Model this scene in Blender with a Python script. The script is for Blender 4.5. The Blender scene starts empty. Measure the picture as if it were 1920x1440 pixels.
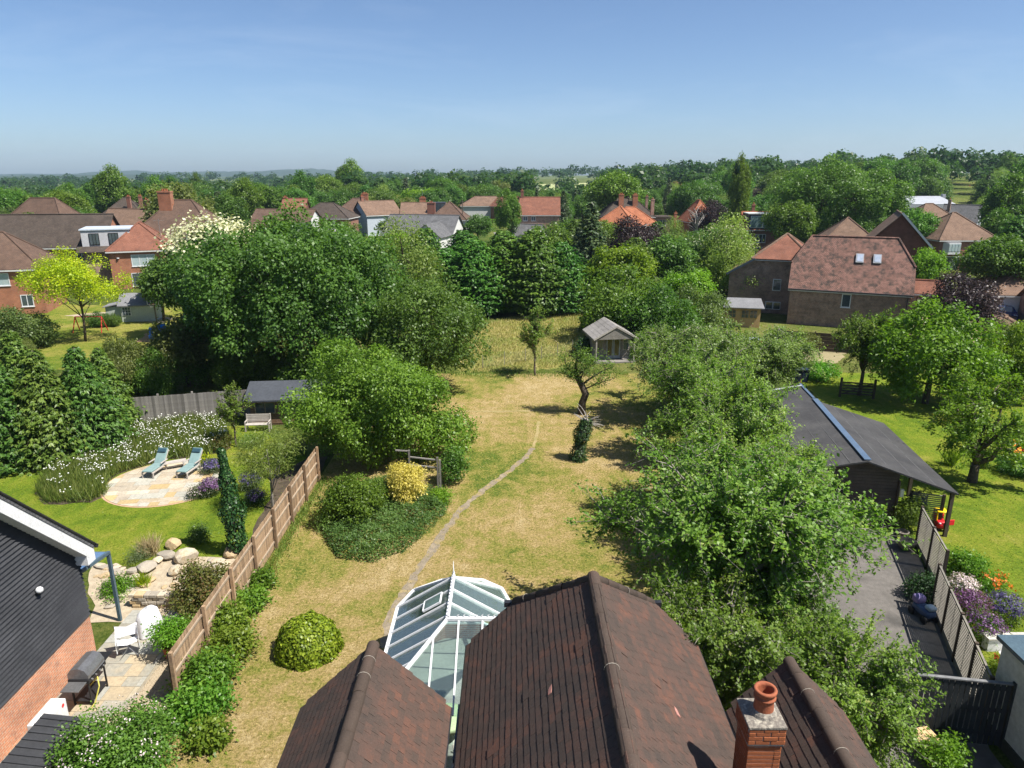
import bpy, bmesh, math, random
import numpy as np
from mathutils import Vector, Matrix

# ------------------------------------------------------------------ camera, sky, sun, exposure
SC = bpy.context.scene
COL = SC.collection
FPX, CAMH, PITCH = 1335.0, 15.0, math.radians(16.5)      # focal length in 1920-px units, drone height, tilt
cam_data = bpy.data.cameras.new('camera')
cam_data.sensor_width = 36.0
cam_data.lens = 36.0 * FPX / 1920.0
cam_data.clip_start, cam_data.clip_end = 0.1, 30000.0
cam = bpy.data.objects.new('camera', cam_data)
COL.objects.link(cam)
cam.location = (0, 0, CAMH)
cam.rotation_euler = (math.pi / 2 - PITCH, 0, 0)
SC.camera = cam

SUN_EL, SUN_AZ = math.radians(57), math.atan2(-0.37, 0.93)   # sun from the right, slightly behind the camera
world = bpy.data.worlds.new('World')
SC.world = world
world.use_nodes = True
wn = world.node_tree.nodes
wl = world.node_tree.links
bg = wn['Background']
sky = wn.new('ShaderNodeTexSky')
sky.sky_type = 'NISHITA'
sky.sun_disc = False
sky.sun_elevation = SUN_EL
sky.sun_rotation = math.pi / 2 - SUN_AZ
sky.altitude = 0
sky.air_density, sky.dust_density, sky.ozone_density = 0.76, 0.85, 5.5
# a few very thin high wisps of cirrus
tcw = wn.new('ShaderNodeTexCoord')
mpw = wn.new('ShaderNodeMapping')
mpw.inputs['Scale'].default_value = (1.2, 1.6, 7.0)
nzw = wn.new('ShaderNodeTexNoise')
nzw.inputs['Scale'].default_value = 2.3
nzw.inputs['Detail'].default_value = 7
nzw.inputs['Roughness'].default_value = 0.62
nzw.inputs['Distortion'].default_value = 0.6
rmw = wn.new('ShaderNodeValToRGB')
rmw.color_ramp.elements[0].position = 0.52
rmw.color_ramp.elements[0].color = (0, 0, 0, 1)
rmw.color_ramp.elements[1].position = 0.85
rmw.color_ramp.elements[1].color = (0.12, 0.12, 0.12, 1)
mxw = wn.new('ShaderNodeMix')
mxw.data_type = 'RGBA'
wl.new(tcw.outputs['Generated'], mpw.inputs['Vector'])
wl.new(mpw.outputs['Vector'], nzw.inputs['Vector'])
wl.new(nzw.outputs['Fac'], rmw.inputs['Fac'])
wl.new(rmw.outputs['Color'], mxw.inputs['Factor'])
wl.new(sky.outputs['Color'], mxw.inputs['A'])
mxw.inputs['B'].default_value = (7.5, 8.0, 8.6, 1)
wl.new(mxw.outputs['Result'], bg.inputs['Color'])
bg.inputs['Strength'].default_value = 0.074

sun_data = bpy.data.lights.new('sun', 'SUN')
sun_data.energy = 4.9
sun_data.angle = math.radians(0.53)
sun_data.color = (1.0, 0.955, 0.88)
sun = bpy.data.objects.new('sun', sun_data)
COL.objects.link(sun)
to_sun = Vector((math.cos(SUN_EL) * math.cos(SUN_AZ), math.cos(SUN_EL) * math.sin(SUN_AZ), math.sin(SUN_EL)))
sun.rotation_euler = to_sun.to_track_quat('Z', 'Y').to_euler()
sun.location = (40, -20, 80)

SC.view_settings.view_transform = 'Standard'
SC.view_settings.look = 'None'
SC.view_settings.exposure = 0.95
SC.view_settings.gamma = 1.0
SC.cycles.use_denoising = True
SC.cycles.max_bounces = 8
SC.cycles.diffuse_bounces = 4
SC.cycles.glossy_bounces = 3
SC.cycles.transmission_bounces = 6
SC.cycles.transparent_max_bounces = 12
SC.cycles.volume_bounces = 0
SC.cycles.use_adaptive_sampling = True
SC.cycles.adaptive_threshold = 0.012
SC.cycles.sample_clamp_indirect = 6.0

RNG = random.Random(7)
PI = math.pi
R = math.radians

# ------------------------------------------------------------------ placing: photograph pixel (1920 x 1440) -> point of the place
CP, SP = math.cos(PITCH), math.sin(PITCH)
def ray(u, v):
    a, b = (u - 960) / FPX, (720 - v) / FPX
    return Vector((a, CP + b * SP, -SP + b * CP))
def G(u, v, z=0.0):                      # where the line of sight meets height z
    d = ray(u, v)
    t = (z - CAMH) / d.z
    return Vector((d.x * t, d.y * t, z))
def AY(u, v, y):                         # where it meets the plane at distance y
    d = ray(u, v)
    t = y / d.y
    return Vector((d.x * t, y, CAMH + d.z * t))
def smooth(a, b, x):
    t = min(1, max(0, (x - a) / (b - a)))
    return t * t * (3 - 2 * t)
def terr(x, y):                          # the land is level round the gardens, rises far right, falls far left
    d = math.hypot(x, y)
    k = smooth(150, 520, d)
    s = x / max(d, 1)
    z = k * (smooth(-0.05, 0.5, s) * 13 - smooth(0.05, -0.55, s) * 9)
    z += smooth(300, 1200, d) * (2.2 * math.sin(x * .008 + 1) + 2.0 * math.sin(y * .006 + x * .003))
    return z

# ------------------------------------------------------------------ materials
MATS = {}
def nodes_of(name):
    m = bpy.data.materials.new(name)
    m.use_nodes = True
    nt = m.node_tree
    return m, nt.nodes, nt.links, nt.nodes['Principled BSDF']
def ramp(n, stops):
    r = n.new('ShaderNodeValToRGB')
    e = r.color_ramp.elements
    while len(e) < len(stops): e.new(0.5)
    for i, (p, c) in enumerate(stops):
        e[i].position = p
        e[i].color = (*c, 1) if len(c) == 3 else c
    return r
def noise(n, l, vec, scale, detail=4, rough=0.55, dist=0.0):
    t = n.new('ShaderNodeTexNoise')
    t.inputs['Scale'].default_value = scale
    t.inputs['Detail'].default_value = detail
    t.inputs['Roughness'].default_value = rough
    t.inputs['Distortion'].default_value = dist
    if vec is not None: l.new(vec, t.inputs['Vector'])
    return t
def mixc(n, l, fac, a, b, mode='MIX'):
    m = n.new('ShaderNodeMix'); m.data_type = 'RGBA'; m.blend_type = mode
    for key, val in (('Factor', fac), ('A', a), ('B', b)):
        s = m.inputs[key]
        if hasattr(val, 'is_linked') or hasattr(val, 'node'): l.new(val, s)
        elif key == 'Factor': s.default_value = val
        else: s.default_value = (*val, 1)
    return m.outputs['Result']
def sc3(c, k): return tuple(min(1, x * k) for x in c)

def pm(name, c1, c2=None, scale=3.0, rough=0.8, bump=0.0, bscale=30, coord='Object', detail=5, spec=0.3, metal=0.0, c3=None, tint=True, tv=(.88, 1.1)):
    """plain procedural surface: two or three tones through noise at two sizes, fine relief"""
    if name in MATS: return MATS[name]
    m, n, l, b = nodes_of(name)
    tc = n.new('ShaderNodeTexCoord')
    vec = tc.outputs[coord]
    if c2 is None: c2 = sc3(c1, 0.78)
    t = noise(n, l, vec, scale, detail)
    stops = [(0.32, c1), (0.68, c2)] if c3 is None else [(0.3, c1), (0.5, c2), (0.7, c3)]
    r = ramp(n, stops)
    l.new(t.outputs['Fac'], r.inputs['Fac'])
    t2 = noise(n, l, vec, scale * 9, 3)
    r2 = ramp(n, [(0.3, (0.82,) * 3), (0.7, (1.1,) * 3)])
    l.new(t2.outputs['Fac'], r2.inputs['Fac'])
    col = mixc(n, l, 1.0, r.outputs['Color'], r2.outputs['Color'], 'MULTIPLY')
    if tint:
        oi = n.new('ShaderNodeObjectInfo')
        r3 = ramp(n, [(0, (tv[0],) * 3), (1, (tv[1],) * 3)])
        l.new(oi.outputs['Random'], r3.inputs['Fac'])
        col = mixc(n, l, 1.0, col, r3.outputs['Color'], 'MULTIPLY')
    l.new(col, b.inputs['Base Color'])
    b.inputs['Roughness'].default_value = rough
    b.inputs['Specular IOR Level'].default_value = spec
    b.inputs['Metallic'].default_value = metal
    if bump:
        t3 = noise(n, l, vec, bscale, 4)
        bp = n.new('ShaderNodeBump')
        bp.inputs['Strength'].default_value = bump
        bp.inputs['Distance'].default_value = 0.02
        l.new(t3.outputs['Fac'], bp.inputs['Height'])
        l.new(bp.outputs['Normal'], b.inputs['Normal'])
    MATS[name] = m
    return m

def brickmat(name, c1, c2, mortar, bw=0.225, bh=0.075, ms=0.012, rough=0.85, blot=None, blot_amt=0.5, bump=0.6, offset=0.5, var=0.6, dist=0.01, bs=2.6, bt=.52):
    """coursed surface in metre UVs: brickwork, far roof tiles"""
    if name in MATS: return MATS[name]
    m, n, l, b = nodes_of(name)
    uv = n.new('ShaderNodeTexCoord').outputs['UV']
    oc = n.new('ShaderNodeTexCoord').outputs['Object']
    br = n.new('ShaderNodeTexBrick')
    br.offset = offset
    br.inputs['Scale'].default_value = 1.0
    br.inputs['Brick Width'].default_value = bw
    br.inputs['Row Height'].default_value = bh
    br.inputs['Mortar Size'].default_value = ms
    br.inputs['Mortar Smooth'].default_value = 0.3
    br.inputs['Bias'].default_value = 0.0
    br.inputs['Color1'].default_value = (*c1, 1)
    br.inputs['Color2'].default_value = (*c2, 1)
    br.inputs['Mortar'].default_value = (*mortar, 1)
    l.new(uv, br.inputs['Vector'])
    t = noise(n, l, oc, 0.9, 6, 0.65)
    r = ramp(n, [(0.25, (1 - var * .5,) * 3), (0.75, (1 + var * .4,) * 3)])
    l.new(t.outputs['Fac'], r.inputs['Fac'])
    col = mixc(n, l, 1.0, br.outputs['Color'], r.outputs['Color'], 'MULTIPLY')
    if blot:
        t2 = noise(n, l, oc, bs, 8, 0.75)
        r2 = ramp(n, [(bt, (0,) * 3), (bt + .14, (blot_amt,) * 3)])
        l.new(t2.outputs['Fac'], r2.inputs['Fac'])
        col = mixc(n, l, r2.outputs['Color'], col, blot)
    l.new(col, b.inputs['Base Color'])
    b.inputs['Roughness'].default_value = rough
    b.inputs['Specular IOR Level'].default_value = 0.25
    bp = n.new('ShaderNodeBump')
    bp.inputs['Strength'].default_value = bump
    bp.inputs['Distance'].default_value = dist
    bp.invert = True
    l.new(br.outputs['Fac'], bp.inputs['Height'])
    l.new(bp.outputs['Normal'], b.inputs['Normal'])
    MATS[name] = m
    return m

def leafmat(name, stops, trans=0.42, rough=0.42, spec=0.28, huevar=0.06):
    """foliage: colour by a random value per leaf and clump, a little light passing through"""
    if name in MATS: return MATS[name]
    m, n, l, b = nodes_of(name)
    at = n.new('ShaderNodeAttribute'); at.attribute_name = 'rnd'
    r = ramp(n, stops)
    l.new(at.outputs['Fac'], r.inputs['Fac'])
    oi = n.new('ShaderNodeObjectInfo')
    hs = n.new('ShaderNodeHueSaturation')
    mr = n.new('ShaderNodeMapRange')
    mr.inputs['To Min'].default_value = 0.5 - huevar * .5
    mr.inputs['To Max'].default_value = 0.5 + huevar * .35
    l.new(oi.outputs['Random'], mr.inputs['Value'])
    l.new(mr.outputs['Result'], hs.inputs['Hue'])
    mr2 = n.new('ShaderNodeMapRange')
    mr2.inputs['To Min'].default_value = 0.82
    mr2.inputs['To Max'].default_value = 1.18
    mlt = n.new('ShaderNodeMath'); mlt.operation = 'MULTIPLY'; mlt.inputs[1].default_value = 7.31
    frc = n.new('ShaderNodeMath'); frc.operation = 'FRACT'
    l.new(oi.outputs['Random'], mlt.inputs[0]); l.new(mlt.outputs[0], frc.inputs[0])
    l.new(frc.outputs[0], mr2.inputs['Value'])
    l.new(mr2.outputs['Result'], hs.inputs['Value'])
    l.new(r.outputs['Color'], hs.inputs['Color'])
    l.new(hs.outputs['Color'], b.inputs['Base Color'])
    b.inputs['Roughness'].default_value = rough
    b.inputs['Specular IOR Level'].default_value = spec
    tr = n.new('ShaderNodeBsdfTranslucent')
    tcol = mixc(n, l, 1.0, hs.outputs['Color'], (1.25, 1.35, 0.55), 'MULTIPLY')
    l.new(tcol, tr.inputs['Color'])
    ms = n.new('ShaderNodeMixShader')
    ms.inputs[0].default_value = trans
    l.new(b.outputs[0], ms.inputs[1]); l.new(tr.outputs[0], ms.inputs[2])
    out = [x for x in n if x.type == 'OUTPUT_MATERIAL'][0]
    l.new(ms.outputs[0], out.inputs['Surface'])
    MATS[name] = m
    return m

def glassmat(name, tint=(0.75, 0.9, 0.86), refl=1.0, base=0.0, film=0.0):
    if name in MATS: return MATS[name]
    m, n, l, b = nodes_of(name)
    tp = n.new('ShaderNodeBsdfTransparent'); tp.inputs['Color'].default_value = (*tint, 1)
    gl = n.new('ShaderNodeBsdfGlossy'); gl.inputs['Roughness'].default_value = 0.03
    gl.inputs['Color'].default_value = (0.95, 0.98, 1, 1)
    fr = n.new('ShaderNodeFresnel'); fr.inputs['IOR'].default_value = 1.5
    mt = n.new('ShaderNodeMath'); mt.operation = 'MULTIPLY_ADD'
    mt.inputs[1].default_value = refl; mt.inputs[2].default_value = base
    l.new(fr.outputs[0], mt.inputs[0])
    ms = n.new('ShaderNodeMixShader')
    l.new(mt.outputs[0], ms.inputs[0]); l.new(tp.outputs[0], ms.inputs[1]); l.new(gl.outputs[0], ms.inputs[2])
    out = [x for x in n if x.type == 'OUTPUT_MATERIAL'][0]
    sh = ms.outputs[0]
    if film:                                  # the thin film of dust and algae on old glass
        df = n.new('ShaderNodeBsdfDiffuse'); df.inputs['Color'].default_value = (.62, .74, .72, 1)
        tl = n.new('ShaderNodeBsdfTranslucent'); tl.inputs['Color'].default_value = (.62, .74, .72, 1)
        m1 = n.new('ShaderNodeMixShader'); l.new(df.outputs[0], m1.inputs[1]); l.new(tl.outputs[0], m1.inputs[2])
        m2 = n.new('ShaderNodeMixShader'); m2.inputs[0].default_value = film; l.new(sh, m2.inputs[1]); l.new(m1.outputs[0], m2.inputs[2]); sh = m2.outputs[0]
    l.new(sh, out.inputs['Surface'])
    MATS[name] = m
    return m

# ------------------------------------------------------------------ mesh builder: collects shapes, builds ONE mesh object with metre UVs
class MB:
    def __init__(s): s.v = []; s.f = []
    def add(s, vs, fs):
        o = len(s.v)
        s.v += [tuple(p) for p in vs]
        s.f += [tuple(i + o for i in f) for f in fs]
        return s
    def box(s, x0, y0, z0, x1, y1, z1, M=None):
        p = [(x0, y0, z0), (x1, y0, z0), (x1, y1, z0), (x0, y1, z0), (x0, y0, z1), (x1, y0, z1), (x1, y1, z1), (x0, y1, z1)]
        if M is not None: p = [M @ Vector(q) for q in p]
        return s.add(p, [(0, 3, 2, 1), (4, 5, 6, 7), (0, 1, 5, 4), (1, 2, 6, 5), (2, 3, 7, 6), (3, 0, 4, 7)])
    def cbox(s, c, sx, sy, sz, rz=0, rx=0, ry=0):
        M = Matrix.Translation(Vector(c)) @ Matrix.Rotation(rz, 4, 'Z') @ Matrix.Rotation(ry, 4, 'Y') @ Matrix.Rotation(rx, 4, 'X')
        return s.box(-sx / 2, -sy / 2, -sz / 2, sx / 2, sy / 2, sz / 2, M)
    def bev(s, c, sx, sy, sz, b=0.02, rz=0, rx=0, ry=0):
        """box with all its edges cut"""
        bm = bmesh.new(); bmesh.ops.create_cube(bm, size=1)
        bmesh.ops.scale(bm, vec=(sx, sy, sz), verts=bm.verts)
        bmesh.ops.bevel(bm, geom=bm.edges[:], offset=b, segments=2, affect='EDGES', profile=0.5)
        M = Matrix.Translation(Vector(c)) @ Matrix.Rotation(rz, 4, 'Z') @ Matrix.Rotation(ry, 4, 'Y') @ Matrix.Rotation(rx, 4, 'X')
        vs = [M @ v.co for v in bm.verts]
        bm.verts.index_update()
        fs = [tuple(v.index for v in f.verts) for f in bm.faces]
        bm.free()
        return s.add(vs, fs)
    def bar(s, a, b, w, h=None, up=(0, 0, 1)):
        """straight bar of width w and height h between two points"""
        h = h or w
        a, b = Vector(a), Vector(b); d = (b - a).normalized()
        x = d.cross(Vector(up))
        if x.length < 1e-4: x = d.cross(Vector((1, 0, 0)))
        x.normalize(); y = x.cross(d).normalized()
        p = []
        for q in (a, b):
            p += [q - x * w / 2 - y * h / 2, q + x * w / 2 - y * h / 2, q + x * w / 2 + y * h / 2, q - x * w / 2 + y * h / 2]
        return s.add(p, [(0, 1, 2, 3), (7, 6, 5, 4), (0, 4, 5, 1), (1, 5, 6, 2), (2, 6, 7, 3), (3, 7, 4, 0)])
    def tube(s, pts, radii, n=8, cap=True):
        pts = [Vector(p) for p in pts]
        if not hasattr(radii, '__len__'): radii = [radii] * len(pts)
        o = len(s.v); ref = Vector((0.31, 0.17, 0.93))
        for i, p in enumerate(pts):
            d = (pts[min(i + 1, len(pts) - 1)] - pts[max(i - 1, 0)]).normalized()
            x = d.cross(ref)
            if x.length < 1e-3: x = d.cross(Vector((1, 0, 0)))
            x.normalize(); y = d.cross(x)
            for k in range(n):
                t = 2 * PI * k / n
                s.v.append(tuple(p + (x * math.cos(t) + y * math.sin(t)) * radii[i]))
        for i in range(len(pts) - 1):
            for k in range(n):
                a = o + i * n + k; b = o + i * n + (k + 1) % n
                s.f.append((a, b, b + n, a + n))
        if cap:
            s.f.append(tuple(o + k for k in range(n))[::-1])
            s.f.append(tuple(o + (len(pts) - 1) * n + k for k in range(n)))
        return s
    def lathe(s, prof, c=(0, 0, 0), n=20):
        o = len(s.v); c = Vector(c)
        for r, z in prof:
            for k in range(n):
                t = 2 * PI * k / n
                s.v.append((c.x + r * math.cos(t), c.y + r * math.sin(t), c.z + z))
        for i in range(len(prof) - 1):
            for k in range(n):
                a = o + i * n + k; b = o + i * n + (k + 1) % n
                s.f.append((a, b, b + n, a + n))
        s.f.append(tuple(o + k for k in range(n))[::-1])
        s.f.append(tuple(o + (len(prof) - 1) * n + k for k in range(n)))
        return s
    def plate(s, poly, t, d=None):
        """polygon (3-D, counter-clockwise from outside) given thickness t inwards"""
        P = [Vector(p) for p in poly]
        if d is None:
            nrm = Vector((0, 0, 0))
            for i in range(len(P)):
                nrm += (P[i] - P[0]).cross(P[(i + 1) % len(P)] - P[0])
            d = nrm.normalized()
        Q = [p - Vector(d) * t for p in P]; k = len(P)
        return s.add(P + Q, [tuple(range(k)), tuple(range(2 * k - 1, k - 1, -1))] + [(i, i + k, (i + 1) % k + k, (i + 1) % k) for i in range(k)])
    def prism(s, poly, z0, z1):
        return s.plate([(p[0], p[1], z1) for p in poly], z1 - z0, (0, 0, 1))
    def mesh(s, name, mat=None, smooth=False):
        me = bpy.data.meshes.new(name)
        me.from_pydata(s.v, [], s.f)
        if mat: me.materials.append(mat)
        metre_uv(me)
        if smooth: me.polygons.foreach_set('use_smooth', [True] * len(me.polygons))
        return me
    def build(s, name, mat, parent=None, smooth=False, loc=None, rz=0):
        return link(name, s.mesh(name, mat, smooth), parent, loc, rz)

def metre_uv(me):
    uvl = me.uv_layers.new(name='UVMap')
    nl = len(me.loops)
    if nl == 0: return
    co = np.empty(len(me.vertices) * 3, np.float32); me.vertices.foreach_get('co', co); co = co.reshape(-1, 3)
    li = np.empty(nl, np.int32); me.loops.foreach_get('vertex_index', li)
    npz = len(me.polygons)
    lt = np.empty(npz, np.int32); me.polygons.foreach_get('loop_total', lt)
    nr = np.empty(npz * 3, np.float32); me.polygons.foreach_get('normal', nr); nr = nr.reshape(-1, 3)
    nl_ = np.repeat(nr, lt, axis=0)
    ux = np.stack([-nl_[:, 1], nl_[:, 0], np.zeros(nl)], 1)
    ln = np.linalg.norm(ux, axis=1)
    flat = ln < 1e-3
    ux[flat] = (1, 0, 0); ln[flat] = 1
    ux /= ln[:, None]
    vx = np.cross(nl_, ux)
    p = co[li]
    uv = np.stack([(p * ux).sum(1), (p * vx).sum(1)], 1).astype(np.float32)
    uvl.data.foreach_set('uv', uv.ravel())

def link(name, me, parent=None, loc=None, rz=0):
    o = bpy.data.objects.new(name, me)
    COL.objects.link(o)
    if parent is not None: o.parent = parent
    if loc is not None: o.location = loc
    if rz: o.rotation_euler = (0, 0, rz)
    return o
def tag(o, label=None, cat=None, group=None, kind=None):
    if label: o['label'] = label
    if cat: o['category'] = cat
    if group: o['group'] = group
    if kind: o['kind'] = kind
    return o
def thing(name, label, cat, loc=(0, 0, 0), rz=0, group=None, scale=None):
    o = bpy.data.objects.new(name, None)
    o.empty_display_size = 0.2
    COL.objects.link(o)
    o.location = loc; o.rotation_euler = (0, 0, rz)
    if scale is not None: o.scale = scale if hasattr(scale, '__len__') else (scale,) * 3
    return tag(o, label, cat, group)
KIDS = {}
def copy_tree(o, parent=None):
    c = o.copy(); COL.objects.link(c)
    if parent is not None: c.parent = parent
    for ch in o.children: copy_tree(ch, c)
    return c
def struct(name, mb, mat, **k):
    return tag(mb.build(name, mat, **k), kind='structure')

# ------------------------------------------------------------------ foliage
def unit(a):
    return a / np.maximum(np.linalg.norm(a, axis=-1, keepdims=True), 1e-9)
def leaf_mesh(name, P, Nn, D, L, W, rnd, mat, fold=0.18):
    """one kite-shaped leaf (four corners, folded along its length) per point"""
    n = len(P)
    P = np.asarray(P, np.float32); Nn = unit(np.asarray(Nn, np.float32)); D = np.asarray(D, np.float32)
    D = unit(D - Nn * (D * Nn).sum(1, keepdims=True))
    S = np.cross(Nn, D)
    L = np.broadcast_to(np.asarray(L, np.float32), (n,))[:, None]; W = np.broadcast_to(np.asarray(W, np.float32), (n,))[:, None]
    V = np.empty((n, 4, 3), np.float32)
    V[:, 0] = P - D * L * .5
    V[:, 1] = P - D * L * .05 + S * W * .5 + Nn * W * fold
    V[:, 2] = P + D * L * .5
    V[:, 3] = P - D * L * .05 - S * W * .5 + Nn * W * fold
    me = bpy.data.meshes.new(name)
    me.vertices.add(n * 4); me.vertices.foreach_set('co', V.ravel())
    me.loops.add(n * 4); me.loops.foreach_set('vertex_index', np.arange(n * 4, dtype=np.int32))
    me.polygons.add(n); me.polygons.foreach_set('loop_start', np.arange(0, n * 4, 4, dtype=np.int32))
    me.polygons.foreach_set('loop_total', np.full(n, 4, np.int32))
    at = me.attributes.new('rnd', 'FLOAT', 'FACE')
    at.data.foreach_set('value', np.clip(np.asarray(rnd, np.float32), 0, 1))
    me.materials.append(mat)
    me.update(); me.validate()
    return me
def sph(rg, n, zmin=-1.0):
    z = rg.uniform(zmin, 1, n); t = rg.uniform(0, 2 * PI, n); r = np.sqrt(1 - z * z)
    return np.stack([r * np.cos(t), r * np.sin(t), z], 1)

def lumps_of(rg, rx, ry, rz, c, n, k=(0.26, 0.42), zmin=-0.55, shell=0.74):
    """a crown as lumps spread over an uneven ellipsoid: (centres, radii)"""
    d = sph(rg, n * 6, zmin)
    keep = []
    for i in range(len(d)):                       # spread them apart
        if all(np.dot(d[i], d[j]) < math.cos(1.75 / math.sqrt(n)) for j in keep): keep.append(i)
        if len(keep) == n: break
    d = d[keep]
    s = rg.uniform(0.72, 1.14, len(d)) * shell
    C = np.array(c) + d * np.array([rx, ry, rz]) * s[:, None]
    Rr = rg.uniform(*k, len(d)) * (rx + ry + rz) / 3
    return C, Rr, d

def lumpy_crown(name, rg, C, Rr, centre, mat, clumps, per, cr, leaf, aspect=0.62, up=0.55, flat=0.6, inner=0.12, droop=0.0, zmin=-0.75):
    """leaf clumps over every lump; a few inside so no lump is hollow"""
    w = Rr ** 2; w = w / w.sum()
    li = rg.choice(len(C), clumps, p=w)
    d = sph(rg, clumps, zmin)
    rad = rg.uniform(0.86, 1.1, clumps)
    ins = rg.random(clumps) < inner
    rad[ins] = rg.uniform(0.3, 0.8, ins.sum())
    cc = C[li] + d * (Rr[li] * rad)[:, None] * np.array([1, 1, 0.85])
    cc[:, 2] -= droop * rg.random(clumps)
    out = unit(unit(cc - np.array(centre)) * .6 + d * .7)
    crnd = rg.random(clumps)
    lr = rg.random(len(C))
    n = clumps * per
    ci = np.repeat(np.arange(clumps), per)
    off = rg.normal(0, 1, (n, 3)) * cr
    o = out[ci]
    rd = (off * o).sum(1, keepdims=True)
    off = off - o * rd * (1 - flat)
    P = cc[ci] + off
    Nn = unit(o * 0.45 + np.array([0, 0, up]) + rg.normal(0, 0.55, (n, 3)))
    D = unit(o * 0.5 + off / cr * 0.5 + rg.normal(0, 0.5, (n, 3)) + np.array([0, 0, -0.35]))
    L = leaf * rg.uniform(0.7, 1.3, n)
    rnd = 0.42 * crnd[ci] + 0.22 * lr[li][ci] + 0.36 * rg.random(n)
    return leaf_mesh(name, P, Nn, D, L, L * aspect, rnd, mat)

def bend(a, b, rg, n=5, sag=0.12):
    a, b = np.array(a, float), np.array(b, float)
    L = np.linalg.norm(b - a)
    m = rg.normal(0, sag * L, 3); m[2] = abs(m[2]) * .6
    t = np.linspace(0, 1, n)[:, None]
    return list((1 - t) * a + t * b + (4 * t * (1 - t)) * m * .5)
def limbs_mesh(name, rg, C, top, r0, mat, fork=0.3, n=7, limit=14, lean=(0, 0), thin=0.05):
    mb = MB()
    trunk = bend((0, 0, -0.15), (lean[0], lean[1], top), rg, 6, 0.05)
    mb.tube(trunk, list(np.linspace(r0, r0 * .45, 6)), 9)
    for i in rg.permutation(len(C))[:limit]:
        t = rg.uniform(fork, 0.98)
        k = min(4, int(t * 5)); a = trunk[k] * (1 - (t * 5 - k)) + trunk[k + 1] * (t * 5 - k)
        pts = bend(a, C[i], rg, 5)
        mb.tube(pts, list(np.linspace(r0 * .38, r0 * thin, 5)), 6)
    return mb.mesh(name, mat, True)

def tree_proto(key, seed, rx, ry, rz, zc, mat, bark, nl=22, clumps=500, per=14, cr=0.28, leaf=0.2, r0=0.25, k=(0.26, 0.42), fork=0.3,
               up=0.55, zmin=-0.55, limit=14, droop=0.0, aspect=0.62, lean=(0, 0), inner=0.12, extra=None):
    rg = np.random.default_rng(seed)
    C, Rr, d = lumps_of(rg, rx, ry, rz, (lean[0], lean[1], zc), nl, k, zmin)
    C = np.vstack([C, [[lean[0], lean[1], zc]]]); Rr = np.append(Rr, min(rx, ry, rz) * 0.62)
    if extra is not None:
        C = np.vstack([C, [e[:3] for e in extra]]); Rr = np.append(Rr, [e[3] for e in extra])
    crown = lumpy_crown('crown', rg, C, Rr, (lean[0], lean[1], zc), mat, clumps, per, cr, leaf, up=up, droop=droop, aspect=aspect, inner=inner)
    trunk = limbs_mesh('trunk', rg, C, zc + rz * .25, r0, bark, fork, limit=limit, lean=lean)
    return (trunk, crown)

def conifer_proto(key, seed, h, rb, mat, bark, whorls=26, per=13, sprays=9, leaf=0.3, droop=0.35, base=0.06, taper=0.9, width=0.42, jag=0.2, tipup=0.0):
    """tiers of branches round a straight stem, each hung with sprays"""
    rg = np.random.default_rng(seed)
    P, D, Nn, rnd = [], [], [], []
    mb = MB()
    mb.tube([(0, 0, -.1), (0, 0, h * .5), (0, 0, h * .97)], [rb * .09, rb * .055, 0.015], 8)
    for w in range(whorls):
        t = (w + rg.random() * .6) / whorls
        z = h * (base + (1 - base) * t)
        Lb = rb * (1 - t) ** taper * (0.8 + .35 * math.sin(t * 3)) + 0.12
        nb = max(4, int(per * (0.45 + 0.55 * (1 - t))))
        for b in range(nb):
            a = 2 * PI * (b + rg.random() * .8) / nb + w * 1.3
            L = Lb * rg.uniform(1 - jag, 1 + jag)
            dr = np.array([math.cos(a), math.sin(a), 0.0])
            tip = dr * L + np.array([0, 0, z - droop * L + tipup * L])
            if b % 2 == 0: mb.tube([(0, 0, z), tuple(dr * L * .5 + np.array([0, 0, z - droop * .3 * L])), tuple(tip)], [rb * .018 + .008, .012, .004], 4, False)
            ns = max(3, int(sprays * (0.4 + 0.6 * L / rb)))
            s = rg.uniform(0.25, 1.05, ns) ** 0.7
            side = np.array([-math.sin(a), math.cos(a), 0.0])
            pp = dr * (L * s)[:, None] + np.array([0, 0, z]) - np.array([0, 0, 1.0]) * (droop * L * s ** 2 - tipup * L * s ** 2)[:, None]
            pp += side * (rg.normal(0, .16, ns) * L * (0.3 + s))[:, None] + rg.normal(0, 0.05, (ns, 3))
            P.append(pp)
            D.append(unit(dr + side * rg.normal(0, .5, (ns, 1)) + np.array([0, 0, -droop * 1.3 + tipup]) + rg.normal(0, .2, (ns, 3))))
            Nn.append(unit(np.array([0, 0, 1.0]) + dr * .55 + rg.normal(0, .3, (ns, 3))))
            rnd.append(np.clip(rg.random() * .5 + rg.random(ns) * .5, 0, 1))
    P, D, Nn, rnd = map(np.concatenate, (P, D, Nn, rnd))
    n = len(P)
    # each spray is three narrow leaflets
    P3 = np.repeat(P, 3, 0); D3 = np.repeat(D, 3, 0); N3 = np.repeat(Nn, 3, 0)
    S = np.cross(N3, D3)
    ang = np.tile([-0.55, 0.0, 0.55], n)[:, None]
    D3 = D3 * np.cos(ang) + S * np.sin(ang)
    L = leaf * rg.uniform(.7, 1.3, n * 3)
    P3 = P3 + D3 * L[:, None] * .4
    crown = leaf_mesh('crown', P3, N3 + rg.normal(0, .25, (n * 3, 3)), D3, L, L * width, np.clip(np.repeat(rnd, 3) + rg.normal(0, .1, n * 3), 0, 1), mat)
    return (mb.mesh('trunk', bark, True), crown)

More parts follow.
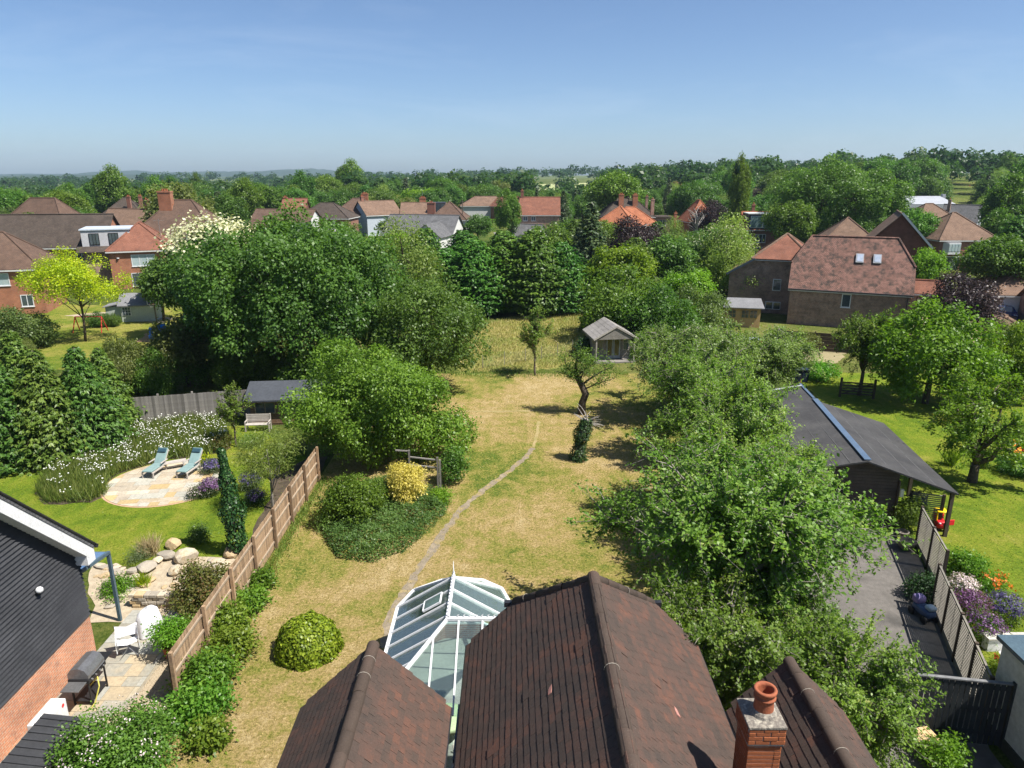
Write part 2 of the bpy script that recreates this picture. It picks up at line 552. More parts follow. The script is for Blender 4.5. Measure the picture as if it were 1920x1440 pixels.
def orchard_proto(key, seed, height, spread, mat, bark, scaffolds=9, shoots=16, twigs=5, leaves=16, leaf=0.1, r0=0.16, fork=1.3, upright=0.5, arch=0.25, twig_len=0.6, shoot_len=1.5):
    """fruit tree: open scaffold limbs, arching shoots, twigs with leaves all along them, bare wood showing"""
    rg = np.random.default_rng(seed)
    mb = MB()
    P, D, Nn, rn = [], [], [], []
    trunk = bend((0, 0, -.1), (rg.normal(0, .15), rg.normal(0, .15), fork), rg, 4, .04)
    mb.tube(trunk, [r0 * 1.15, r0, r0 * .92, r0 * .9], 10)
    for s in range(scaffolds):
        a = 2 * PI * (s + rg.random() * .7) / scaffolds
        el = rg.uniform(0.15, 1.25) if s % 3 else rg.uniform(0.9, 1.4)
        hr = spread * math.cos(el) * rg.uniform(.75, 1.05); hz = (height - fork) * (0.25 + 0.75 * math.sin(el)) * rg.uniform(.75, .95)
        tip = np.array([math.cos(a) * hr, math.sin(a) * hr, fork + hz])
        mid = trunk[-1] * .45 + tip * .55 + np.array([0, 0, .28 * (height - fork) * math.cos(el)]) + rg.normal(0, .25, 3)
        t = np.linspace(0, 1, 9)[:, None]
        limb = (1 - t) ** 2 * trunk[-1] + 2 * t * (1 - t) * mid + t ** 2 * tip
        limb[1:-1] += rg.normal(0, .07, (7, 3))
        mb.tube(list(limb), list(np.linspace(r0 * .6, r0 * .12, 9)), 7)
        for k in range(shoots):
            q = rg.uniform(0.22, 1.0); i = min(7, int(q * 8)); p0 = limb[i] * (1 - (q * 8 - i)) + limb[i + 1] * (q * 8 - i)
            outw = np.array([p0[0], p0[1], 0]); outw /= max(np.linalg.norm(outw), .3)
            d = unit(outw * rg.uniform(.2, 1.0) + np.array([0, 0, upright * rg.uniform(-.3, 1.6)]) + rg.normal(0, .55, 3))
            L = shoot_len * rg.uniform(.5, 1.25)
            t2 = np.linspace(0, 1, 5)[:, None]
            sh = p0 + d * L * t2 + np.array([0, 0, -1.0]) * arch * L * t2 ** 2 + rg.normal(0, .03, (5, 3)) * t2
            mb.tube(list(sh), [.022, .018, .013, .009, .004], 4, False)
            cr = rg.random()
            for w in range(twigs):
                qq = rg.uniform(.15, 1); j = min(3, int(qq * 4)); t0 = sh[j] * (1 - (qq * 4 - j)) + sh[j + 1] * (qq * 4 - j)
                dd = unit(d * .7 + rg.normal(0, .75, 3) + np.array([0, 0, .15]))
                Lw = twig_len * rg.uniform(.4, 1.2)
                t1 = t0 + dd * Lw + np.array([0, 0, -.12 * Lw])
                mb.tube([t0, t1], [.008, .003], 3, False)
                nlv = int(leaves * rg.uniform(.6, 1.3))
                f = rg.random(nlv)[:, None]
                P.append(t0 * (1 - f) + t1 * f + rg.normal(0, leaf * .5, (nlv, 3)))
                D.append(unit(dd + rg.normal(0, .8, (nlv, 3)) + np.array([0, 0, -.2])))
                Nn.append(unit(np.array([0, 0, .8]) + outw * .25 + rg.normal(0, .5, (nlv, 3))))
                rn.append(np.clip(cr * .45 + rg.random(nlv) * .55, 0, 1))
            nlv = leaves
            f = rg.random(nlv) * 3.99; j = f.astype(int); ff = (f - j)[:, None]
            P.append(sh[j] * (1 - ff) + sh[j + 1] * ff + rg.normal(0, leaf * .45, (nlv, 3)))
            D.append(unit(d + rg.normal(0, .9, (nlv, 3)))); Nn.append(unit(np.array([0, 0, .8]) + rg.normal(0, .5, (nlv, 3))))
            rn.append(np.clip(cr * .45 + rg.random(nlv) * .55, 0, 1))
    P, D, Nn, rn = map(np.concatenate, (P, D, Nn, rn))
    ok = P[:, 2] > 0.35
    P, D, Nn, rn = P[ok], D[ok], Nn[ok], rn[ok]
    L = leaf * rg.uniform(.65, 1.25, len(P))
    return (mb.mesh('trunk', bark, True), leaf_mesh('crown', P, Nn, D, L, L * .6, rn, mat))

def shrub_mesh(name, seed, rx, ry, h, mat, clumps=260, per=16, cr=0.16, leaf=0.1, nl=12, aspect=0.6, up=0.5, k=(0.3, 0.45), z0=0.0):
    rg = np.random.default_rng(seed)
    C, Rr, d = lumps_of(rg, rx, ry, h * .55, (0, 0, h * .42 + z0), nl, k, -0.5, 0.62)
    C = np.vstack([C, [[0, 0, h * .42 + z0]]]); Rr = np.append(Rr, min(rx, ry, h) * .5)
    me = lumpy_crown(name, rg, C, Rr, (0, 0, h * .3 + z0), mat, clumps, per, cr, leaf, aspect=aspect, up=up, zmin=-0.6)
    return me

def put(name, label, cat, proto, loc, s=1.0, rz=None, group=None, sz=None):
    """a tree or shrub: an Empty at its foot with trunk and crown (shared meshes)"""
    t = thing(name, label, cat, loc, RNG.uniform(0, 6.28) if rz is None else rz, group, (s, s, sz or s))
    for nm, me in zip(('trunk', 'crown'), proto):
        link(nm, me, t)
    return t

def blades(name, P, h, w, mat, rg, lean=0.35, rnd=None):
    """upright grass blades or stems: one narrow kite each"""
    n = len(P)
    D = unit(np.array([0, 0, 1.0]) + rg.normal(0, lean, (n, 3)) * np.array([1, 1, .2]))
    H = h * rg.uniform(.5, 1.25, n)
    Nn = unit(rg.normal(0, 1, (n, 3)) * np.array([1, 1, .3]))
    return leaf_mesh(name, np.asarray(P) + D * H[:, None] * .48, Nn, D, H, np.asarray(w) * rg.uniform(.7, 1.3, n), rg.random(n) if rnd is None else rnd, mat, 0.1)
def in_poly(pts, poly):
    x, y = pts[:, 0], pts[:, 1]; ins = np.zeros(len(pts), bool); j = len(poly) - 1
    for i in range(len(poly)):
        xi, yi = poly[i][0], poly[i][1]; xj, yj = poly[j][0], poly[j][1]
        c = ((yi > y) != (yj > y)) & (x < (xj - xi) * (y - yi) / (yj - yi + 1e-12) + xi)
        ins ^= c; j = i
    return ins
def scatter(poly, n, rg):
    a = np.array([(p[0], p[1]) for p in poly]); lo, hi = a.min(0), a.max(0)
    out = []
    while sum(map(len, out)) < n:
        q = rg.uniform(lo, hi, (n, 2)); out.append(q[in_poly(q, a)])
    q = np.concatenate(out)[:n]
    return np.concatenate([q, np.zeros((n, 1))], 1)

# leaf materials (base colours 0.03 - 0.15)
LM = dict(
    deep=leafmat('leaf deep green', [(0, (.040, .085, .018)), (.5, (.085, .165, .030)), (.93, (.15, .25, .05)), (1, (.24, .32, .08))], huevar=.04),
    mid=leafmat('leaf mid green', [(0, (0.044, 0.094, 0.014)), (.5, (0.094, 0.182, 0.025)), (1, (0.167, 0.270, 0.044))]),
    hazel=leafmat('leaf hazel', [(0, (.055, .108, .013)), (.5, (.122, .205, .022)), (.9, (.21, .31, .042)), (1, (.34, .37, .06))], huevar=.02),
    fresh=leafmat('leaf fresh green', [(0, (0.063, 0.149, 0.011)), (.5, (0.127, 0.259, 0.018)), (1, (0.218, 0.356, 0.039))], trans=.42),
    lime=leafmat('leaf lime', [(0, (.19, .26, .010)), (.5, (.32, .40, .012)), (1, (.50, .48, .015))], trans=.42),
    apple=leafmat('leaf apple', [(0, (.062, .13, .016)), (.45, (.135, .235, .03)), (.88, (.22, .325, .058)), (1, (.42, .44, .14))], trans=.42, huevar=.03),
    olive=leafmat('leaf olive', [(0, (0.069, 0.106, 0.025)), (.5, (0.127, 0.172, 0.046)), (1, (0.213, 0.247, 0.081))]),
    willow=leafmat('leaf pale willow', [(0, (.095, .165, .03)), (.5, (.18, .27, .055)), (1, (.30, .38, .10))], trans=.42, huevar=.02),
    grey=leafmat('leaf grey green', [(0, (.05, .08, .03)), (.5, (.095, .135, .055)), (1, (.16, .20, .09))]),
    purple=leafmat('leaf copper purple', [(0, (.014, .010, .012)), (.5, (.036, .022, .025)), (1, (.07, .046, .040))], trans=.2),
    conifer=leafmat('needles green', [(0, (0.037, 0.081, 0.014)), (.5, (0.090, 0.161, 0.025)), (1, (0.178, 0.259, 0.046))], trans=.30),
    hedge=leafmat('needles bright', [(0, (0.028, 0.081, 0.011)), (.5, (0.064, 0.155, 0.018)), (1, (0.138, 0.247, 0.034))], trans=.28),
    spruce=leafmat('needles grey green', [(0, (.022, .048, .018)), (.5, (.052, .088, .034)), (1, (.11, .145, .06))], trans=.2),
    ivy=leafmat('leaf ivy', [(0, (.012, .036, .010)), (.5, (.024, .064, .016)), (1, (.06, .115, .026))], trans=.18),
    yellow=leafmat('leaf golden', [(0, (.34, .32, .05)), (.5, (.60, .50, .10)), (1, (.76, .66, .26))], trans=.35, huevar=0),
    red=leafmat('leaf red tinged', [(0, (.07, .085, .02)), (.4, (.10, .14, .03)), (.75, (.15, .13, .04)), (1, (.30, .10, .05))]),
    lav=leafmat('petal lavender', [(0, (.05, .04, .11)), (.5, (.12, .08, .24)), (1, (.24, .19, .40))]),
    violet=leafmat('petal violet', [(0, (.07, .03, .09)), (.5, (.18, .07, .20)), (1, (.34, .20, .36))]),
    white=leafmat('petal white', [(0, (.55, .55, .50)), (.5, (.72, .72, .68)), (1, (.82, .82, .80))], trans=.2, huevar=0),
    pinkish=leafmat('petal pale pink', [(0, (.36, .28, .30)), (.5, (.55, .45, .46)), (1, (.70, .62, .62))], trans=.2, huevar=0),
    cream=leafmat('petal cream', [(0, (.30, .31, .16)), (.5, (.47, .46, .28)), (1, (.62, .60, .42))], trans=.2, huevar=0),
    orange=leafmat('petal orange', [(0, (.55, .12, .01)), (1, (.75, .24, .03))], trans=.2, huevar=0),
    scarlet=leafmat('petal scarlet', [(0, (.45, .01, .01)), (1, (.65, .03, .02))], trans=.2, huevar=0),
    straw=leafmat('grass straw', [(0, (.26, .20, .09)), (.5, (.42, .33, .18)), (1, (.58, .47, .30))], trans=.25),
    meadow=leafmat('grass meadow', [(0, (.07, .125, .02)), (.5, (.13, .20, .035)), (1, (.26, .29, .08))], trans=.3),
    field=leafmat('grass long pale', [(0, (.20, .22, .06)), (.5, (.34, .31, .11)), (1, (.48, .40, .19))], trans=.3, huevar=0),
)
BARK = pm('bark grey brown', (.13, .10, .075), (.06, .048, .036), 8, .95, .8, 40)
BARKP = pm('bark pale', (.30, .27, .23), (.17, .15, .125), 8, .9, .6, 40)
DEAD = pm('wood dead pale', (.42, .39, .35), (.28, .25, .22), 8, .9, .4, 40)

# ------------------------------------------------------------------ the setting: ground, lawns, path, drive, hills
def lawn_mat(name, dry, dry2, green, green2, bias, stripes=0.0, fine=1.0, patch=0.22):
    m, n, l, b = nodes_of(name)
    oc = n.new('ShaderNodeTexCoord').outputs['Object']
    big = noise(n, l, oc, patch, 6, 0.62, 0.5)
    midn = noise(n, l, oc, 1.5, 6, 0.68, 0.3)
    fin = noise(n, l, oc, 9.0, 5, 0.7)
    vfi = noise(n, l, oc, 45.0, 3, 0.7)
    ad = n.new('ShaderNodeMath'); ad.operation = 'MULTIPLY_ADD'; ad.inputs[1].default_value = 0.62
    l.new(midn.outputs['Fac'], ad.inputs[0]); l.new(big.outputs['Fac'], ad.inputs[2])
    ad2 = n.new('ShaderNodeMath'); ad2.operation = 'MULTIPLY_ADD'; ad2.inputs[1].default_value = 0.6
    l.new(fin.outputs['Fac'], ad2.inputs[0]); l.new(ad.outputs[0], ad2.inputs[2])
    last = ad2
    if stripes:
        sx = n.new('ShaderNodeSeparateXYZ'); l.new(oc, sx.inputs[0])
        wv = n.new('ShaderNodeTexWave'); wv.wave_type = 'BANDS'; wv.bands_direction = 'X'
        wv.inputs['Scale'].default_value = 0.42; wv.inputs['Distortion'].default_value = 0.8; wv.inputs['Detail'].default_value = 1.5
        l.new(oc, wv.inputs['Vector'])
        ad3 = n.new('ShaderNodeMath'); ad3.operation = 'MULTIPLY_ADD'; ad3.inputs[1].default_value = stripes
        l.new(wv.outputs['Fac'], ad3.inputs[0]); l.new(ad2.outputs[0], ad3.inputs[2]); last = ad3
    r = ramp(n, [(bias - .10, green2), (bias - .035, green), (bias + .03, dry), (bias + .12, dry2)])
    mr = n.new('ShaderNodeMapRange'); mr.inputs['From Max'].default_value = 2.2
    l.new(last.outputs[0], mr.inputs['Value']); l.new(mr.outputs['Result'], r.inputs['Fac'])
    r2 = ramp(n, [(0.3, (.62,) * 3), (0.7, (1.32,) * 3)]); l.new(vfi.outputs['Fac'], r2.inputs['Fac'])
    col = mixc(n, l, fine, r.outputs['Color'], r2.outputs['Color'], 'MULTIPLY')
    r4 = ramp(n, [(0.3, (.74,) * 3), (0.7, (1.2,) * 3)]); l.new(fin.outputs['Fac'], r4.inputs['Fac'])
    col = mixc(n, l, fine, col, r4.outputs['Color'], 'MULTIPLY')
    l.new(col, b.inputs['Base Color'])
    b.inputs['Roughness'].default_value = 0.95; b.inputs['Specular IOR Level'].default_value = 0.1
    bp = n.new('ShaderNodeBump'); bp.inputs['Strength'].default_value = 0.9; bp.inputs['Distance'].default_value = 0.05
    l.new(vfi.outputs['Fac'], bp.inputs['Height'])
    bp2 = n.new('ShaderNodeBump'); bp2.inputs['Strength'].default_value = 0.7; bp2.inputs['Distance'].default_value = 0.1
    l.new(fin.outputs['Fac'], bp2.inputs['Height']); l.new(bp.outputs['Normal'], bp2.inputs['Normal'])
    l.new(bp2.outputs['Normal'], b.inputs['Normal'])
    return m
M_DRY = lawn_mat('parched lawn', (.33, .243, .098), (.44, .34, .178), (.215, .205, .045), (.085, .13, .018), 0.512, 0.03, 1.0, .16)
M_GREEN = lawn_mat('watered lawn', (.20, .225, .026), (.28, .26, .06), (.145, .20, .016), (.095, .155, .012), 0.55, 0.05, 0.6, 0.35)
M_GREEN2 = lawn_mat('half dry lawn', (.21, .205, .04), (.29, .25, .08), (.13, .17, .02), (.075, .13, .012), 0.5, 0.0, 0.7)
M_FIELD = lawn_mat('long pale grass', (.28, .25, .075), (.36, .29, .12), (.19, .22, .05), (.11, .16, .03), 0.5, 0.0, 0.9, 0.3)
M_LAND = lawn_mat('garden ground', (.13, .14, .035), (.20, .18, .07), (.07, .10, .016), (.035, .06, .01), 0.52, 0.0, 0.8, 0.05)
M_SOIL = pm('bed soil', (.10, .075, .05), (.05, .038, .026), 2.5, .95, .8, 30)
M_TAR = pm('tarmac', (.075, .070, .064), (.145, .132, .12), .55, .92, .5, 120, detail=10, tint=False, c3=(.12, .11, .10))
M_STONE = pm('york stone', (.34, .27, .18), (.40, .345, .265), 1.3, .85, .25, 40, c3=(.31, .265, .205))
M_STONE2 = pm('patio stone', (.30, .265, .20), (.26, .25, .21), 1.1, .85, .25, 40, c3=(.34, .29, .205))
M_ROCK = pm('rock sandstone', (.40, .29, .16), (.46, .40, .30), 1.5, .9, .9, 9, c3=(.32, .27, .21))
M_JOINT = pm('sandy joint', (.30, .26, .19), (.22, .19, .14), 5, .95, .4, 60)
M_GRAVEL = pm('golden gravel', (.46, .38, .27), (.34, .27, .18), 30, .9, .9, 60)
M_PATH = pm('worn path', (.31, .25, .17), (.20, .165, .12), 2.2, .95, .8, 40, c3=(.33, .25, .11), detail=8)

def sheet(name, poly, z, mat, edge=0.0, seed=1, step=0.5):
    """ground patch with a slightly ragged edge"""
    rg = random.Random(seed); pts = []
    for i in range(len(poly)):
        a, b = Vector((poly[i][0], poly[i][1])), Vector((poly[(i + 1) % len(poly)][0], poly[(i + 1) % len(poly)][1]))
        k = max(1, int((b - a).length / step)) if edge else 1
        for j in range(k):
            p = a.lerp(b, j / k)
            pts.append((p.x + rg.uniform(-edge, edge), p.y + rg.uniform(-edge, edge), z))
    mb = MB().add(pts, [tuple(range(len(pts)))])
    me = bpy.data.meshes.new(name); bm = bmesh.new()
    f = bm.faces.new([bm.verts.new(p) for p in pts])
    f.normal_update()
    bmesh.ops.triangulate(bm, faces=[f], ngon_method='EAR_CLIP')
    bm.normal_update()
    if sum(q.normal.z for q in bm.faces) < 0: bmesh.ops.reverse_faces(bm, faces=bm.faces[:])
    bm.to_mesh(me); bm.free(); me.materials.append(mat); metre_uv(me)
    return tag(link(name, me), kind='structure')

gm = MB(); rings = [0, 40, 90, 140, 180, 230, 290, 360, 440, 520, 640, 800, 1000, 1300, 1700, 2300, 3200, 4500]
NA = 96
for r_ in rings:
    for k in range(NA):
        t = 2 * PI * k / NA; x, y = r_ * math.cos(t), r_ * math.sin(t)
        gm.v.append((x, y, terr(x, y) if y > 0 else 0))
for i in range(len(rings) - 1):
    for k in range(NA):
        a = i * NA + k; b = i * NA + (k + 1) % NA
        gm.f.append((a, a + NA, b + NA, b))
struct('ground', gm, M_LAND, smooth=True)

FX = -9.85                                          # boundary fence of our garden
sheet('lawn', [(FX, 6), (FX, 27), (-9.9, 45), (-9.0, 53.5), (9.8, 53.5), (12, 44), (12.5, 30), (10, 24), (9, 10), (9, 6)], .006, M_DRY)
fieldp = [G(860, 700), G(1060, 690), G(1110, 668), G(1125, 600), G(1100, 578), G(980, 590), G(905, 610), G(860, 640)]
sheet('long_grass_field', fieldp, .010, M_FIELD, .3, 4)
# worn path across the lawn, and a paler line across it
def ribbon(name, pts, w, z, mat, seed=3):
    rg = random.Random(seed); P = []
    for i in range(len(pts) - 1):
        for k in range(8):
            P.append(Vector(pts[i]).lerp(Vector(pts[i + 1]), k / 8))
    P.append(Vector(pts[-1])); mb = MB()
    for i, p in enumerate(P):
        d = (P[min(i + 2, len(P) - 1)] - P[max(i - 2, 0)]); nrm = Vector((-d.y, d.x, 0)).normalized()
        a = w * rg.uniform(.22, .68); c = w * rg.uniform(.22, .68)
        mb.v += [tuple(p + nrm * a + Vector((0, 0, z))), tuple(p - nrm * c + Vector((0, 0, z)))]
    for i in range(len(P) - 1): mb.f.append((2 * i, 2 * i + 1, 2 * i + 3, 2 * i + 2))
    return struct(name, mb, mat)
ribbon('path', [G(718, 1215), G(735, 1150), G(768, 1095), G(808, 1035), G(838, 990), G(868, 952), G(905, 920), G(950, 888), G(985, 858), G(1000, 840)], .34, .011, M_PATH)
ribbon('path', [G(1000, 838), G(1008, 812), G(1010, 790)], .2, .0108, pm('path faint', (.33, .25, .125), (.24, .205, .07), 1.2, .95, detail=8))
ribbon('path', [G(870, 771), G(930, 772), G(1000, 770)], .3, .0112, MATS['path faint'])

# left garden
lawnL = [(-9.95, 25.5), (-11.3, 25.8), (-13.2, 25.2), (-17, 25), (-32, 22), (-36, 38), (-27, 38.6), (-21, 41.5), (-16, 41.5), (-11.0, 36), (-10.1, 30)]
sheet('lawn', lawnL, .007, M_GREEN, .06, 5)
sheet('flower_bed', [G(0, 858), G(70, 850), G(110, 838), G(0, 800), (-34, 40)], .012, M_SOIL, .08, 6)
sheet('flower_bed', [(-10.0, 27.2), (-11.2, 27.6), (-11.6, 31), (-12.2, 33.5), (-11.2, 36.5), (-10.1, 36.5)], .012, M_SOIL, .12, 7)
sheet('rock_garden', [G(170, 1062), G(250, 1068), G(310, 1050), G(400, 1042), G(445, 1050), G(430, 1110), G(360, 1150), G(300, 1160), G(172, 1168)], .0125, pm('pale crushed stone', (.40, .33, .235), (.28, .23, .16), 4, .95, .8, 14), .12, 19)
# far left garden
sheet('lawn', [G(-60, 690), G(420, 700), G(420, 590), G(300, 575), G(80, 570), G(-60, 580)], .007, M_GREEN2, .2, 8)
sheet('bare_patch', [G(258, 642), G(330, 640), G(335, 622), G(275, 625)], .013, pm('bark chips', (.34, .22, .12), (.25, .16, .09), 8, .95, .8), .2, 9)
sheet('path', [G(120, 592), G(300, 606), G(330, 596), G(190, 585)], .013, pm('pale path', (.42, .34, .24), (.33, .27, .19), 4, .9), .15, 10)
# right garden
sheet('lawn', [(16.9, 26), (13.4, 16.5), (30, 12), (48, 24), (52, 52), (22, 54), (20.5, 40)], .007, M_GREEN, .05, 11)
sheet('driveway', [(8.5, 14), (9, 29), (16.7, 29), (16.55, 25.6), (15.3, 22.3), (12.95, 15.7), (12.9, 9), (9, 9)], .012, M_TAR, .02, 12)
sheet('yard', [G(1420, 690), G(1560, 690), G(1600, 650), G(1440, 640)], .012, pm('dry yard', (.30, .24, .14), (.22, .20, .10), 2, .95, .5), .3, 13)
sheet('driveway', [G(1700, 640), G(1930, 680), G(1980, 600), G(1880, 560), G(1720, 590)], .012, pm('brick paving far', (.36, .25, .18), (.28, .20, .15), 4, .9, .4), .1, 14)
sheet('street', [G(940, 455, 0), G(1000, 452, 0), G(1030, 436, 0), G(925, 436, 0)], .02, pm('pale road', (.25, .24, .23), (.2, .19, .185), 1, .9), 0, 15)
# distant open field seen between the trees
def field(u0, u1, v, d0, d1, mat):
    mb = MB(); N = 14; P = []
    for j, dd in enumerate((d0, (d0 + d1) / 2, d1)):
        for i in range(N + 1):
            x = (u0 + (u1 - u0) * i / N - 960) / FPX * dd * .96
            mb.v.append((x, dd, terr(x, dd) + .6))
    for j in range(2):
        for i in range(N):
            a = j * (N + 1) + i; mb.f.append((a, a + 1, a + N + 2, a + N + 1))
    return struct('field', mb, mat)
field(1005, 1115, 345, 560, 900, pm('pale far field', (.33, .34, .16), (.28, .31, .12), .02, .95))

# far wooded hills
def hills(y, x0, x1, h, seed, z0=-25):
    rg = np.random.default_rng(seed); mb = MB(); N = 260
    t = np.linspace(0, 1, N)
    prof = sum(a * np.sin(t * f * 6.28 + p) for a, f, p in ((.45, 1.3, rg.random() * 6), (.3, 3.1, rg.random() * 6), (.16, 7, rg.random() * 6), (.08, 17, rg.random() * 6)))
    prof = prof - prof.min(); prof /= prof.max()
    rough = rg.normal(0, 1, N) * h * .025
    for i in range(N):
        x = x0 + (x1 - x0) * t[i]; k = math.sin(PI * min(1, max(0, t[i]))) ** .35
        top = z0 + (h * (0.45 + .55 * prof[i]) + rough[i] - 0) * k
        for q, (dy, f) in enumerate(((0, 0), (h * 3, .55), (h * 7, .9), (h * 10, 1.0), (h * 22, .1))):
            mb.v.append((x, y + dy, z0 + (top - z0) * f + (rg.normal(0, h * .012) if 0 < q < 4 else 0)))
    for i in range(N - 1):
        for q in range(4):
            a = i * 5 + q; mb.f.append((a, a + 5, a + 6, a + 1))
    return mb
M_WOOD = pm('wooded hillside', (.018, .034, .012), (.032, .052, .018), .012, .95, 0, detail=9, tint=False)
struct('hills', hills(2600, -2600, 300, 44, 3), M_WOOD, smooth=True)
struct('hills', hills(4000, -4100, -200, 72, 8), M_WOOD, smooth=True)
struct('hills', hills(1500, 200, 2600, 50, 5, -12), M_WOOD, smooth=True)

# the air: one even thin haze round the whole place
hz = MB().box(-4700, -4700, -60, 4700, 4750, 130).build('haze', None)
tag(hz, kind='stuff')
hzm, hn, hl, hb_ = nodes_of('haze'); hn.remove(hb_)
pv = hn.new('ShaderNodeVolumePrincipled'); pv.inputs['Color'].default_value = (.60, .80, 1, 1); pv.inputs['Density'].default_value = 0.00011; pv.inputs['Anisotropy'].default_value = 0.2
hl.new(pv.outputs[0], [x for x in hn if x.type == 'OUTPUT_MATERIAL'][0].inputs['Volume'])
hz.data.materials.append(hzm)

# ------------------------------------------------------------------ our house: tiled roofs, chimney
def wchild(o, parent):                     # child built in place-coordinates under an unturned Empty
    o.parent = parent
    o.matrix_parent_inverse = Matrix.Translation(-Vector(parent.location))
    return o
def wb(mb, name, mat, parent, smooth=False):
    return wchild(mb.build(name, mat, None, smooth), parent)
def sub(mb, name, mat, part, smooth=False):
    return mb.build(name, mat, part, smooth)

def clay_mat(name, cols, lichen, moss=0.3, rough=0.9, patch=0.8):
    m, n, l, b = nodes_of(name)
    geo = n.new('ShaderNodeNewGeometry').outputs['Position']
    at = n.new('ShaderNodeAttribute'); at.attribute_name = 'rnd'
    oi = n.new('ShaderNodeObjectInfo')
    ad = n.new('ShaderNodeMath'); ad.operation = 'ADD'; l.new(at.outputs['Fac'], ad.inputs[0]); l.new(oi.outputs['Random'], ad.inputs[1])
    fr = n.new('ShaderNodeMath'); fr.operation = 'FRACT'; l.new(ad.outputs[0], fr.inputs[0])
    big = noise(n, l, geo, patch, 7, 0.74, 0.6)
    mr = n.new('ShaderNodeMath'); mr.operation = 'MULTIPLY_ADD'; mr.inputs[1].default_value = 0.17
    l.new(fr.outputs[0], mr.inputs[0]); l.new(big.outputs['Fac'], mr.inputs[2])
    r = ramp(n, cols); 
    sb = n.new('ShaderNodeMath'); sb.operation = 'SUBTRACT'; sb.inputs[1].default_value = 0.09; l.new(mr.outputs[0], sb.inputs[0])
    l.new(sb.outputs[0], r.inputs['Fac'])
    f = noise(n, l, geo, 38, 5, .75)
    r2 = ramp(n, [(.28, (.68,) * 3), (.72, (1.22,) * 3)]); l.new(f.outputs['Fac'], r2.inputs['Fac'])
    col = mixc(n, l, 1.0, r.outputs['Color'], r2.outputs['Color'], 'MULTIPLY')
    lc = noise(n, l, geo, 13, 6, .8)
    r3 = ramp(n, [(.655, (0,) * 3), (.70, (moss,) * 3)]); l.new(lc.outputs['Fac'], r3.inputs['Fac'])
    col = mixc(n, l, r3.outputs['Color'], col, lichen)
    l.new(col, b.inputs['Base Color']); b.inputs['Roughness'].default_value = rough; b.inputs['Specular IOR Level'].default_value = .22
    bp = n.new('ShaderNodeBump'); bp.inputs['Strength'].default_value = .5; bp.inputs['Distance'].default_value = .006
    l.new(f.outputs['Fac'], bp.inputs['Height']); l.new(bp.outputs['Normal'], b.inputs['Normal'])
    MATS[name] = m
    return m
M_TILE = clay_mat('clay tile', [(.12, (0.036, 0.029, 0.026)), (.3, (0.052, 0.040, 0.034)), (.45, (0.066, 0.047, 0.038)), (.56, (0.082, 0.051, 0.040)), (.68, (0.118, 0.058, 0.040)), (.9, (0.165, 0.069, 0.041))], (0.235, 0.229, 0.210), .5)
M_RIDGE = clay_mat('ridge tile clay', [(.1, (0.043, 0.033, 0.026)), (.5, (0.066, 0.048, 0.038)), (.9, (0.097, 0.061, 0.046))], (0.267, 0.262, 0.227), .35)
M_BRICK = clay_mat('chimney brick', [(.05, (.09, .05, .04)), (.3, (.22, .075, .034)), (.6, (.31, .10, .04)), (.95, (.38, .13, .05))], (.40, .36, .30), .35)
M_MORTAR = pm('mortar', (.36, .33, .28), (.24, .22, .19), 9, .95, .6, 60)
M_BLACKP = pm('black plastic', (.018, .019, .022), (.03, .03, .034), 4, .4, tint=False)
M_WHITE = pm('white upvc', (.64, .64, .65), (.57, .58, .59), 2, .35, tint=False)
M_WBOARD = pm('white painted board', (.66, .66, .655), (.57, .57, .565), 2, .6, tint=False)
M_TERRA = pm('terracotta', (.36, .11, .05), (.26, .08, .04), 3, .8, .3, 40)
M_CAP = pm('lichened mortar cap', (.36, .32, .26), (.16, .14, .12), 9, .95, .9, 20, c3=(.46, .42, .34))
M_LEAD = pm('lead flashing', (.16, .17, .19), (.22, .23, .25), 3, .5, metal=.4)
M_LITFLOOR = pm('lit floor tone', (.62, .58, .46), (.55, .52, .40), 1.5, .9, .2, 60)

tile_me = MB().box(-.102, 0, 0, .102, .30, .030).mesh('tile', M_TILE)
ALL_TILES = []                              # (distance to camera, matrix, roof part) of every tile laid
def lay_tiles(roof, O, e, s, La, Ls, inside, seed, gauge=0.152, tw=0.21):
    rg = random.Random(seed); O, e, s = Vector(O), Vector(e), Vector(s); nrm = e.cross(s)
    if nrm.z < 0: nrm = -nrm
    b, row = 0.0, 0
    while b < Ls - .02:
        a = -(row % 2) * tw / 2
        while a < La + tw:
            if inside(a + tw / 2, b + .05):
                tilt = .062 + rg.uniform(-.012, .016); ss = (s * math.cos(tilt) - nrm * math.sin(tilt))
                tw_ = rg.gauss(0, .012)
                ee = (e + s * tw_).normalized(); ss = (ss - ee * ss.dot(ee)).normalized()
                nn = nrm_dir = ee.cross(ss)
                if nn.z < 0: ee2 = -ee; nn = ee2.cross(ss)
                else: ee2 = ee
                p = O + e * (a + tw / 2) + s * (b - .03 + rg.gauss(0, .004)) + nrm * (.022 + rg.uniform(0, .004) + (.01 if rg.random() < .012 else 0))
                M = Matrix((ee2, ss, nn)).transposed().to_4x4(); M.translation = p
                ALL_TILES.append(((p - Vector((0, 0, CAMH))).length, M, roof))
            a += tw
        b += gauge; row += 1
half_v = [(math.cos(t) * .13, math.sin(t) * .12) for t in np.linspace(-.15, PI + .15, 9)]
def ridge_proto():
    mb = MB()
    for y in (0, .44):
        for k, (x, z) in enumerate(half_v): mb.v.append((x * (1.0 if y else .985), y, z))
    for k in range(8): mb.f.append((k, k + 1, k + 10, k + 9))
    for k, (x, z) in enumerate(half_v): mb.v.append((x * .82, 0, z * .82))
    for k in range(8): mb.f.append((k, 18 + k, 19 + k, k + 1))
    return mb.mesh('ridge_tile', M_RIDGE, True)
RIDGE_ME = ridge_proto()
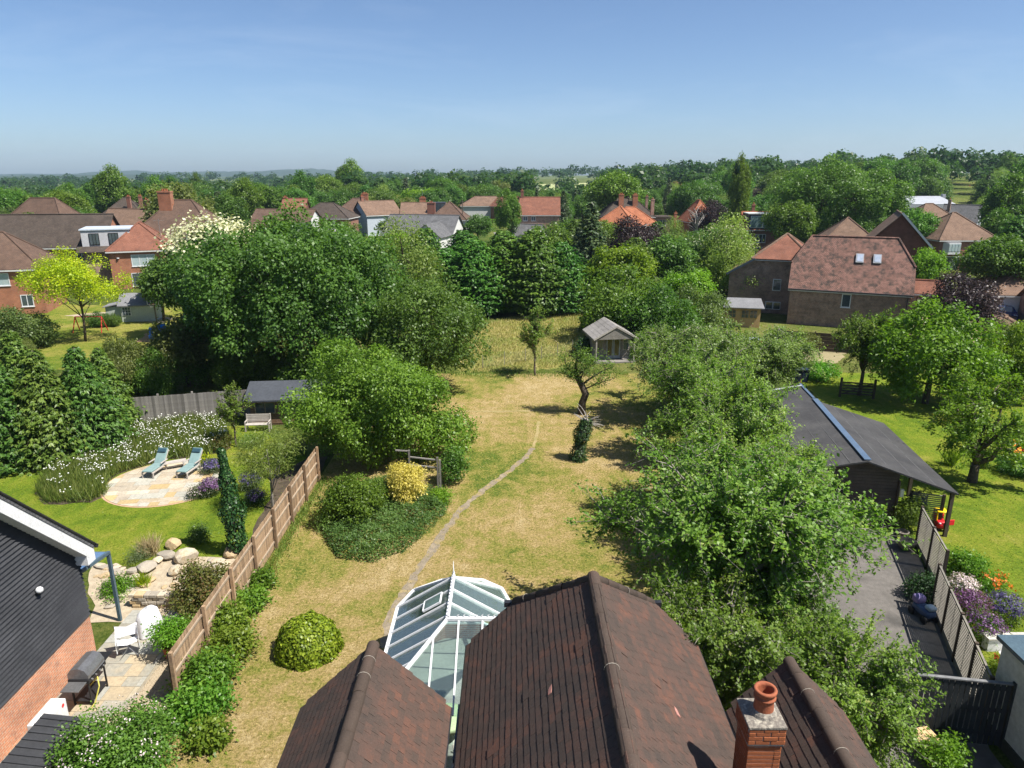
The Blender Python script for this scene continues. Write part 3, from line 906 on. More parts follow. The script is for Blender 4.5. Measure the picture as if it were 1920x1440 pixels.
M_JOINTW = pm('pale pointing', (.38, .34, .28), (.22, .2, .17), 14, .95)
JOINT_ME = MB().tube([(x * 1.04, .442, z * 1.04) for x, z in half_v], .005, 5).mesh('joint', M_JOINTW)
def lay_ridge(roof, a, b, k=1.0):
    a, b = Vector(a), Vector(b); d = (b - a).normalized(); L = (b - a).length
    x = d.cross(Vector((0, 0, 1))).normalized(); z = x.cross(d)
    n = int(L / .45)
    for i in range(n):
        M = Matrix((x * k, d * (L / n / .45), z * k)).transposed().to_4x4()
        M.translation = a + d * L * i / n + Vector((RNG.gauss(0, .005), 0, RNG.gauss(0, .006)))
        o = link('ridge_tile', RIDGE_ME, roof); o.matrix_basis = M
        if RNG.random() < .22:
            j = link('pointing', JOINT_ME, roof); j.matrix_basis = M

own = thing('house', 'house in the foreground with dark brown clay tile roofs and a brick chimney', 'house', (1.6, 9.0, 0))
M_OWNB = brickmat('house brick', (.30, .12, .07), (.22, .09, .055), (.30, .27, .23), blot=(.15, .09, .07))
def gable_roof(name, x0, x1, ze, zr, y0, y1, hip=0.0, hz=None, seed=1, caps=True):
    xr = (x0 + x1) / 2; hw = (x1 - x0) / 2; rise = zr - ze; Ls = math.hypot(hw, rise)
    mb = MB()
    bh = ((hz - ze) / rise * Ls) if hip else Ls
    yr = y1 - hip
    if hip:
        xl = x0 + hw * (hz - ze) / rise; xq = x1 - hw * (hz - ze) / rise
        P = dict(a=(x0, y0, ze), b=(x0, y1, ze), c=(xl, y1, hz), d=(xr, yr, zr), e=(xr, y0, zr), f=(x1, y0, ze), g=(x1, y1, ze), h=(xq, y1, hz))
        mb.plate([P['a'], P['e'], P['d'], P['c'], P['b']], .05); mb.plate([P['f'], P['g'], P['h'], P['d'], P['e']], .05)
        mb.plate([P['c'], P['d'], P['h']], .05)
    else:
        mb.plate([(x0, y0, ze), (xr, y0, zr), (xr, y1, zr), (x0, y1, ze)], .05)
        mb.plate([(x1, y1, ze), (xr, y1, zr), (xr, y0, zr), (x1, y0, ze)], .05)
    roof = wb(mb, 'roof', M_RIDGE, own)
    def inside(a, b):
        lim = (y1 - y0) if b < bh else (y1 - y0) - hip * (b - bh) / max(1e-6, Ls - bh)
        return .05 < a < lim + .03 and b < Ls - .03
    lay_tiles(roof, (x0, y0, ze), (0, 1, 0), Vector((hw, 0, rise)).normalized(), y1 - y0, Ls, inside, seed)
    lay_tiles(roof, (x1, y0, ze), (0, 1, 0), Vector((-hw, 0, rise)).normalized(), y1 - y0, Ls, inside, seed + 50)
    lay_ridge(roof, (xr, y0, zr + .0), (xr, yr + .12, zr + .0), .95)
    if hip:
        lay_ridge(roof, (xl, y1 + .03, hz + .02), (xr, yr, zr + .02), .78); lay_ridge(roof, (xq, y1 + .03, hz + .02), (xr, yr, zr + .02), .78)
    wl_ = MB().add([(x0 + .3, y0, 0), (x1 - .3, y0, 0), (x1 - .3, y1 - .22, 0), (x0 + .3, y1 - .22, 0), (x0 + .3, y0, ze + .1), (x1 - .3, y0, ze + .1), (x1 - .3, y1 - .22, ze + .1), (x0 + .3, y1 - .22, ze + .1)],
                   [(0, 3, 2, 1), (0, 1, 5, 4), (1, 2, 6, 5), (2, 3, 7, 6), (3, 0, 4, 7)])
    wb(wl_, 'wall', M_OWNB, own)
    for x, sx in ((x0, -1), (x1, 1)):
        g = MB().tube([(x + sx * .03, y0, ze - .03), (x + sx * .03, y1, ze - .03)], .055, 8)
        g.box(x - .02 + sx * -.03, y0, ze - .16, x + .02 + sx * -.03, y1, ze - .02)
        wb(g, 'gutter', M_BLACKP, own)
    return roof
ROOF1 = gable_roof('main', -1.0, 4.25, 4.5, 7.25, 4.2, 14.1, 1.6, 5.62, 11)
ROOF2 = gable_roof('left', -4.26, -1.3, 4.5, 5.92, 6.0, 12.1, seed=21)
ROOF3 = gable_roof('right', 4.42, 6.68, 4.5, 5.62, 5.5, 12.0, seed=31)
# short gutter ends at the half-hip
for x in (-.03, 3.22):
    wb(MB().cbox((x + .02, 14.2, 5.55), .34, .12, .12), 'gutter_end', M_BLACKP, own)
wb(MB().box(-1.32, 6.5, 2.3, -.98, 12.6, 2.6), 'lit_floor_slab', M_LITFLOOR, own)  # pale slab painting the lit floor seen through glass, not a roof
wb(MB().box(-1.30, 12.6, 2.4, -.98, 14.3, 2.7), 'valley_gutter', pm('dark blue glass reflection', (.03, .045, .08), (.05, .06, .09), 2, .35), own)  # dark blue puts the near glass's reflection into the gutter's colour
# loose pale tiles that have been replaced
for (x, y, ze_, sx) in ((.68, 10.55, 0, 1), (2.85, 10.35, 0, -1)):
    zz = 4.5 + ((x + 1.0) if sx > 0 else (4.25 - x)) * 2.75 / 2.625 + .058
    tl = MB().cbox((x, y, zz), .09 if sx < 0 else .075, .42, .012, ry=-sx * R(46.3), rz=R(-7 * sx))
    sub(tl, 'patch_tile', pm('pale pink tile', (.42, .20, .16), (.36, .17, .14), 6, .8), ROOF1)
ALL_TILES.sort(key=lambda t: t[0])
def seen(M):
    p = M.translation; d = p - Vector((0, 0, CAMH)); zc = d.y * CP - d.z * SP
    u = 960 + FPX * d.x / zc; v = 720 - FPX * (d.y * SP + d.z * CP) / zc
    return 0 < u < 1920 and 0 < v < 1445
near = [t for t in ALL_TILES if seen(t[1])][:300]
nid = set(id(t) for t in near)
for d_, M, roof in near:
    o = link('tile', tile_me, roof); o.matrix_basis = M
tv = np.array([v.co for v in tile_me.vertices]); tf = [tuple(p.vertices) for p in tile_me.polygons]
for roof in (ROOF1, ROOF2, ROOF3):
    rest = [t for t in ALL_TILES if t[2] == roof and id(t) not in nid]
    mb = MB()
    for d_, M, _ in rest:
        A = np.array(M)[:3, :3]; T = np.array(M.translation)
        o_ = len(mb.v); mb.v += [tuple(q) for q in tv @ A.T + T]; mb.f += [tuple(i + o_ for i in f) for f in tf]
    me = mb.mesh('tiles', M_TILE)
    at = me.attributes.new('rnd', 'FLOAT', 'FACE')
    at.data.foreach_set('value', np.repeat(np.random.default_rng(len(rest)).random(len(rest)), 6).astype(np.float32))
    tag(link('tiles', me, roof), kind='stuff')

# chimney: bricks one by one on a mortar core, cap, pot
cx, cy, ctop = 3.86, 9.12, 7.0
chim = wb(MB().box(cx - .245, cy - .27, 3.5, cx + .245, cy + .27, ctop - .36).box(cx - .275, cy - .30, ctop - .36, cx + .275, cy + .30, ctop - .06), 'chimney', M_MORTAR, own)
bk = MB().bev((0, 0, 0), .215, .1025, .065, .006).mesh('brick', M_BRICK)
bh_ = MB().bev((0, 0, 0), .1025, .1025, .065, .006).mesh('brick', M_BRICK)
zc_, row = ctop - .03 - .0375, 0
while zc_ > 4.9:
    g = .035 if row < 4 else .0
    hx, hy = .25 + g, .275 + g
    if row >= 5: hx, hy = .25, .275
    elif row == 4: hx, hy = .255, .28
    for face in range(4):
        L = (hx if face % 2 == 0 else hy) * 2
        if row % 2 == 0: segs = [(.215, 0)] * 2 + [(.1025, 1)]
        else: segs = [(.1025, 1)] + [(.215, 0)] * 2
        if row in (4,): segs = [(.1025, 1)] * 5
        tot = sum(s[0] for s in segs); gap = (L - tot - (0.05 if face % 2 else 0)) / (len(segs))
        p = -L / 2 + gap / 2
        for wdt, h in segs:
            c = p + wdt / 2; p += wdt + gap
            if face == 0: loc, rz = (cx + c, cy - hy + .05, zc_), 0
            elif face == 1: loc, rz = (cx + hx - .05, cy + c, zc_), PI / 2
            elif face == 2: loc, rz = (cx - c, cy + hy - .05, zc_), PI
            else: loc, rz = (cx - hx + .05, cy - c, zc_), -PI / 2
            if face == 2 and zc_ < 6.6: continue
            o = link('brick', bh_ if h else bk, chim, (loc[0] + RNG.gauss(0, .002), loc[1] + RNG.gauss(0, .002), loc[2]), rz)
    zc_ -= .0755; row += 1
capm = MB().bev((cx, cy, ctop - .025), .585, .64, .05, .012)
sub(capm, 'cap', M_CAP, chim)
pot = MB().lathe([(.16, 0), (.155, .05), (.145, .20), (.150, .27), (.168, .275), (.168, .30), (.150, .305), (.152, .36), (.170, .375), (.176, .41), (.166, .43), (.128, .43), (.118, .38), (.110, .1)], (cx + .03, cy + .02, ctop), 28)
sub(pot, 'chimney_pot', M_TERRA, chim, True)
sub(MB().lathe([(.22, 0), (.20, .05), (.155, .09)], (cx + .03, cy + .02, ctop - .01), 20), 'pot_bedding', M_CAP, chim)
wb(MB().plate([(3.40, 8.75, 5.36), (3.46, 9.5, 5.36), (4.2, 9.55, 4.58), (4.2, 8.75, 4.58)][::-1], .015), 'flashing', M_LEAD, own)

# ------------------------------------------------------------------ conservatory
M_GLASSR = glassmat('conservatory glass', (.88, .95, .93), .95, .03, .05)
cons = thing('conservatory', 'white framed glass conservatory with finial and hipped roof on the brown tiled house', 'conservatory', (-1.8, 17, 0))
hub, J, T_, Cn = Vector((-1.76, 18.95, 3.3)), Vector((-1.76, 16.8, 3.3)), Vector((-.1, 16.8, 3.3)), Vector((-3.5, 14.4, 2.25))
oct_ = [Vector(p + (2.25,)) for p in ((-3.5, 18.95), (-3.12, 19.9), (-2.25, 20.5), (-.98, 20.5), (-.33, 20.0), (-.03, 19.1))]
V_ = Vector((-.03, 18.35, 2.25)); Nr = Vector((-.1, 14.4, 2.25))
def clip_poly(poly, nrm, d):
    out = []
    for i in range(len(poly)):
        a, b = poly[i], poly[(i + 1) % len(poly)]
        da, db = a.dot(nrm) - d, b.dot(nrm) - d
        if da >= 0: out.append(a)
        if (da >= 0) != (db >= 0): out.append(a.lerp(b, da / (da - db)))
    return out
def glaze(poly, axis, cuts):
    """panes between the cuts along an axis, with a white bar on every cut"""
    ax = Vector(axis); vals = [p.dot(ax) for p in poly]; edges = [min(vals)] + list(cuts) + [max(vals)]
    for i in range(len(edges) - 1):
        q = clip_poly(clip_poly(poly, ax, edges[i]), -ax, -edges[i + 1])
        if len(q) > 2: wb(MB().plate(q, .016), 'pane', M_GLASSR, cons)
    for c in cuts:
        q = [p for p in clip_poly(poly, ax, c) if abs(p.dot(ax) - c) < 1e-4]
        if len(q) == 2:
            wb(MB().bar(q[0] + Vector((0, 0, .02)), q[1] + Vector((0, 0, .02)), .045, .05), 'glazing_bar', M_WHITE, cons)
left_eave = Vector((-3.5, 18.95, 2.25))
glaze([hub, left_eave, Cn, J], (0, 1, 0), [15.05, 15.7, 16.35, 17.0, 17.65, 18.3])
glaze([J, Cn, Nr, T_], (1, 0, 0), [-2.75, -2.1, -1.45, -.8])
glaze([hub, J, V_, oct_[5]], (0, 1, 0), [17.6, 18.3])
glaze([J, T_, V_], (1, 0, 0), [-1.1, -.6])
for i in range(5):
    wb(MB().plate([hub, oct_[i + 1], oct_[i]], .016), 'pane', M_GLASSR, cons)
for i in range(6):
    wb(MB().bar(hub + Vector((0, 0, .02)), oct_[i] + Vector((0, 0, .02)), .045, .05), 'glazing_bar', M_WHITE, cons)
for a, b, w in ((hub, J, .10), (J, T_, .10), (J, Cn, .06), (J, V_, .05)):
    wb(MB().bar(a + Vector((0, 0, .045)), b + Vector((0, 0, .045)), w, .09), 'ridge_bar', M_WHITE, cons)
eave = [Cn] + [left_eave] + oct_[1:] + [V_]
for i in range(len(eave) - 1):
    wb(MB().bar(eave[i] - Vector((0, 0, .03)), eave[i + 1] - Vector((0, 0, .03)), .10, .12), 'eaves_beam', M_WHITE, cons)
for k in range(13):
    y = 16.85 + k * .165
    wb(MB().tube([(-1.76, y, 3.37), (-1.76, y + .02, 3.45), (-1.76, y + .06, 3.48)], [.02, .018, .006], 5), 'cresting', M_WHITE, cons)
for k in range(8):
    x = -1.5 + k * .165
    wb(MB().tube([(x, 16.8, 3.37), (x + .02, 16.8, 3.45), (x + .06, 16.8, 3.48)], [.02, .018, .006], 5), 'cresting', M_WHITE, cons)
wb(MB().lathe([(.055, 0), (.05, .05), (.03, .08), (.045, .12), (.018, .18), (.004, .52)], (-1.76, 18.97, 3.33), 12), 'finial', M_WHITE, cons, True)
# opening roof vent
vent = [Vector((-2.05, 18.22, 3.20)), Vector((-2.05, 17.73, 3.20)), Vector((-2.55, 17.73, 2.90)), Vector((-2.55, 18.22, 2.90))]
vo = wb(MB().plate([p + Vector((0, 0, .03)) for p in vent], .03), 'roof_vent', glassmat('vent glass', (.55, .80, .74), 1.2, .06, .18), cons)
for i in range(4):
    sub(MB().bar(vent[i] + Vector((0, 0, .045)), vent[(i + 1) % 4] + Vector((0, 0, .045)), .05, .05), 'frame', M_WHITE, vo)
# sides: dwarf wall, mullions and upright panes
M_GLASSW = glassmat('side glass', (.72, .88, .84), 1.0, .04)
ring = [Vector((p.x, p.y, 0)) for p in eave]
for i in range(len(ring) - 1):
    a, b = ring[i], ring[i + 1]; k = max(1, round((b - a).length / .75))
    wb(MB().bar(a + Vector((0, 0, .3)), b + Vector((0, 0, .3)), .12, .6), 'dwarf_wall', M_OWNB, cons)
    for j in range(k):
        p, q = a.lerp(b, j / k), a.lerp(b, (j + 1) / k)
        wb(MB().bar(p + Vector((0, 0, .6)), p + Vector((0, 0, 2.2)), .07, .07), 'mullion', M_WHITE, cons)
        wb(MB().add([p + Vector((0, 0, .62)), q + Vector((0, 0, .62)), q + Vector((0, 0, 2.18)), p + Vector((0, 0, 2.18))], [(0, 1, 2, 3)]), 'side_pane', M_GLASSW, cons)
    wb(MB().bar(a + Vector((0, 0, .62)), b + Vector((0, 0, .62)), .10, .05), 'sill', M_WHITE, cons)
    wb(MB().bar(a + Vector((0, 0, 1.75)), b + Vector((0, 0, 1.75)), .06, .05), 'transom', M_WHITE, cons)
fl = MB().prism([(p.x, p.y) for p in ring] + [(-.1, 14.4)], .01, .06)
wb(fl, 'floor', pm('grey stone floor', (.26, .26, .235), (.20, .20, .185), 1.5, .5), cons)
# table and cane chairs inside
M_CANE = pm('pale cane', (.42, .46, .40), (.34, .38, .33), 6, .7)
M_CLOTH = pm('pale green cloth', (.56, .62, .38), (.50, .56, .34), 3, .8)
tb = thing('dining_table', 'round table with pale green cloth inside the conservatory', 'table', (-1.75, 16.05, .06))
MB().lathe([(.52, .55), (.54, .70), (.52, .73), (.3, .735)], (0, 0, 0), 28).build('table_top', M_CLOTH, tb, True)
MB().tube([(0, 0, 0), (0, 0, .6)], .06, 10).build('pedestal', M_CANE, tb)
MB().lathe([(.28, 0), (.26, .04), (.05, .07)], (0, 0, 0), 16).build('base', M_CANE, tb)
def cane_chair(x, y, rz, label):
    c = thing('cane_chair', label, 'chair', (x, y, .06), rz, 'cane chairs round the conservatory table')
    MB().bev((0, 0, .42), .52, .5, .07, .025).build('seat', M_CANE, c)
    for k in range(9):
        t = (k - 4) / 4; xx = t * .25; yy = .24 - .10 * t * t
        MB().tube([(xx, yy, .44), (xx * 1.1, yy + .08, .98)], .012, 5).build('slat', M_CANE, c)
    MB().tube([(-.28, -.15, .62), (-.30, .15, .75), (-.24, .27, .98), (0, .34, 1.03), (.24, .27, .98), (.30, .15, .75), (.28, -.15, .62)], .022, 7).build('frame', M_CANE, c)
    for sx in (-1, 1):
        for sy in (-1, 1): MB().tube([(sx * .23, sy * .21, 0), (sx * .22, sy * .2, .42)], .02, 6).build('leg', M_CANE, c)
cane_chair(-2.05, 15.25, PI, 'cane chair with its back to the camera, inside the conservatory')
cane_chair(-1.0, 15.6, -PI * .65, 'cane chair on the house side of the conservatory table')
cane_chair(-2.6, 16.3, PI * .5, 'cane chair on the lawn side of the conservatory table')

# ------------------------------------------------------------------ neighbouring and distant houses
def tilemat(name, c1, c2, blot, amt=.6, bh=.13): return brickmat(name, c1, c2, sc3(c1, .45), .2, bh, .012, .92, blot, amt, .5, .5, .7, .012)
RF = dict(
    brown=tilemat('roof brown', (0.108, 0.068, 0.050), (0.137, 0.086, 0.061), (0.072, 0.054, 0.043)),
    tan=tilemat('roof tan', (0.169, 0.108, 0.076), (0.202, 0.130, 0.090), (0.115, 0.079, 0.058)),
    dark=tilemat('roof dark', (0.061, 0.049, 0.040), (0.079, 0.059, 0.048), (0.108, 0.086, 0.065), .4),
    red=tilemat('roof red', (0.194, 0.083, 0.054), (0.238, 0.101, 0.065), (0.122, 0.072, 0.054)),
    orange=tilemat('roof orange', (0.331, 0.119, 0.061), (0.374, 0.144, 0.072), (0.216, 0.086, 0.050)),
    pink=brickmat('roof weathered', (.185, .098, .076), (.245, .135, .105), (.08, .045, .035), .2, .13, .014, .92, (.045, .038, .032), .92, .6, .5, .8, .014, 1.7, .47),
    grey=tilemat('roof grey', (0.108, 0.108, 0.112), (0.130, 0.130, 0.133), (0.094, 0.094, 0.097), .3),
    zinc=pm('roof pale metal', (0.360, 0.374, 0.403), (0.302, 0.317, 0.338), .5, .5, tint=False),
)
WM = dict(
    orange=brickmat('brick orange', (0.360, 0.119, 0.054), (0.288, 0.094, 0.043), (0.288, 0.216, 0.158), blot=(0.245, 0.086, 0.043)),
    red=brickmat('brick red', (0.259, 0.086, 0.050), (0.202, 0.068, 0.042), (0.238, 0.194, 0.158)),
    dark=brickmat('brick brown', (.31, .155, .105), (.20, .112, .082), (.38, .33, .28), ms=.013, blot=(.13, .085, .065), blot_amt=.6, var=.9, bs=2.2, bt=.48),
    white=pm('white render', (0.562, 0.562, 0.547), (0.504, 0.504, 0.497), .6, .85),
    pale=pm('pale blue render', (0.374, 0.418, 0.461), (0.346, 0.389, 0.432), .6, .85),
    hung=tilemat('tile hung wall', (0.144, 0.061, 0.043), (0.180, 0.079, 0.058), (0.101, 0.058, 0.043), .5),
    shed=pm('pale green boards', (0.432, 0.461, 0.418), (0.374, 0.410, 0.367), 1, .7),
)
M_PANE = pm('window glass dark', (.035, .05, .06), (.07, .09, .10), .7, .08, spec=.8)
M_NET = pm('window glass curtained', (.30, .40, .42), (.42, .48, .48), 1.5, .15, spec=.7)
M_FASCIA = pm('fascia pale', (.55, .55, .53), (.45, .45, .44), 1, .6)

def window(p, face, W, D, xc, zc, w, h, nx=2, pane=None, frame=None):
    """frame with mullions standing proud of the wall, panes set back in it"""
    def pt(a, out, z):
        return {'f': (a, -out, z), 'r': (W + out, a, z), 'l': (-out, D - a, z), 'b': (W - a, D + out, z)}[face]
    def slab(mb, a0, a1, z0, z1, o0, o1):
        P = [pt(a0, o0, z0), pt(a1, o0, z0), pt(a1, o0, z1), pt(a0, o0, z1), pt(a0, o1, z0), pt(a1, o1, z0), pt(a1, o1, z1), pt(a0, o1, z1)]
        mb.add(P, [(0, 1, 2, 3), (4, 7, 6, 5), (0, 4, 5, 1), (1, 5, 6, 2), (2, 6, 7, 3), (3, 7, 4, 0)])
    x0, x1, z0, z1 = xc - w / 2, xc + w / 2, zc - h / 2, zc + h / 2
    t = min(.08, w * .12); mb = MB()
    for a0, a1, b0, b1 in ((x0, x1, z1 - t, z1), (x0, x1, z0, z0 + t), (x0, x0 + t, z0 + t, z1 - t), (x1 - t, x1, z0 + t, z1 - t)): slab(mb, a0, a1, b0, b1, -.02, .05)
    for k in range(1, nx):
        m = x0 + w * k / nx; slab(mb, m - t * .45, m + t * .45, z0 + t, z1 - t, -.02, .045)
    slab(mb, x0 - .06, x1 + .06, z0 - .06, z0, -.02, .10)
    win = mb.build('window', frame or M_WHITE, p)
    for k in range(nx):
        q = MB(); slab(q, x0 + w * k / nx + t * .3, x0 + w * (k + 1) / nx - t * .3, z0 + t * .5, z1 - t * .5, -.02, .015)
        q.build('pane', pane or M_PANE, win)
    return win

def roof_mesh(kind, w, d, he, rise, oh=.35, x0=0, y0=0, half=.45):
    a, b, c, e = x0 - oh, x0 + w + oh, y0 - oh, y0 + d + oh; m = (y0 + y0 + d) / 2; mx = x0 + w / 2; z, zr = he, he + rise; mb = MB()
    t = .10; A, B, C_, D_ = (a, c, z), (b, c, z), (b, e, z), (a, e, z)
    if kind == 'hipx':
        k = (d / 2 + oh); p, q = (a + k, m, zr), (b - k, m, zr)
        for pl in ([A, B, q, p], [C_, D_, p, q], [B, C_, q], [D_, A, p]): mb.plate(pl, t, (0, 0, 1))
        rd = [(p, q), (A, p), (D_, p), (B, q), (C_, q)]
    elif kind == 'hipy':
        k = (w / 2 + oh); p, q = (mx, c + k, zr), (mx, e - k, zr)
        for pl in ([D_, A, p, q], [B, C_, q, p], [A, B, p], [C_, D_, q]): mb.plate(pl, t, (0, 0, 1))
        rd = [(p, q), (A, p), (B, p), (C_, q), (D_, q)]
    elif kind == 'pyr':
        p = (mx, m, zr)
        for pl in ([A, B, p], [B, C_, p], [C_, D_, p], [D_, A, p]): mb.plate(pl, t, (0, 0, 1))
        rd = [(A, p), (B, p), (C_, p), (D_, p)]
    elif kind == 'gabx':
        p, q = (a, m, zr), (b, m, zr)
        for pl in ([A, B, q, p], [C_, D_, p, q]): mb.plate(pl, t, (0, 0, 1))
        rd = [(p, q)]
    elif kind == 'gaby':
        p, q = (mx, c, zr), (mx, e, zr)
        for pl in ([D_, A, p, q], [B, C_, q, p]): mb.plate(pl, t, (0, 0, 1))
        rd = [(p, q)]
    elif kind == 'halfx':                    # gable with the top clipped into a small hip at both ends
        k = half; zz = z + rise * (1 - k); hd = (d / 2 + oh) * k
        p, q = (a + hd * .75, m, zr), (b - hd * .75, m, zr)
        f0, b0 = c + (d / 2 + oh) * (1 - k), e - (d / 2 + oh) * (1 - k)
        L1, L2, R1, R2 = (a, f0, zz), (a, b0, zz), (b, f0, zz), (b, b0, zz)
        for pl in ([A, B, R1, q, p, L1], [C_, D_, L2, p, q, R2], [R1, R2, q], [L2, L1, p]): mb.plate(pl, t, (0, 0, 1))
        rd = [(p, q), (L1, p), (L2, p), (R1, q), (R2, q)]
    elif kind == 'flat':
        mb.box(a, c, z, b, e, z + rise); rd = []
    return mb, rd
def gable_wall(mb, kind, w, d, he, rise, half=.45, x0=0, y0=0):
    r = rise * .97
    if kind in ('gabx', 'halfx'):
        k = 1 if kind == 'gabx' else 1 - half
        for x in (x0 + .0, x0 + w):
            s = -1 if x == x0 else 1
            P = [(x, y0, he), (x, y0 + d, he), (x, y0 + d - d / 2 * k, he + r * k), (x, y0 + d / 2 * k, he + r * k)]
            if kind == 'gabx': P = P[:3]
            mb.plate(P if s > 0 else P[::-1], .2, (s, 0, 0))
    elif kind == 'gaby':
        for y in (y0, y0 + d):
            s = -1 if y == y0 else 1
            P = [(x0, y, he), (x0 + w, y, he), (x0 + w / 2, y, he + r)]
            mb.plate(P if s < 0 else P[::-1], .2, (0, s, 0))

def project(p):
    d = Vector(p) - Vector((0, 0, CAMH)); zc = d.y * CP - d.z * SP
    return 960 + FPX * d.x / zc, 720 - FPX * (d.y * SP + d.z * CP) / zc
HOUSES = []                                  # where houses stand: no random tree grows through or in front of them
def keep_clear(loc, yaw, w, d, he, rise):
    M = Matrix.Translation(Vector(loc)) @ Matrix.Rotation(yaw, 4, 'Z')
    ps = [M @ Vector((x, y, z)) for x in (0, w) for y in (0, d) for z in (he * .85, he + rise)]
    uv = [project(p) for p in ps]; c = M @ Vector((w / 2, d / 2, 0))
    HOUSES.append((min(a for a, b in uv), max(a for a, b in uv), min(b for a, b in uv), max(b for a, b in uv), min(p.y for p in ps), c.x, c.y, max(w, d) * .62))
def house(label, loc, yaw, w, d, he, rise, kind, wall='orange', roof='brown', wins=(), chims=(), name='house', cat='house', group=None, ridges=True, fascia=True, oh=.35, half=.45):
    t = thing(name, label, cat, loc, yaw, group)
    keep_clear(loc, yaw, w, d, he, rise)
    mb = MB().box(0, 0, -.3, w, d, he); gable_wall(mb, kind, w, d, he, rise, half)
    mb.build('wall', WM[wall], t)
    rm, rd = roof_mesh(kind, w, d, he, rise, oh, half=half)
    ro = rm.build('roof', RF[roof], t)
    if ridges:
        for a, b in rd:
            MB().tube([Vector(a) + Vector((0, 0, .02)), Vector(b) + Vector((0, 0, .02))], .11, 6).build('ridge', RF[roof], ro)
    if fascia and kind != 'flat':
        fb = MB()
        for a, b in (((-oh, -oh), (w + oh, -oh)), ((w + oh, -oh), (w + oh, d + oh)), ((-oh, d + oh), (-oh, -oh))):
            if kind in ('gaby',) and a[1] == b[1]: continue
            if kind in ('gabx', 'halfx') and a[0] == b[0]: continue
            fb.bar((a[0], a[1], he - .16), (b[0], b[1], he - .16), .05, .16)
        if fb.v: fb.build('fascia', M_FASCIA, t)
    for wv in wins: window(t, wv[0], w, d, *wv[1:])
    for c in chims: chimney(t, *c)
    return t
def chimney(t, x, y, z0, z1, w=.9, dd=.55, mat='orange', pots=2):
    c = MB().box(x - w / 2, y - dd / 2, z0, x + w / 2, y + dd / 2, z1).box(x - w / 2 - .06, y - dd / 2 - .06, z1 - .22, x + w / 2 + .06, y + dd / 2 + .06, z1 + .03).build('chimney', WM[mat], t)
    for k in range(pots):
        MB().lathe([(.13, 0), (.11, .3), (.13, .34), (.10, .36)], (x + (k - (pots - 1) / 2) * .36, y, z1 + .03), 10).build('chimney_pot', M_TERRA, c)
def at_eave(u, v, he): 
    p = G(u, v, he); return Vector((p.x, p.y, 0))

# --- left row
p = at_eave(74, 503, 5.0)
h1 = house('orange brick house with white upstairs window and brown hipped roof behind the lime tree', p + Vector((-11.6, -3.4, 0)), R(17), 12, 8, 5.0, 3.7, 'hipx', 'orange', 'brown',
      [('f', 7.2, 3.9, 3.6, 1.35, 3, M_NET), ('f', 10.3, 1.5, 1.2, 1.3, 2), ('f', 5.5, 1.5, 2.4, 2.0, 3)], [(2, 4.5, 7, 10, .9, .6)])
p = at_eave(0, 470, 5.2)
house('long dark brown gabled roof behind the orange house at the frame edge', p + Vector((-8, 2.5, 0)), R(8), 19, 8.5, 5.2, 4.2, 'gabx', 'orange', 'dark', [('f', 16, 3.8, 1.6, 1.2, 2)])
p = at_eave(203, 471, 5.1)
h2 = house('red hip roofed brick house with a grey boxy dormer behind the lime tree', p, R(22), 7.4, 9.5, 5.1, 3.4, 'hipy', 'orange', 'red',
      [('f', 4.0, 3.75, 2.9, 1.55, 3, M_NET), ('f', 3.8, 1.2, 3.0, 1.8, 3), ('r', 3, 3.8, 1.4, 1.2, 2)], [])
dm = MB().box(-3.2, 2.2, 5.0, 2.6, 8.4, 7.7).build('dormer', pm('grey dormer cladding', (.42, .42, .43), (.36, .36, .37), 1, .7), h2)
MB().box(-3.35, 2.05, 7.7, 2.75, 8.55, 7.85).build('dormer_roof', pm('pale dormer roof', (.45, .50, .57), (.4, .45, .5), 1, .5), h2)
for xx in (-2.3, .0):
    q = MB().box(xx, 2.12, 5.75, xx + 1.2, 2.2, 7.3).build('dormer_window', pm('black window frame', (.02, .02, .022), None, 2, .4), h2)
    for k in range(3):
        MB().box(xx + .08 + k * .37, 2.09, 5.85, xx + .38 + k * .37, 2.115, 7.2).build('pane', M_PANE, q)
MB().box(-3.2, 1.9, 0, 0, 8.6, 5.0).build('wing_wall', WM['dark'], h2)
MB().plate([(-3.9, 1.2, 4.9), (.4, 1.2, 4.9), (.4, 2.2, 5.6), (-3.9, 2.2, 5.6)], .1).build('wing_roof', RF['dark'], h2)
MB().lathe([(.16, 0), (.16, .12)], (1.0, -.1, 4.1), 12).build('alarm_box', M_WHITE, h2)
p = at_eave(205, 452, 5.2)
house('big brown hipped roof with tall orange chimney behind the red roofed house', p + Vector((0, 6, 0)), R(2), 13.5, 10.5, 5.2, 5.6, 'hipx', 'white', 'brown',
      [('f', 12.3, 3.9, 1.5, 1.5, 2), ('f', 9.5, 3.9, 1.5, 1.3, 2)], [(4.6, 4.2, 8.5, 12.2, 2.0, 1.2, 'orange', 3)])
p = at_eave(95, 445, 4.6)
house('brown roofed house with white gable wall between the big roofs', p + Vector((0, 14, 0)), R(-14), 12, 8, 4.6, 3.9, 'gabx', 'white', 'tan', [('r', 4, 3, 1.6, 1.3, 2), ('f', 8, 3, 1.4, 1.2, 2)], [(8.5, 4, 7.5, 10.2, .8, .6, 'red')])
p = at_eave(-20, 440, 5)
house('brown tiled house with a flue pipe at the frame edge', p + Vector((-6, 10, 0)), R(-8), 14, 9, 5, 5.6, 'hipx', 'white', 'brown', [], [])
p = at_eave(45, 418, 5)
house('small dark roofed house far off beside a copper tree', p + Vector((0, 30, 0)), R(10), 9, 8, 5, 4, 'hipx', 'red', 'dark', [], [(8, 4, 6, 9.4, .8, .6, 'red')])
p = at_eave(220, 408, 5)
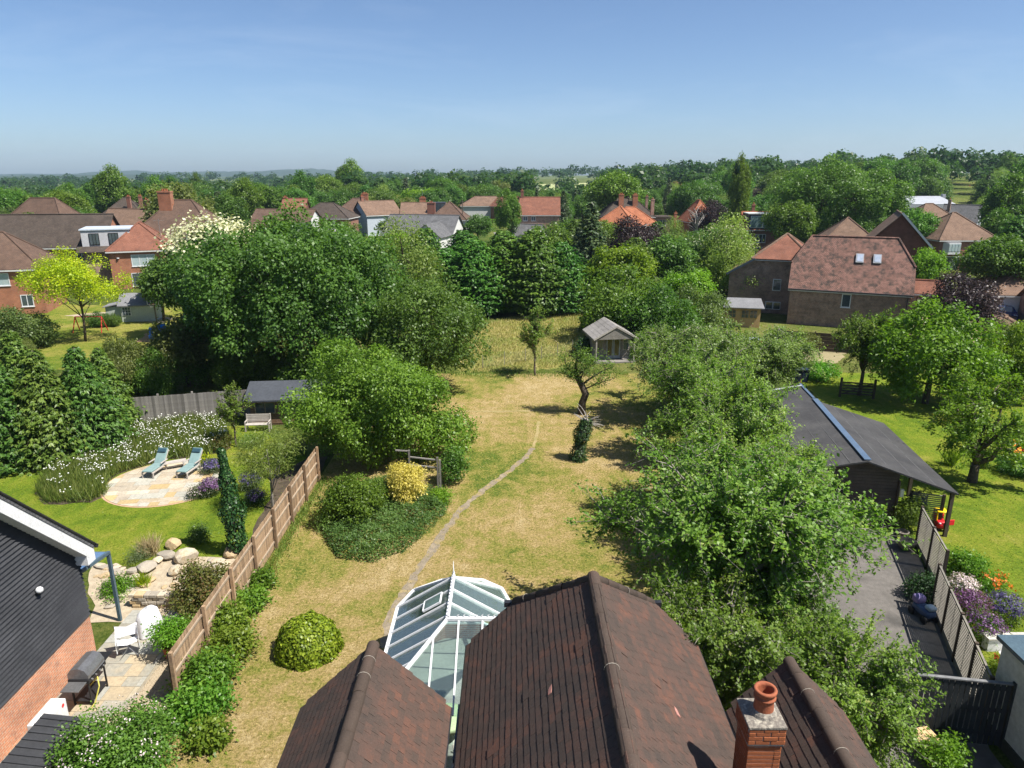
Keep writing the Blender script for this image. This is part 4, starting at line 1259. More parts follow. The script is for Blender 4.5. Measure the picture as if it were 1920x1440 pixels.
house('low red roof just behind the tall orange chimney', p + Vector((0, 10, 0)), R(0), 12, 8, 5, 3.6, 'hipx', 'red', 'red', [], [(-3.5, 3, 5, 9.4, .9, .6, 'red')])
# --- middle row, left to right
p = at_eave(393, 440, 4.5)
house('brown hipped bungalow with brick chimney left of the cream blossom tree', p + Vector((0, 8, 0)), R(5), 9, 8, 3.6, 2.65, 'hipx', 'red', 'brown', [], [(.8, 3.5, 3, 7.4, .8, .6, 'red'), (8.2, 4, 3, 6.4, .7, .6, 'red')])
p = at_eave(470, 416, 4.5)
house('long brown roof with white gable end above the big tree', p, R(-6), 13.5, 8, 4.5, 2.65, 'gabx', 'white', 'brown', [], [])
p = at_eave(528, 398, 5)
house('reddish roofed house with brick chimney far above the big tree', p, R(5), 6, 8, 5, 3.43, 'gabx', 'hung', 'red', [], [(.4, 4, 5, 8.8, 1, .7, 'orange')])
p = at_eave(556, 409, 5)
house('wide brown hipped roof with a pale rooflight above the big tree', p, R(-4), 12, 9, 5, 3.28, 'hipx', 'red', 'dark', [], [])
p = at_eave(575, 420, 3.5)
house('brown roof with small white gable right of the wide hipped roof', p, R(-35), 8, 7, 3.5, 2.50, 'gabx', 'white', 'brown', [], [])
p = at_eave(624, 403, 5)
house('brown hipped house with orange chimney and pale walls in the middle row', p, R(2), 11.5, 9, 5, 3.90, 'hipx', 'pale', 'brown', [('f', 8.8, 3.6, 1.8, 1.6, 3), ('f', 5.2, 3.6, 1.8, 1.4, 3), ('f', 8.8, 1.2, 2.6, 1.6, 3)], [(7.4, 5, 7.5, 10.0, 1.6, .8, 'orange', 3)])
p = at_eave(688, 404, 5)
house('white gabled house with dark bargeboards and brown roof in the middle row', p, R(38), 9.5, 8, 5, 3.28, 'gabx', 'pale', 'tan', [('l', 4, 4, 1.4, 1.4, 2)], [(1.0, 4.2, 6, 9.4, .7, .7, 'red')])
p = at_eave(752, 402, 5)
hd = house('tan roofed house with dark framed dormer in the middle row', p, R(3), 11, 9, 5, 2.73, 'gabx', 'hung', 'tan', [('f', 4.8, 3.6, 1.3, 1.3, 2), ('f', 8, 3.6, 1.3, 1.3, 2)], [(5.2, 5, 7, 8.9, 1.6, .8, 'orange', 3)])
MB().box(7.4, -.3, 5.0, 11.2, 4.4, 7.9).build('dormer', pm('dark dormer', (.05, .05, .06), None, 2, .5), hd)
for k in range(3): MB().box(7.7 + k * 1.2, -.36, 5.3, 8.6 + k * 1.2, -.3, 7.5).build('dormer_window', M_PANE, hd)
p = at_eave(806, 412, 4.8)
house('white walled house with pyramid brown roof and pale ridge in the middle row', p, R(-3), 8.2, 8.2, 4.8, 3.90, 'pyr', 'white', 'brown', [('f', 2.2, 3.3, 1.2, 1.6, 1), ('f', 6.2, 3.3, 1.2, 1.4, 2)], [(-.4, 5, 4, 8.4, 1.8, 1.0, 'red', 2)])
p = at_eave(856, 392, 5)
house('tan hipped house behind the round pale tree', p + Vector((0, 20, 0)), R(4), 16, 9, 5, 2.81, 'hipx', 'white', 'tan', [], [])
p = at_eave(918, 390, 5)
house('small reddish gabled house beside the dark columnar tree', p + Vector((0, 12, 0)), R(-50), 9, 7, 5, 3.12, 'gabx', 'red', 'red', [], [])
# grey bungalow
p = at_eave(690, 444, 2.9)
hb = house('grey tiled bungalow with white gables behind the trees', p + Vector((1.5, 9, 0)), R(-13), 15, 9.5, 2.9, 3.6, 'gabx', 'white', 'grey', [('l', 4.7, 3.6, 1.4, 1.0, 2)], [])
wm_, rd_ = roof_mesh('gaby', 5.6, 8.5, 2.8, 2.6, .35, 9.2, -7.2)
wg = MB().box(9.2, -7.2, 0, 14.8, 1.0, 2.8); gable_wall(wg, 'gaby', 5.6, 8.2, 2.8, 2.6, x0=9.2, y0=-7.2)
wg.build('wing_wall', WM['white'], hb); wm_.build('wing_roof', RF['grey'], hb)
qw = MB().box(11.0, -7.27, 1.6, 13, -7.2, 2.9).build('window', M_WHITE, hb); MB().box(11.15, -7.29, 1.7, 12.9, -7.265, 2.8).build('pane', M_PANE, qw)
p = at_eave(976, 403, 5)
house('brick house with red brown pitched roof and small white windows by the street', p, R(-2), 9.6, 8, 5, 4.2, 'gabx', 'dark', 'red', [('f', 1.2, 4.1, 1.1, 1.1, 2), ('f', 3.2, 4.1, 1.1, 1.1, 2), ('f', 1.2, 1.5, 1.2, 1.3, 2)], [(.3, 4, 8, 10.8, .7, .6, 'red', 1)])
p = at_eave(948, 428, 4)
house('grey blue roofed bungalow by the street', p, R(-30), 7, 6, 2.6, 2.2, 'gabx', 'white', 'grey', [], [])
# orange roofs right of the spruce
p = at_eave(1112, 421, 4.6)
house('bright orange hipped roof right of the grey spruce', p, R(-24), 9, 9, 4.4, 3.9, 'hipx', 'red', 'orange', [], [])
p = at_eave(1150, 418, 4.6)
house('dark hipped roof with two orange chimneys behind the orange roofs', p + Vector((0, 16, 0)), R(3), 12, 9, 5, 4.6, 'hipx', 'red', 'dark', [], [(4.4, 2.5, 7, 10.1, 1.2, .8, 'orange'), (7.8, 2.5, 7, 10.0, 1.2, .8, 'orange'), (11, 4, 6, 9.6, .6, .5, 'dark', 1)])
p = at_eave(1145, 420, 4.4)
house('broad orange hipped roof behind the copper leaved tree', p, R(6), 11, 9, 4.0, 3.8, 'hipx', 'red', 'orange', [], [(10.6, 5, 6, 9.4, .7, .6, 'dark', 1)])
p = at_eave(1228, 412, 4.4)
house('small dark house with white windows beside the bare dead tree', p + Vector((0, 4, 0)), R(0), 4.5, 6, 4.4, .5, 'flat', 'dark', 'dark', [('f', 2.2, 3.4, 2.6, 1.5, 3)], [])
p = at_eave(1293, 416, 4.6)
house('orange hipped roof right of the bare dead tree', p, R(4), 6.2, 8, 4.6, 4.6, 'hipy', 'red', 'orange', [], [(-2.4, 3, 3, 6.4, .6, .5, 'orange', 1)])
p = at_eave(1400, 430, 5.2)
hx = house('brick house with a flat roofed dark framed dormer and tall chimney', p + Vector((0, 0, 0)), R(-5), 7, 8, 5.2, 2.9, 'gabx', 'red', 'orange', [('f', 2.6, 3.6, 1.8, 1.5, 3), ('f', 2.6, 1.4, 1.8, 1.3, 3)], [(6.2, 2.2, 5, 9.2, 1.0, .8, 'orange', 2), (2.0, 5, 6, 9.4, .5, .5, 'red', 1)])
MB().box(.2, -.25, 5.05, 4.6, 4, 7.9).build('dormer', pm('dark dormer', (.05, .05, .06), None, 2, .5), hx)
MB().box(0, -.45, 7.9, 4.8, 4.2, 8.05).build('dormer_roof', M_FASCIA, hx)
qd = MB().box(.5, -.31, 5.5, 4.3, -.25, 7.6).build('dormer_window', M_WHITE, hx)
for k in range(2): MB().box(.6 + k * 2.2, -.34, 5.6, 2.6 + k * 1.6, -.305, 7.5).build('pane', pm('window glass green', (.10, .17, .16), (.2, .28, .27), .8, .1, spec=.8), qd)
# right background
p = at_eave(1655, 405, 5)
hc = house('long pale metal roofed building with blue strip windows', p + Vector((0, 20, 0)), R(2), 30, 12, 6.0, .9, 'flat', 'white', 'zinc', [], [], cat='building', name='building')
MB().box(.5, -.12, 4.2, 18, 0, 5.6).build('strip_window', pm('blue strip glass', (.02, .05, .12), (.04, .08, .16), .8, .2), hc)
MB().plate([(18, -.4, 6.95), (30, -.4, 6.95), (29, 6, 8.9), (18, 6, 8.9)], .15).build('sloping_roof', RF['zinc'], hc)
for xx in (18, 30): MB().cbox((xx, 6, 8.2), .9, .9, 2.4).build('vent_stack', RF['zinc'], hc)
p = at_eave(1716, 424, 4.8)
house('brown hipped house with white upstairs window in front of the metal roof', p, R(4), 10.5, 9, 4.8, 4.2, 'hipx', 'red', 'tan', [('f', 2.8, 3.7, 2.9, 1.6, 3, M_NET)], [])
p = at_eave(1792, 418, 4.6)
house('grey gabled house with dark chimney at the end of the metal building', p + Vector((0, 6, 0)), R(-40), 7, 7, 4.6, 3.6, 'gabx', 'pale', 'grey', [], [(1.0, 2, 5, 9.2, .6, .6, 'dark', 1)])
p = at_eave(1763, 450, 4.8)
hr = house('brown hipped house with white bay window and patio doors', p, R(4), 9.5, 9, 4.8, 4.0, 'hipx', 'red', 'tan', [('f', 2.0, 3.6, 2.6, 1.7, 4, M_NET)], [])
bay = MB().prism([(.6, 0), (1.0, -.9), (3.0, -.9), (3.4, 0)], 2.6, 4.4).build('bay_window', M_WHITE, hr)
for k in range(4): MB().box(1.05 + k * .5, -.95, 3.1, 1.45 + k * .5, -.895, 4.2).build('pane', M_NET, bay)
for k in range(3): MB().box(1.0 + k * .9, -.06, .1, 1.85 + k * .9, -.005, 2.1).build('patio_door', M_PANE, hr)
MB().box(.9, -.05, 2.1, 3.9, -.003, 2.25).build('door_head', M_WHITE, hr)
for q_, lb, wl_, rf_, dd_ in (((1188, 345, 5), 'tiny pink house on the far rise', 'orange', 'red', 430), ((1255, 330, 5), 'tiny orange roofed house among the trees on the far rise', 'orange', 'orange', 520), ((1800, 365, 5), 'small pale house with orange chimney in the far right trees', 'white', 'tan', 330), ((1195, 340, 4), 'tiny tan roof below the far rise', 'red', 'tan', 400)):
    x = (q_[0] - 960) / FPX * dd_ * .97
    house(lb, (x, dd_, CAMH + ray(q_[0], q_[1]).z / ray(q_[0], q_[1]).y * dd_ - 6), R(10), 9, 7, 5, 3, 'hipx', wl_, rf_, [('f', 3, 3.6, 1.6, 1.3, 2), ('f', 6.5, 3.6, 1.6, 1.3, 2)], [(6, 3, 6, 9.6, 1, .7, 'orange')], group=None)

# --- the big dark brick house on the right
A_, B_ = G(1482, 540, 3.7), G(1709, 553, 3.7)
yawH = math.atan2(B_.y - A_.y, B_.x - A_.x); wH = math.hypot(B_.x - A_.x, B_.y - A_.y)
hm = house('dark brick house with weathered half hipped tile roof and two rooflights', (A_.x, A_.y, 0), yawH, wH, 8.2, 3.7, 5.0, 'halfx', 'dark', 'pink',
      [('f', wH * .485, 2.75, .85, 1.35, 1)], [], oh=.22, half=.52)
sl = Vector((0, 4.32, 5.0)).normalized(); nr_ = Vector((0, -5.0, 4.32)).normalized()
for xx in (.56, .705):
    c = Vector((wH * xx, -.22, 3.7)) + sl * 3.95 + nr_ * .10
    ang = math.atan2(5.0, 4.32)
    rw = MB().cbox(c, .72, 1.05, .14, rx=ang).build('rooflight', pm('rooflight frame', (.30, .31, .33), (.25, .26, .28), 2, .5), hm)
    MB().cbox(c + nr_ * .085, .52, .82, .02, rx=ang).build('pane', pm('rooflight pale blue', (.30, .36, .46), (.42, .46, .54), 1, .2), rw)  # opaque pane in mottled pale blue grey
MB().tube([(wH - .25, -.06, 0), (wH - .25, -.06, 3.5)], .05, 8).build('downpipe', M_BLACKP, hm)
MB().tube([(-.22, -.28, 3.64), (wH + .22, -.28, 3.64)], .07, 8).build('gutter', M_BLACKP, hm)
MB().cbox((wH + .03, .25, 1.7), .06, .5, 3.4).build('lit_wall_strip', pm('sunlit end brick', (.50, .25, .15), (.42, .2, .12), 6, .9), hm)  # no pier: sunlight on the end wall, painted as a brighter orange strip
# its rear left wing with catslide, own hipped roof
qx, qd = -6.7, 5.2
wgm = MB().box(qx + 2.6, qd, 0, .8, qd + 7.5, 6.0)
wgm.plate([(qx, qd, 0), (qx + 2.62, qd, 0), (qx + 2.62, qd, 6.0), (qx, qd, 4.4)], 7.0, (0, -1, 0))
wgm.build('wing_wall', WM['dark'], hm)
rm2, rd2 = roof_mesh('pyr', 5.8, 7.5, 6.0, 2.5, .35, qx + 2.6, qd)
rw2 = rm2.build('wing_roof', RF['red'], hm)
for a, b in rd2: MB().tube([a, b], .12, 6).build('ridge', RF['tan'], rw2)
MB().plate([(qx - .35, qd - .3, 4.15), (qx + 2.6, qd - .3, 6.02), (qx + 2.6, qd + 7.6, 6.02), (qx - .35, qd + 7.6, 4.15)], .14, (0, 0, 1)).build('catslide_roof', RF['red'], hm)
MB().bar((qx - .3, qd - .36, 4.18), (qx + 2.6, qd - .36, 5.98), .08, .22).build('bargeboard', pm('grey bargeboard', (.20, .22, .25), None, 2, .5), hm)
MB().box(qx + 2.3, qd - .34, 5.80, 1.0, qd - .26, 5.98).build('wing_fascia', M_FASCIA, hm)
for (x, z, w, h, k) in ((qx + 5.1, 3.2, .85, 1.3, 1), (qx + 4.9, .9, 1.6, .85, 2)):
    f_ = MB().box(x - w / 2, qd - .06, z - h / 2, x + w / 2, qd - .002, z + h / 2).build('window', M_WHITE, hm)
    for i in range(k): MB().box(x - w / 2 + .08 + i * w / k, qd - .085, z - h / 2 + .08, x - w / 2 - .05 + (i + 1) * w / k, qd - .055, z + h / 2 - .08).build('pane', M_PANE, f_)
# houses behind it
p = at_eave(1570, 446, 6)
house('tan pyramid roof peeping over the weathered half hipped roof', p + Vector((0, 3, 0)), R(-12), 6.2, 6, 5.6, 3.0, 'pyr', 'dark', 'tan', [], [])
hs = house('tall gabled house with grey green solar slope behind the weathered roof', Vector(at_eave(1660, 462, 6)) + Vector((.5, 6, 0)), R(-24), 7.5, 10, 5.6, 4.2, 'gaby', 'hung', 'tan', [('r', 1.8, 4.0, 1.2, 1.3, 2)], [])
MB().plate([(7.95, -.2, 5.45), (7.95, 9.5, 5.45), (4.3, 9.5, 9.6), (4.3, -.2, 9.6)], .06).build('solar_panel', pm('grey green panel', (.20, .26, .24), (.24, .30, .28), .7, .4), hs)
MB().bar((7.9, -.42, 5.45), (3.75, -.42, 9.95), .06, .25).build('bargeboard', M_WBOARD, hs)
p = G(1700, 600, 0)
house('low red tiled porch roof beside the dark brick house', p + Vector((2.6, 4.5, 0)), R(-24), 3, 2.5, 2.2, 1.3, 'gabx', 'dark', 'red', [], [], name='porch', cat='porch')
# garage with open white door at the right edge
pg = G(1868, 602, 0)
hg = house('brown hipped garage with white door behind the blue car', pg + Vector((.3, 1.5, 0)), R(-10), 8, 7, 2.6, 2.4, 'hipx', 'dark', 'tan', [], [], name='garage', cat='garage')
MB().box(.9, -.06, 0, 3.6, -.002, 2.3).build('garage_door', M_WBOARD, hg)
house('tan tiled outbuilding roof close to the frame edge', G(1892, 612, 0) + Vector((2.2, -1.5, 0)), R(-10), 6, 5, 2.5, 2.2, 'gabx', 'dark', 'tan', [], [], name='outbuilding', cat='outbuilding')
house('low tan roof running from the copper tree to the garage', G(1830, 618, 0) + Vector((-1, 1.5, 0)), R(-28), 5, 4, .6, .9, 'hipx', 'dark', 'tan', [], [], name='outbuilding', cat='outbuilding', fascia=False)

# aerials on the chimneys and two telegraph poles
M_ALU = pm('aerial metal', (.35, .36, .37), None, 2, .4, metal=.6)
for hh, (x, y, z) in ((h1, (2, 4.5, 10.4)), (h2, (6.2, 4, 7.0)), (hd, (5.2, 5, 9.2)), (hx, (6.2, 2.2, 9.5))):
    ae = MB().tube([(x, y, z - .8), (x, y, z + 1.9)], .03, 5)
    ae.bar((x - .7, y, z + 1.7), (x + .7, y, z + 1.7), .025)
    for k in range(7): ae.bar((x - .6 + k * .2, y - .25, z + 1.7), (x - .6 + k * .2, y + .25, z + 1.7), .015)
    ae.build('aerial', M_ALU, hh)
for u, y, lb in ((868, 168, 'telegraph pole beside the white pyramid roofed house'), (956, 172, 'telegraph pole right of the dark columnar tree')):
    tp_ = thing('telegraph_pole', lb, 'pole', ((u - 960) / FPX * (y * CP + 4), y, 0))
    MB().tube([(0, 0, 0), (0, 0, 9.2)], [.14, .10], 8).build('shaft', BARK, tp_); MB().box(-.6, -.05, 8.6, .6, .05, 8.72).build('crossarm', BARK, tp_)

# ------------------------------------------------------------------ trees
PR = {}
PR['syc'] = tree_proto('syc', 101, 8.6, 7.2, 5.5, 5.9, LM['deep'], BARK, 140, 5200, 15, .26, .21, .38, k=(.085, .175), limit=40, zmin=-.95)
PR['walnut'] = tree_proto('walnut', 102, 4.6, 4.4, 3.7, 4.3, LM['deep'], BARK, 70, 1900, 15, .24, .20, .24, k=(.11, .21), zmin=-.95, droop=.4, up=.35, aspect=.5)
PR['hazel'] = tree_proto('hazel', 103, 4.7, 4.1, 3.0, 2.9, LM['hazel'], BARK, 90, 3400, 16, .22, .155, .14, k=(.09, .2), zmin=-.98, limit=26, extra=[(3.6, -1.5, 1.4, 1.2), (4.2, .5, 1.2, 1.2), (-3.6, -2.0, 3.4, 1.1), (1.0, -2.6, 4.6, 1.2), (-2.0, .0, 5.2, 1.3)])
PR['oak'] = tree_proto('oak', 104, 5.4, 5.2, 4.3, 6.4, LM['mid'], BARK, 57, 1000, 14, .38, .36, .3, k=(.13, .24))
PR['round'] = tree_proto('round', 105, 3.6, 3.4, 3.6, 5.0, LM['deep'], BARK, 45, 700, 14, .32, .30, .2, k=(.13, .24), zmin=-.8)
PR['tall'] = tree_proto('tall', 106, 3.6, 3.4, 5.2, 7.0, LM['mid'], BARK, 57, 850, 14, .36, .34, .24, k=(.13, .24), zmin=-.8)
PR['broad2'] = tree_proto('broad2', 107, 5.8, 5.0, 3.8, 5.6, LM['deep'], BARK, 53, 950, 14, .4, .38, .3, k=(.13, .24), zmin=-.8)
PR['olive'] = tree_proto('olive', 108, 4.2, 4.0, 3.9, 5.2, LM['olive'], BARK, 49, 750, 14, .36, .32, .22, k=(.13, .24), zmin=-.8)
PR['pale'] = tree_proto('pale', 109, 3.2, 3.1, 3.6, 5.0, LM['willow'], BARK, 24, 700, 15, .34, .26, .18, zmin=-.9, droop=.8, up=.2, aspect=.35)
PR['bright'] = tree_proto('bright', 110, 3.8, 3.6, 3.2, 4.4, LM['fresh'], BARK, 49, 750, 14, .32, .30, .2, k=(.13, .24), zmin=-.85)
PR['copper'] = tree_proto('copper', 111, 3.4, 3.2, 2.8, 3.5, LM['purple'], BARK, 24, 1100, 14, .28, .18, .16, k=(.2, .34), zmin=-.85)
PR['lime'] = tree_proto('lime', 112, 4.6, 3.8, 2.6, 5.6, LM['lime'], BARK, 24, 900, 16, .3, .17, .13, k=(.16, .28), zmin=-.6, limit=20)
PR['maple'] = tree_proto('maple', 113, 4.2, 3.6, 3.1, 3.1, LM['fresh'], BARK, 57, 1500, 16, .26, .20, .2, k=(.13, .24), zmin=-.85)
PR['shrubby'] = tree_proto('shrubby', 114, 3.2, 3.0, 2.4, 2.2, LM['mid'], BARK, 26, 950, 14, .24, .19, .12, k=(.22, .36), zmin=-.95)
PR['shrubby2'] = tree_proto('shrubby2', 115, 3.0, 3.0, 2.0, 1.9, LM['olive'], BARK, 24, 900, 14, .24, .18, .12, k=(.22, .36), zmin=-.95)
PR['plum'] = orchard_proto('plum', 116, 5.6, 3.9, LM['willow'], BARKP, 14, 28, 7, 18, .125, .14, 1.2, upright=.3, arch=.55, twig_len=.75, shoot_len=1.5)
PR['apple'] = orchard_proto('apple', 117, 6.0, 3.9, LM['apple'], BARKP, 15, 30, 7, 18, .115, .17, 1.3, upright=.55, arch=.3, twig_len=.62, shoot_len=1.35)
PR['apple2'] = orchard_proto('apple2', 118, 5.6, 3.2, LM['apple'], BARKP, 13, 27, 7, 17, .115, .15, 1.2, upright=.45, arch=.35, twig_len=.6, shoot_len=1.3)
PR['young'] = orchard_proto('young', 119, 4.9, 1.0, LM['apple'], BARK, 7, 12, 4, 13, .12, .07, 1.3, upright=1.5, arch=.05, twig_len=.4, shoot_len=.9)
PR['open'] = orchard_proto('open', 120, 5.2, 2.9, LM['fresh'], BARK, 9, 12, 6, 17, .15, .22, 1.0, upright=.4, arch=.3, twig_len=.7, shoot_len=1.2)
PR['cypress'] = conifer_proto('cypress', 121, 6.3, 2.1, LM['conifer'], BARK, 44, 20, 22, .24, .5, .02, .75, .34, .3)
PR['leyland'] = conifer_proto('leyland', 122, 9.2, 3.4, LM['hedge'], BARK, 44, 22, 22, .34, .02, .01, .42, .42, .3, .2)
PR['spruce'] = conifer_proto('spruce', 123, 12, 2.7, LM['spruce'], BARK, 38, 13, 11, .42, .45, .03, .85, .42, .3)
PR['dome'] = None
def place(kind, nm, label, u, v, s=1.0, sz=None, group=None, cat='tree', rz=None, dx=0, dy=0):
    p = G(u, v); return put(nm, label, cat, PR[kind], (p.x + dx, p.y + dy, 0), s, rz, group, sz)
def stand(kind, nm, label, u, y, s=1.0, sz=None, group=None, cat='tree', rz=None):
    x = (u - 960) / FPX * (y * CP + CAMH * .8 * SP); return put(nm, label, cat, PR[kind], (x, y, terr(x, y)), s, rz, group, sz)
TAKEN = []                                   # trees set by hand, for keeping random ones off them

# centre and left gardens
stand('syc', 'sycamore_tree', 'very large dark green spreading tree left of the lawn, over the cabin', 552, 51, 1.12, 1.17, rz=.4)
for (u, y, s_, lb) in ((470, 49, .95, 'shaded bush under the left side of the largest tree'), (610, 47.5, 1.0, 'shaded bush under the right side of the largest tree'), (700, 45, .9, 'shaded bush between the two dark trees'), (390, 52, .9, 'shaded bush behind the grey fence end')):
    stand('shrubby', 'bush', lb, u, y, s_, s_, cat='bush')
stand('walnut', 'walnut_tree', 'dark drooping tree whose branches reach the lawn, right of the largest tree', 795, 48.5, 1.1, 1.1, rz=1.0)
stand('hazel', 'hazel_tree', 'fresh green spreading tree behind the golden shrub and old arch', 708, 36.3, .97, 1.06, rz=.15)
cb = stand('round', 'blossom_tree', 'dark leafy tree topped with cream blossom left of the largest tree', 418, 61, 1.5, 1.3, rz=0)
rgb = np.random.default_rng(5)
def blossom(tree, mat, n, rx, rz_, zc, zmin=.1, size=.2, bias=(0, 0, 0), name='blossom', spread=.07, heads=5):
    d = sph(rgb, n, zmin) + np.array(bias); d = unit(d)
    P = d * np.array([rx, rx, rz_]) * rgb.uniform(.86, 1.08, (n, 1)) + np.array([0, 0, zc])
    P = np.repeat(P, heads, 0) + rgb.normal(0, spread, (n * heads, 3))
    k = len(P)
    me = leaf_mesh(name, P, unit(d.repeat(heads, 0) + rgb.normal(0, .5, (k, 3))), rgb.normal(0, 1, (k, 3)), size * rgb.uniform(.6, 1.2, k), size * .8, rgb.random(k), mat)
    return link(name, me, tree)
blossom(cb, LM['cream'], 420, 3.55, 3.6, 5.0, .0, .2, (.3, -.5, .7), spread=.22)
stand('round', 'round_tree', 'dark rounded tree behind the basketball hoop', 345, 66, 1.05, 1.08)
stand('round', 'round_tree', 'mid green bushy tree between the brick house and the blossom tree', 300, 74, .78, .78)
stand('olive', 'olive_green_tree', 'loose olive tree in the shade of the largest tree beside the grey fence', 345, 50, .62, .62)
lt = place('lime', 'lime_green_tree', 'bright lime yellow tree in the far left garden', 160, 640, 1.0, 1.0, rz=.5)
stand('shrubby2', 'bush', 'dark olive bush at the frame edge below the orange brick house', 30, 62, 1.05, .95, cat='bush')
for u, v, s, lb in ((22, 868, 1.0, 'conifer at the frame edge beside the green lawn'), (100, 858, 1.02, 'tallest conifer of the row beside the daisy bed'), (172, 842, .98, 'conifer nearest the grey fence with a bare stem top')):
    place('cypress', 'conifer', 'feathery green ' + lb, u, v, s, s * RNG.uniform(.90, .97), 'conifers screening the green garden', cat='conifer')
place('cypress', 'conifer', 'feathery green conifer behind the front row at the frame edge', 55, 812, .95, 1.0, 'conifers screening the green garden', cat='conifer')
place('cypress', 'conifer', 'feathery green conifer leaning out behind the daisy bed', 208, 806, .8, .82, 'conifers screening the green garden', cat='conifer')
place('shrubby2', 'shrub', 'small mixed green shrub behind the grey fence', 240, 742, .62, 1.05, cat='shrub')
place('shrubby', 'shrub', 'leafy shrub with pale flowers behind the grey fence', 300, 742, .55, .75, cat='shrub')
place('shrubby2', 'shrub', 'small shrub on the far lawn below the climbing frame', 228, 690, .38, .6, cat='shrub')
place('shrubby', 'shrub', 'low dark bush beside the lime tree trunk', 185, 612, .42, .35, cat='shrub')
place('shrubby', 'shrub', 'small round shrub in front of the white garden house', 214, 612, .25, .3, cat='shrub')
place('shrubby2', 'shrub', 'grey green shrub at the frame edge in front of the far lawn', 40, 668, .45, .35, cat='shrub')
place('young', 'young_tree', 'slim young tree with reddish leaves and pale stem by the cabin', 443, 838, .82, .78)
PR['feather'] = tree_proto('feather', 130, 1.25, 1.2, 1.15, 2.1, LM['meadow'], BARKP, 16, 320, 18, .16, .13, .05, aspect=.16, zmin=-.8, up=.2)
place('feather', 'feathery_tree', 'wispy yellow green small tree on a pale stem beside the wooden fence', 512, 955, 1.25, 1.25)
# tall hedge of leyland cypress at the end of the lawn
for i, (u, y, s) in enumerate(((838, 79, .82), (890, 77, .90), (945, 79, .92), (1000, 77.5, .93), (1050, 79, .86), (870, 84, .88), (1025, 84, .86))):
    stand('leyland', 'leyland_cypress', ['left end bright green cypress of the tall hedge', 'second bright green cypress from the left of the tall hedge', 'middle bright green cypress of the tall hedge', 'widest bright green cypress of the tall hedge above the young tree', 'right end bright green cypress of the tall hedge', 'rear cypress peeping over the left of the tall hedge', 'rear cypress peeping over the right of the tall hedge'][i], u, y, s, s * RNG.uniform(.92, 1.06), 'tall cypress hedge', cat='conifer')
stand('leyland', 'golden_cypress', 'yellow green cypress left of the tall hedge', 800, 84, .8, .95, cat='conifer')
stand('pale', 'birch_tree', 'thin pale olive birch behind the drooping dark tree', 760, 72, 1.35, 1.22)
stand('bright', 'bright_tree', 'bright green tree behind the birch below the grey bungalow', 730, 92, 1.25, 1.1)
stand('spruce', 'spruce_tree', 'tall grey green spruce left of the copper tree', 1106, 92, 1.25, .98, cat='conifer')
stand('copper', 'copper_tree', 'dark purple copper leaved tree in front of the orange roofs', 1190, 98, 1.45, 1.5)
stand('leyland', 'golden_conifer', 'yellow tipped conifer below the copper tree', 1188, 86, .75, .82, cat='conifer')
stand('round', 'round_tree', 'leafy tree left of the spruce in front of the street', 1030, 98, 1.25, 1.02)
stand('bright', 'bright_tree', 'broad bright green tree below the spruce', 1165, 79, 1.15, 1.05)
stand('shrubby', 'bushy_tree', 'bushy tree behind the summerhouse', 1165, 66, 1.45, 1.5)
stand('shrubby', 'bushy_tree', 'bushy tree right of and behind the summerhouse', 1235, 62, 1.2, 1.25)
stand('bright', 'bright_tree', 'mid green tree beside the brick house wall', 1290, 74, .85, .75)
stand('shrubby2', 'bushy_tree', 'olive bushy tree in front of the catslide brick wing', 1310, 66, 1.0, 1.2)
stand('round', 'round_tree', 'round dark green tree below the white flowering climber', 1250, 88, 1.1, .95)
cl = stand('round', 'blossom_tree', 'tree covered in a white flowering climber right of the copper tree', 1345, 92, 1.3, 1.02, rz=0)
blossom(cl, LM['cream'], 170, 3.7, 3.7, 5.0, -.1, .14, (0, -.7, .5), spread=.22, heads=4)
stand('pale', 'weeping_birch', 'tall weeping birch left of the brick house with the dormer', 1362, 88, 1.2, 1.16)
stand('pale', 'weeping_birch', 'weeping birch in front of the catslide roof', 1398, 82, .9, .72)
stand('bright', 'bright_tree', 'low bright tree against the tall hedge by the orange flowers', 1100, 80, .8, .75)
stand('olive', 'olive_green_tree', 'olive tree between the spruce and the tall hedge', 1075, 104, .9, .85)
# right gardens
stand('maple', 'maple_tree', 'bright emerald green maple in the right garden', 1748, 46, 1.15, 1.12, rz=.3)
stand('maple', 'maple_tree', 'emerald maple at the frame edge beside the larger one', 1912, 47, .72, .85, rz=1.4)
PR['fruit'] = orchard_proto('fruit', 140, 5.6, 2.6, LM['hazel'], BARK, 11, 16, 6, 14, .14, .15, 1.6, upright=.6, arch=.2, twig_len=.6, shoot_len=1.2)
place('fruit', 'fruit_tree', 'pale leaved fruit tree beside the wooden field gate', 1610, 741, .88, 1.1)
place('open', 'orchard_tree', 'open branched apple tree with forked trunk on the right lawn', 1822, 903, 1.02, 1.05, rz=2.0)
stand('copper', 'copper_tree', 'dark purple copper leaved tree right of the dark brick house', 1800, 63, 1.08, 1.05)
stand('oak', 'oak_tree', 'large green tree in front of the bay windowed house', 1868, 80, .88, .82)
stand('bright', 'bright_tree', 'light green small tree between the solar roof and the bay window', 1735, 88, .72, .85)
stand('shrubby2', 'bush', 'grey green bush at the frame edge below the garage', 1905, 58, .9, .9, cat='bush')
stand('syc', 'oak_tree', 'huge rounded tree rising above the horizon behind the dark brick house', 1560, 130, 1.62, 1.62, rz=1.9)
stand('oak', 'oak_tree', 'lower shoulder tree left of the huge rounded tree', 1478, 122, .95, 1.02)
stand('oak', 'oak_tree', 'dark tree right of the huge rounded tree', 1635, 140, 1.1, 1.2)
stand('bright', 'bright_tree', 'round tree between the roofs right of the pyramid roof', 1690, 100, .95, 1.0)
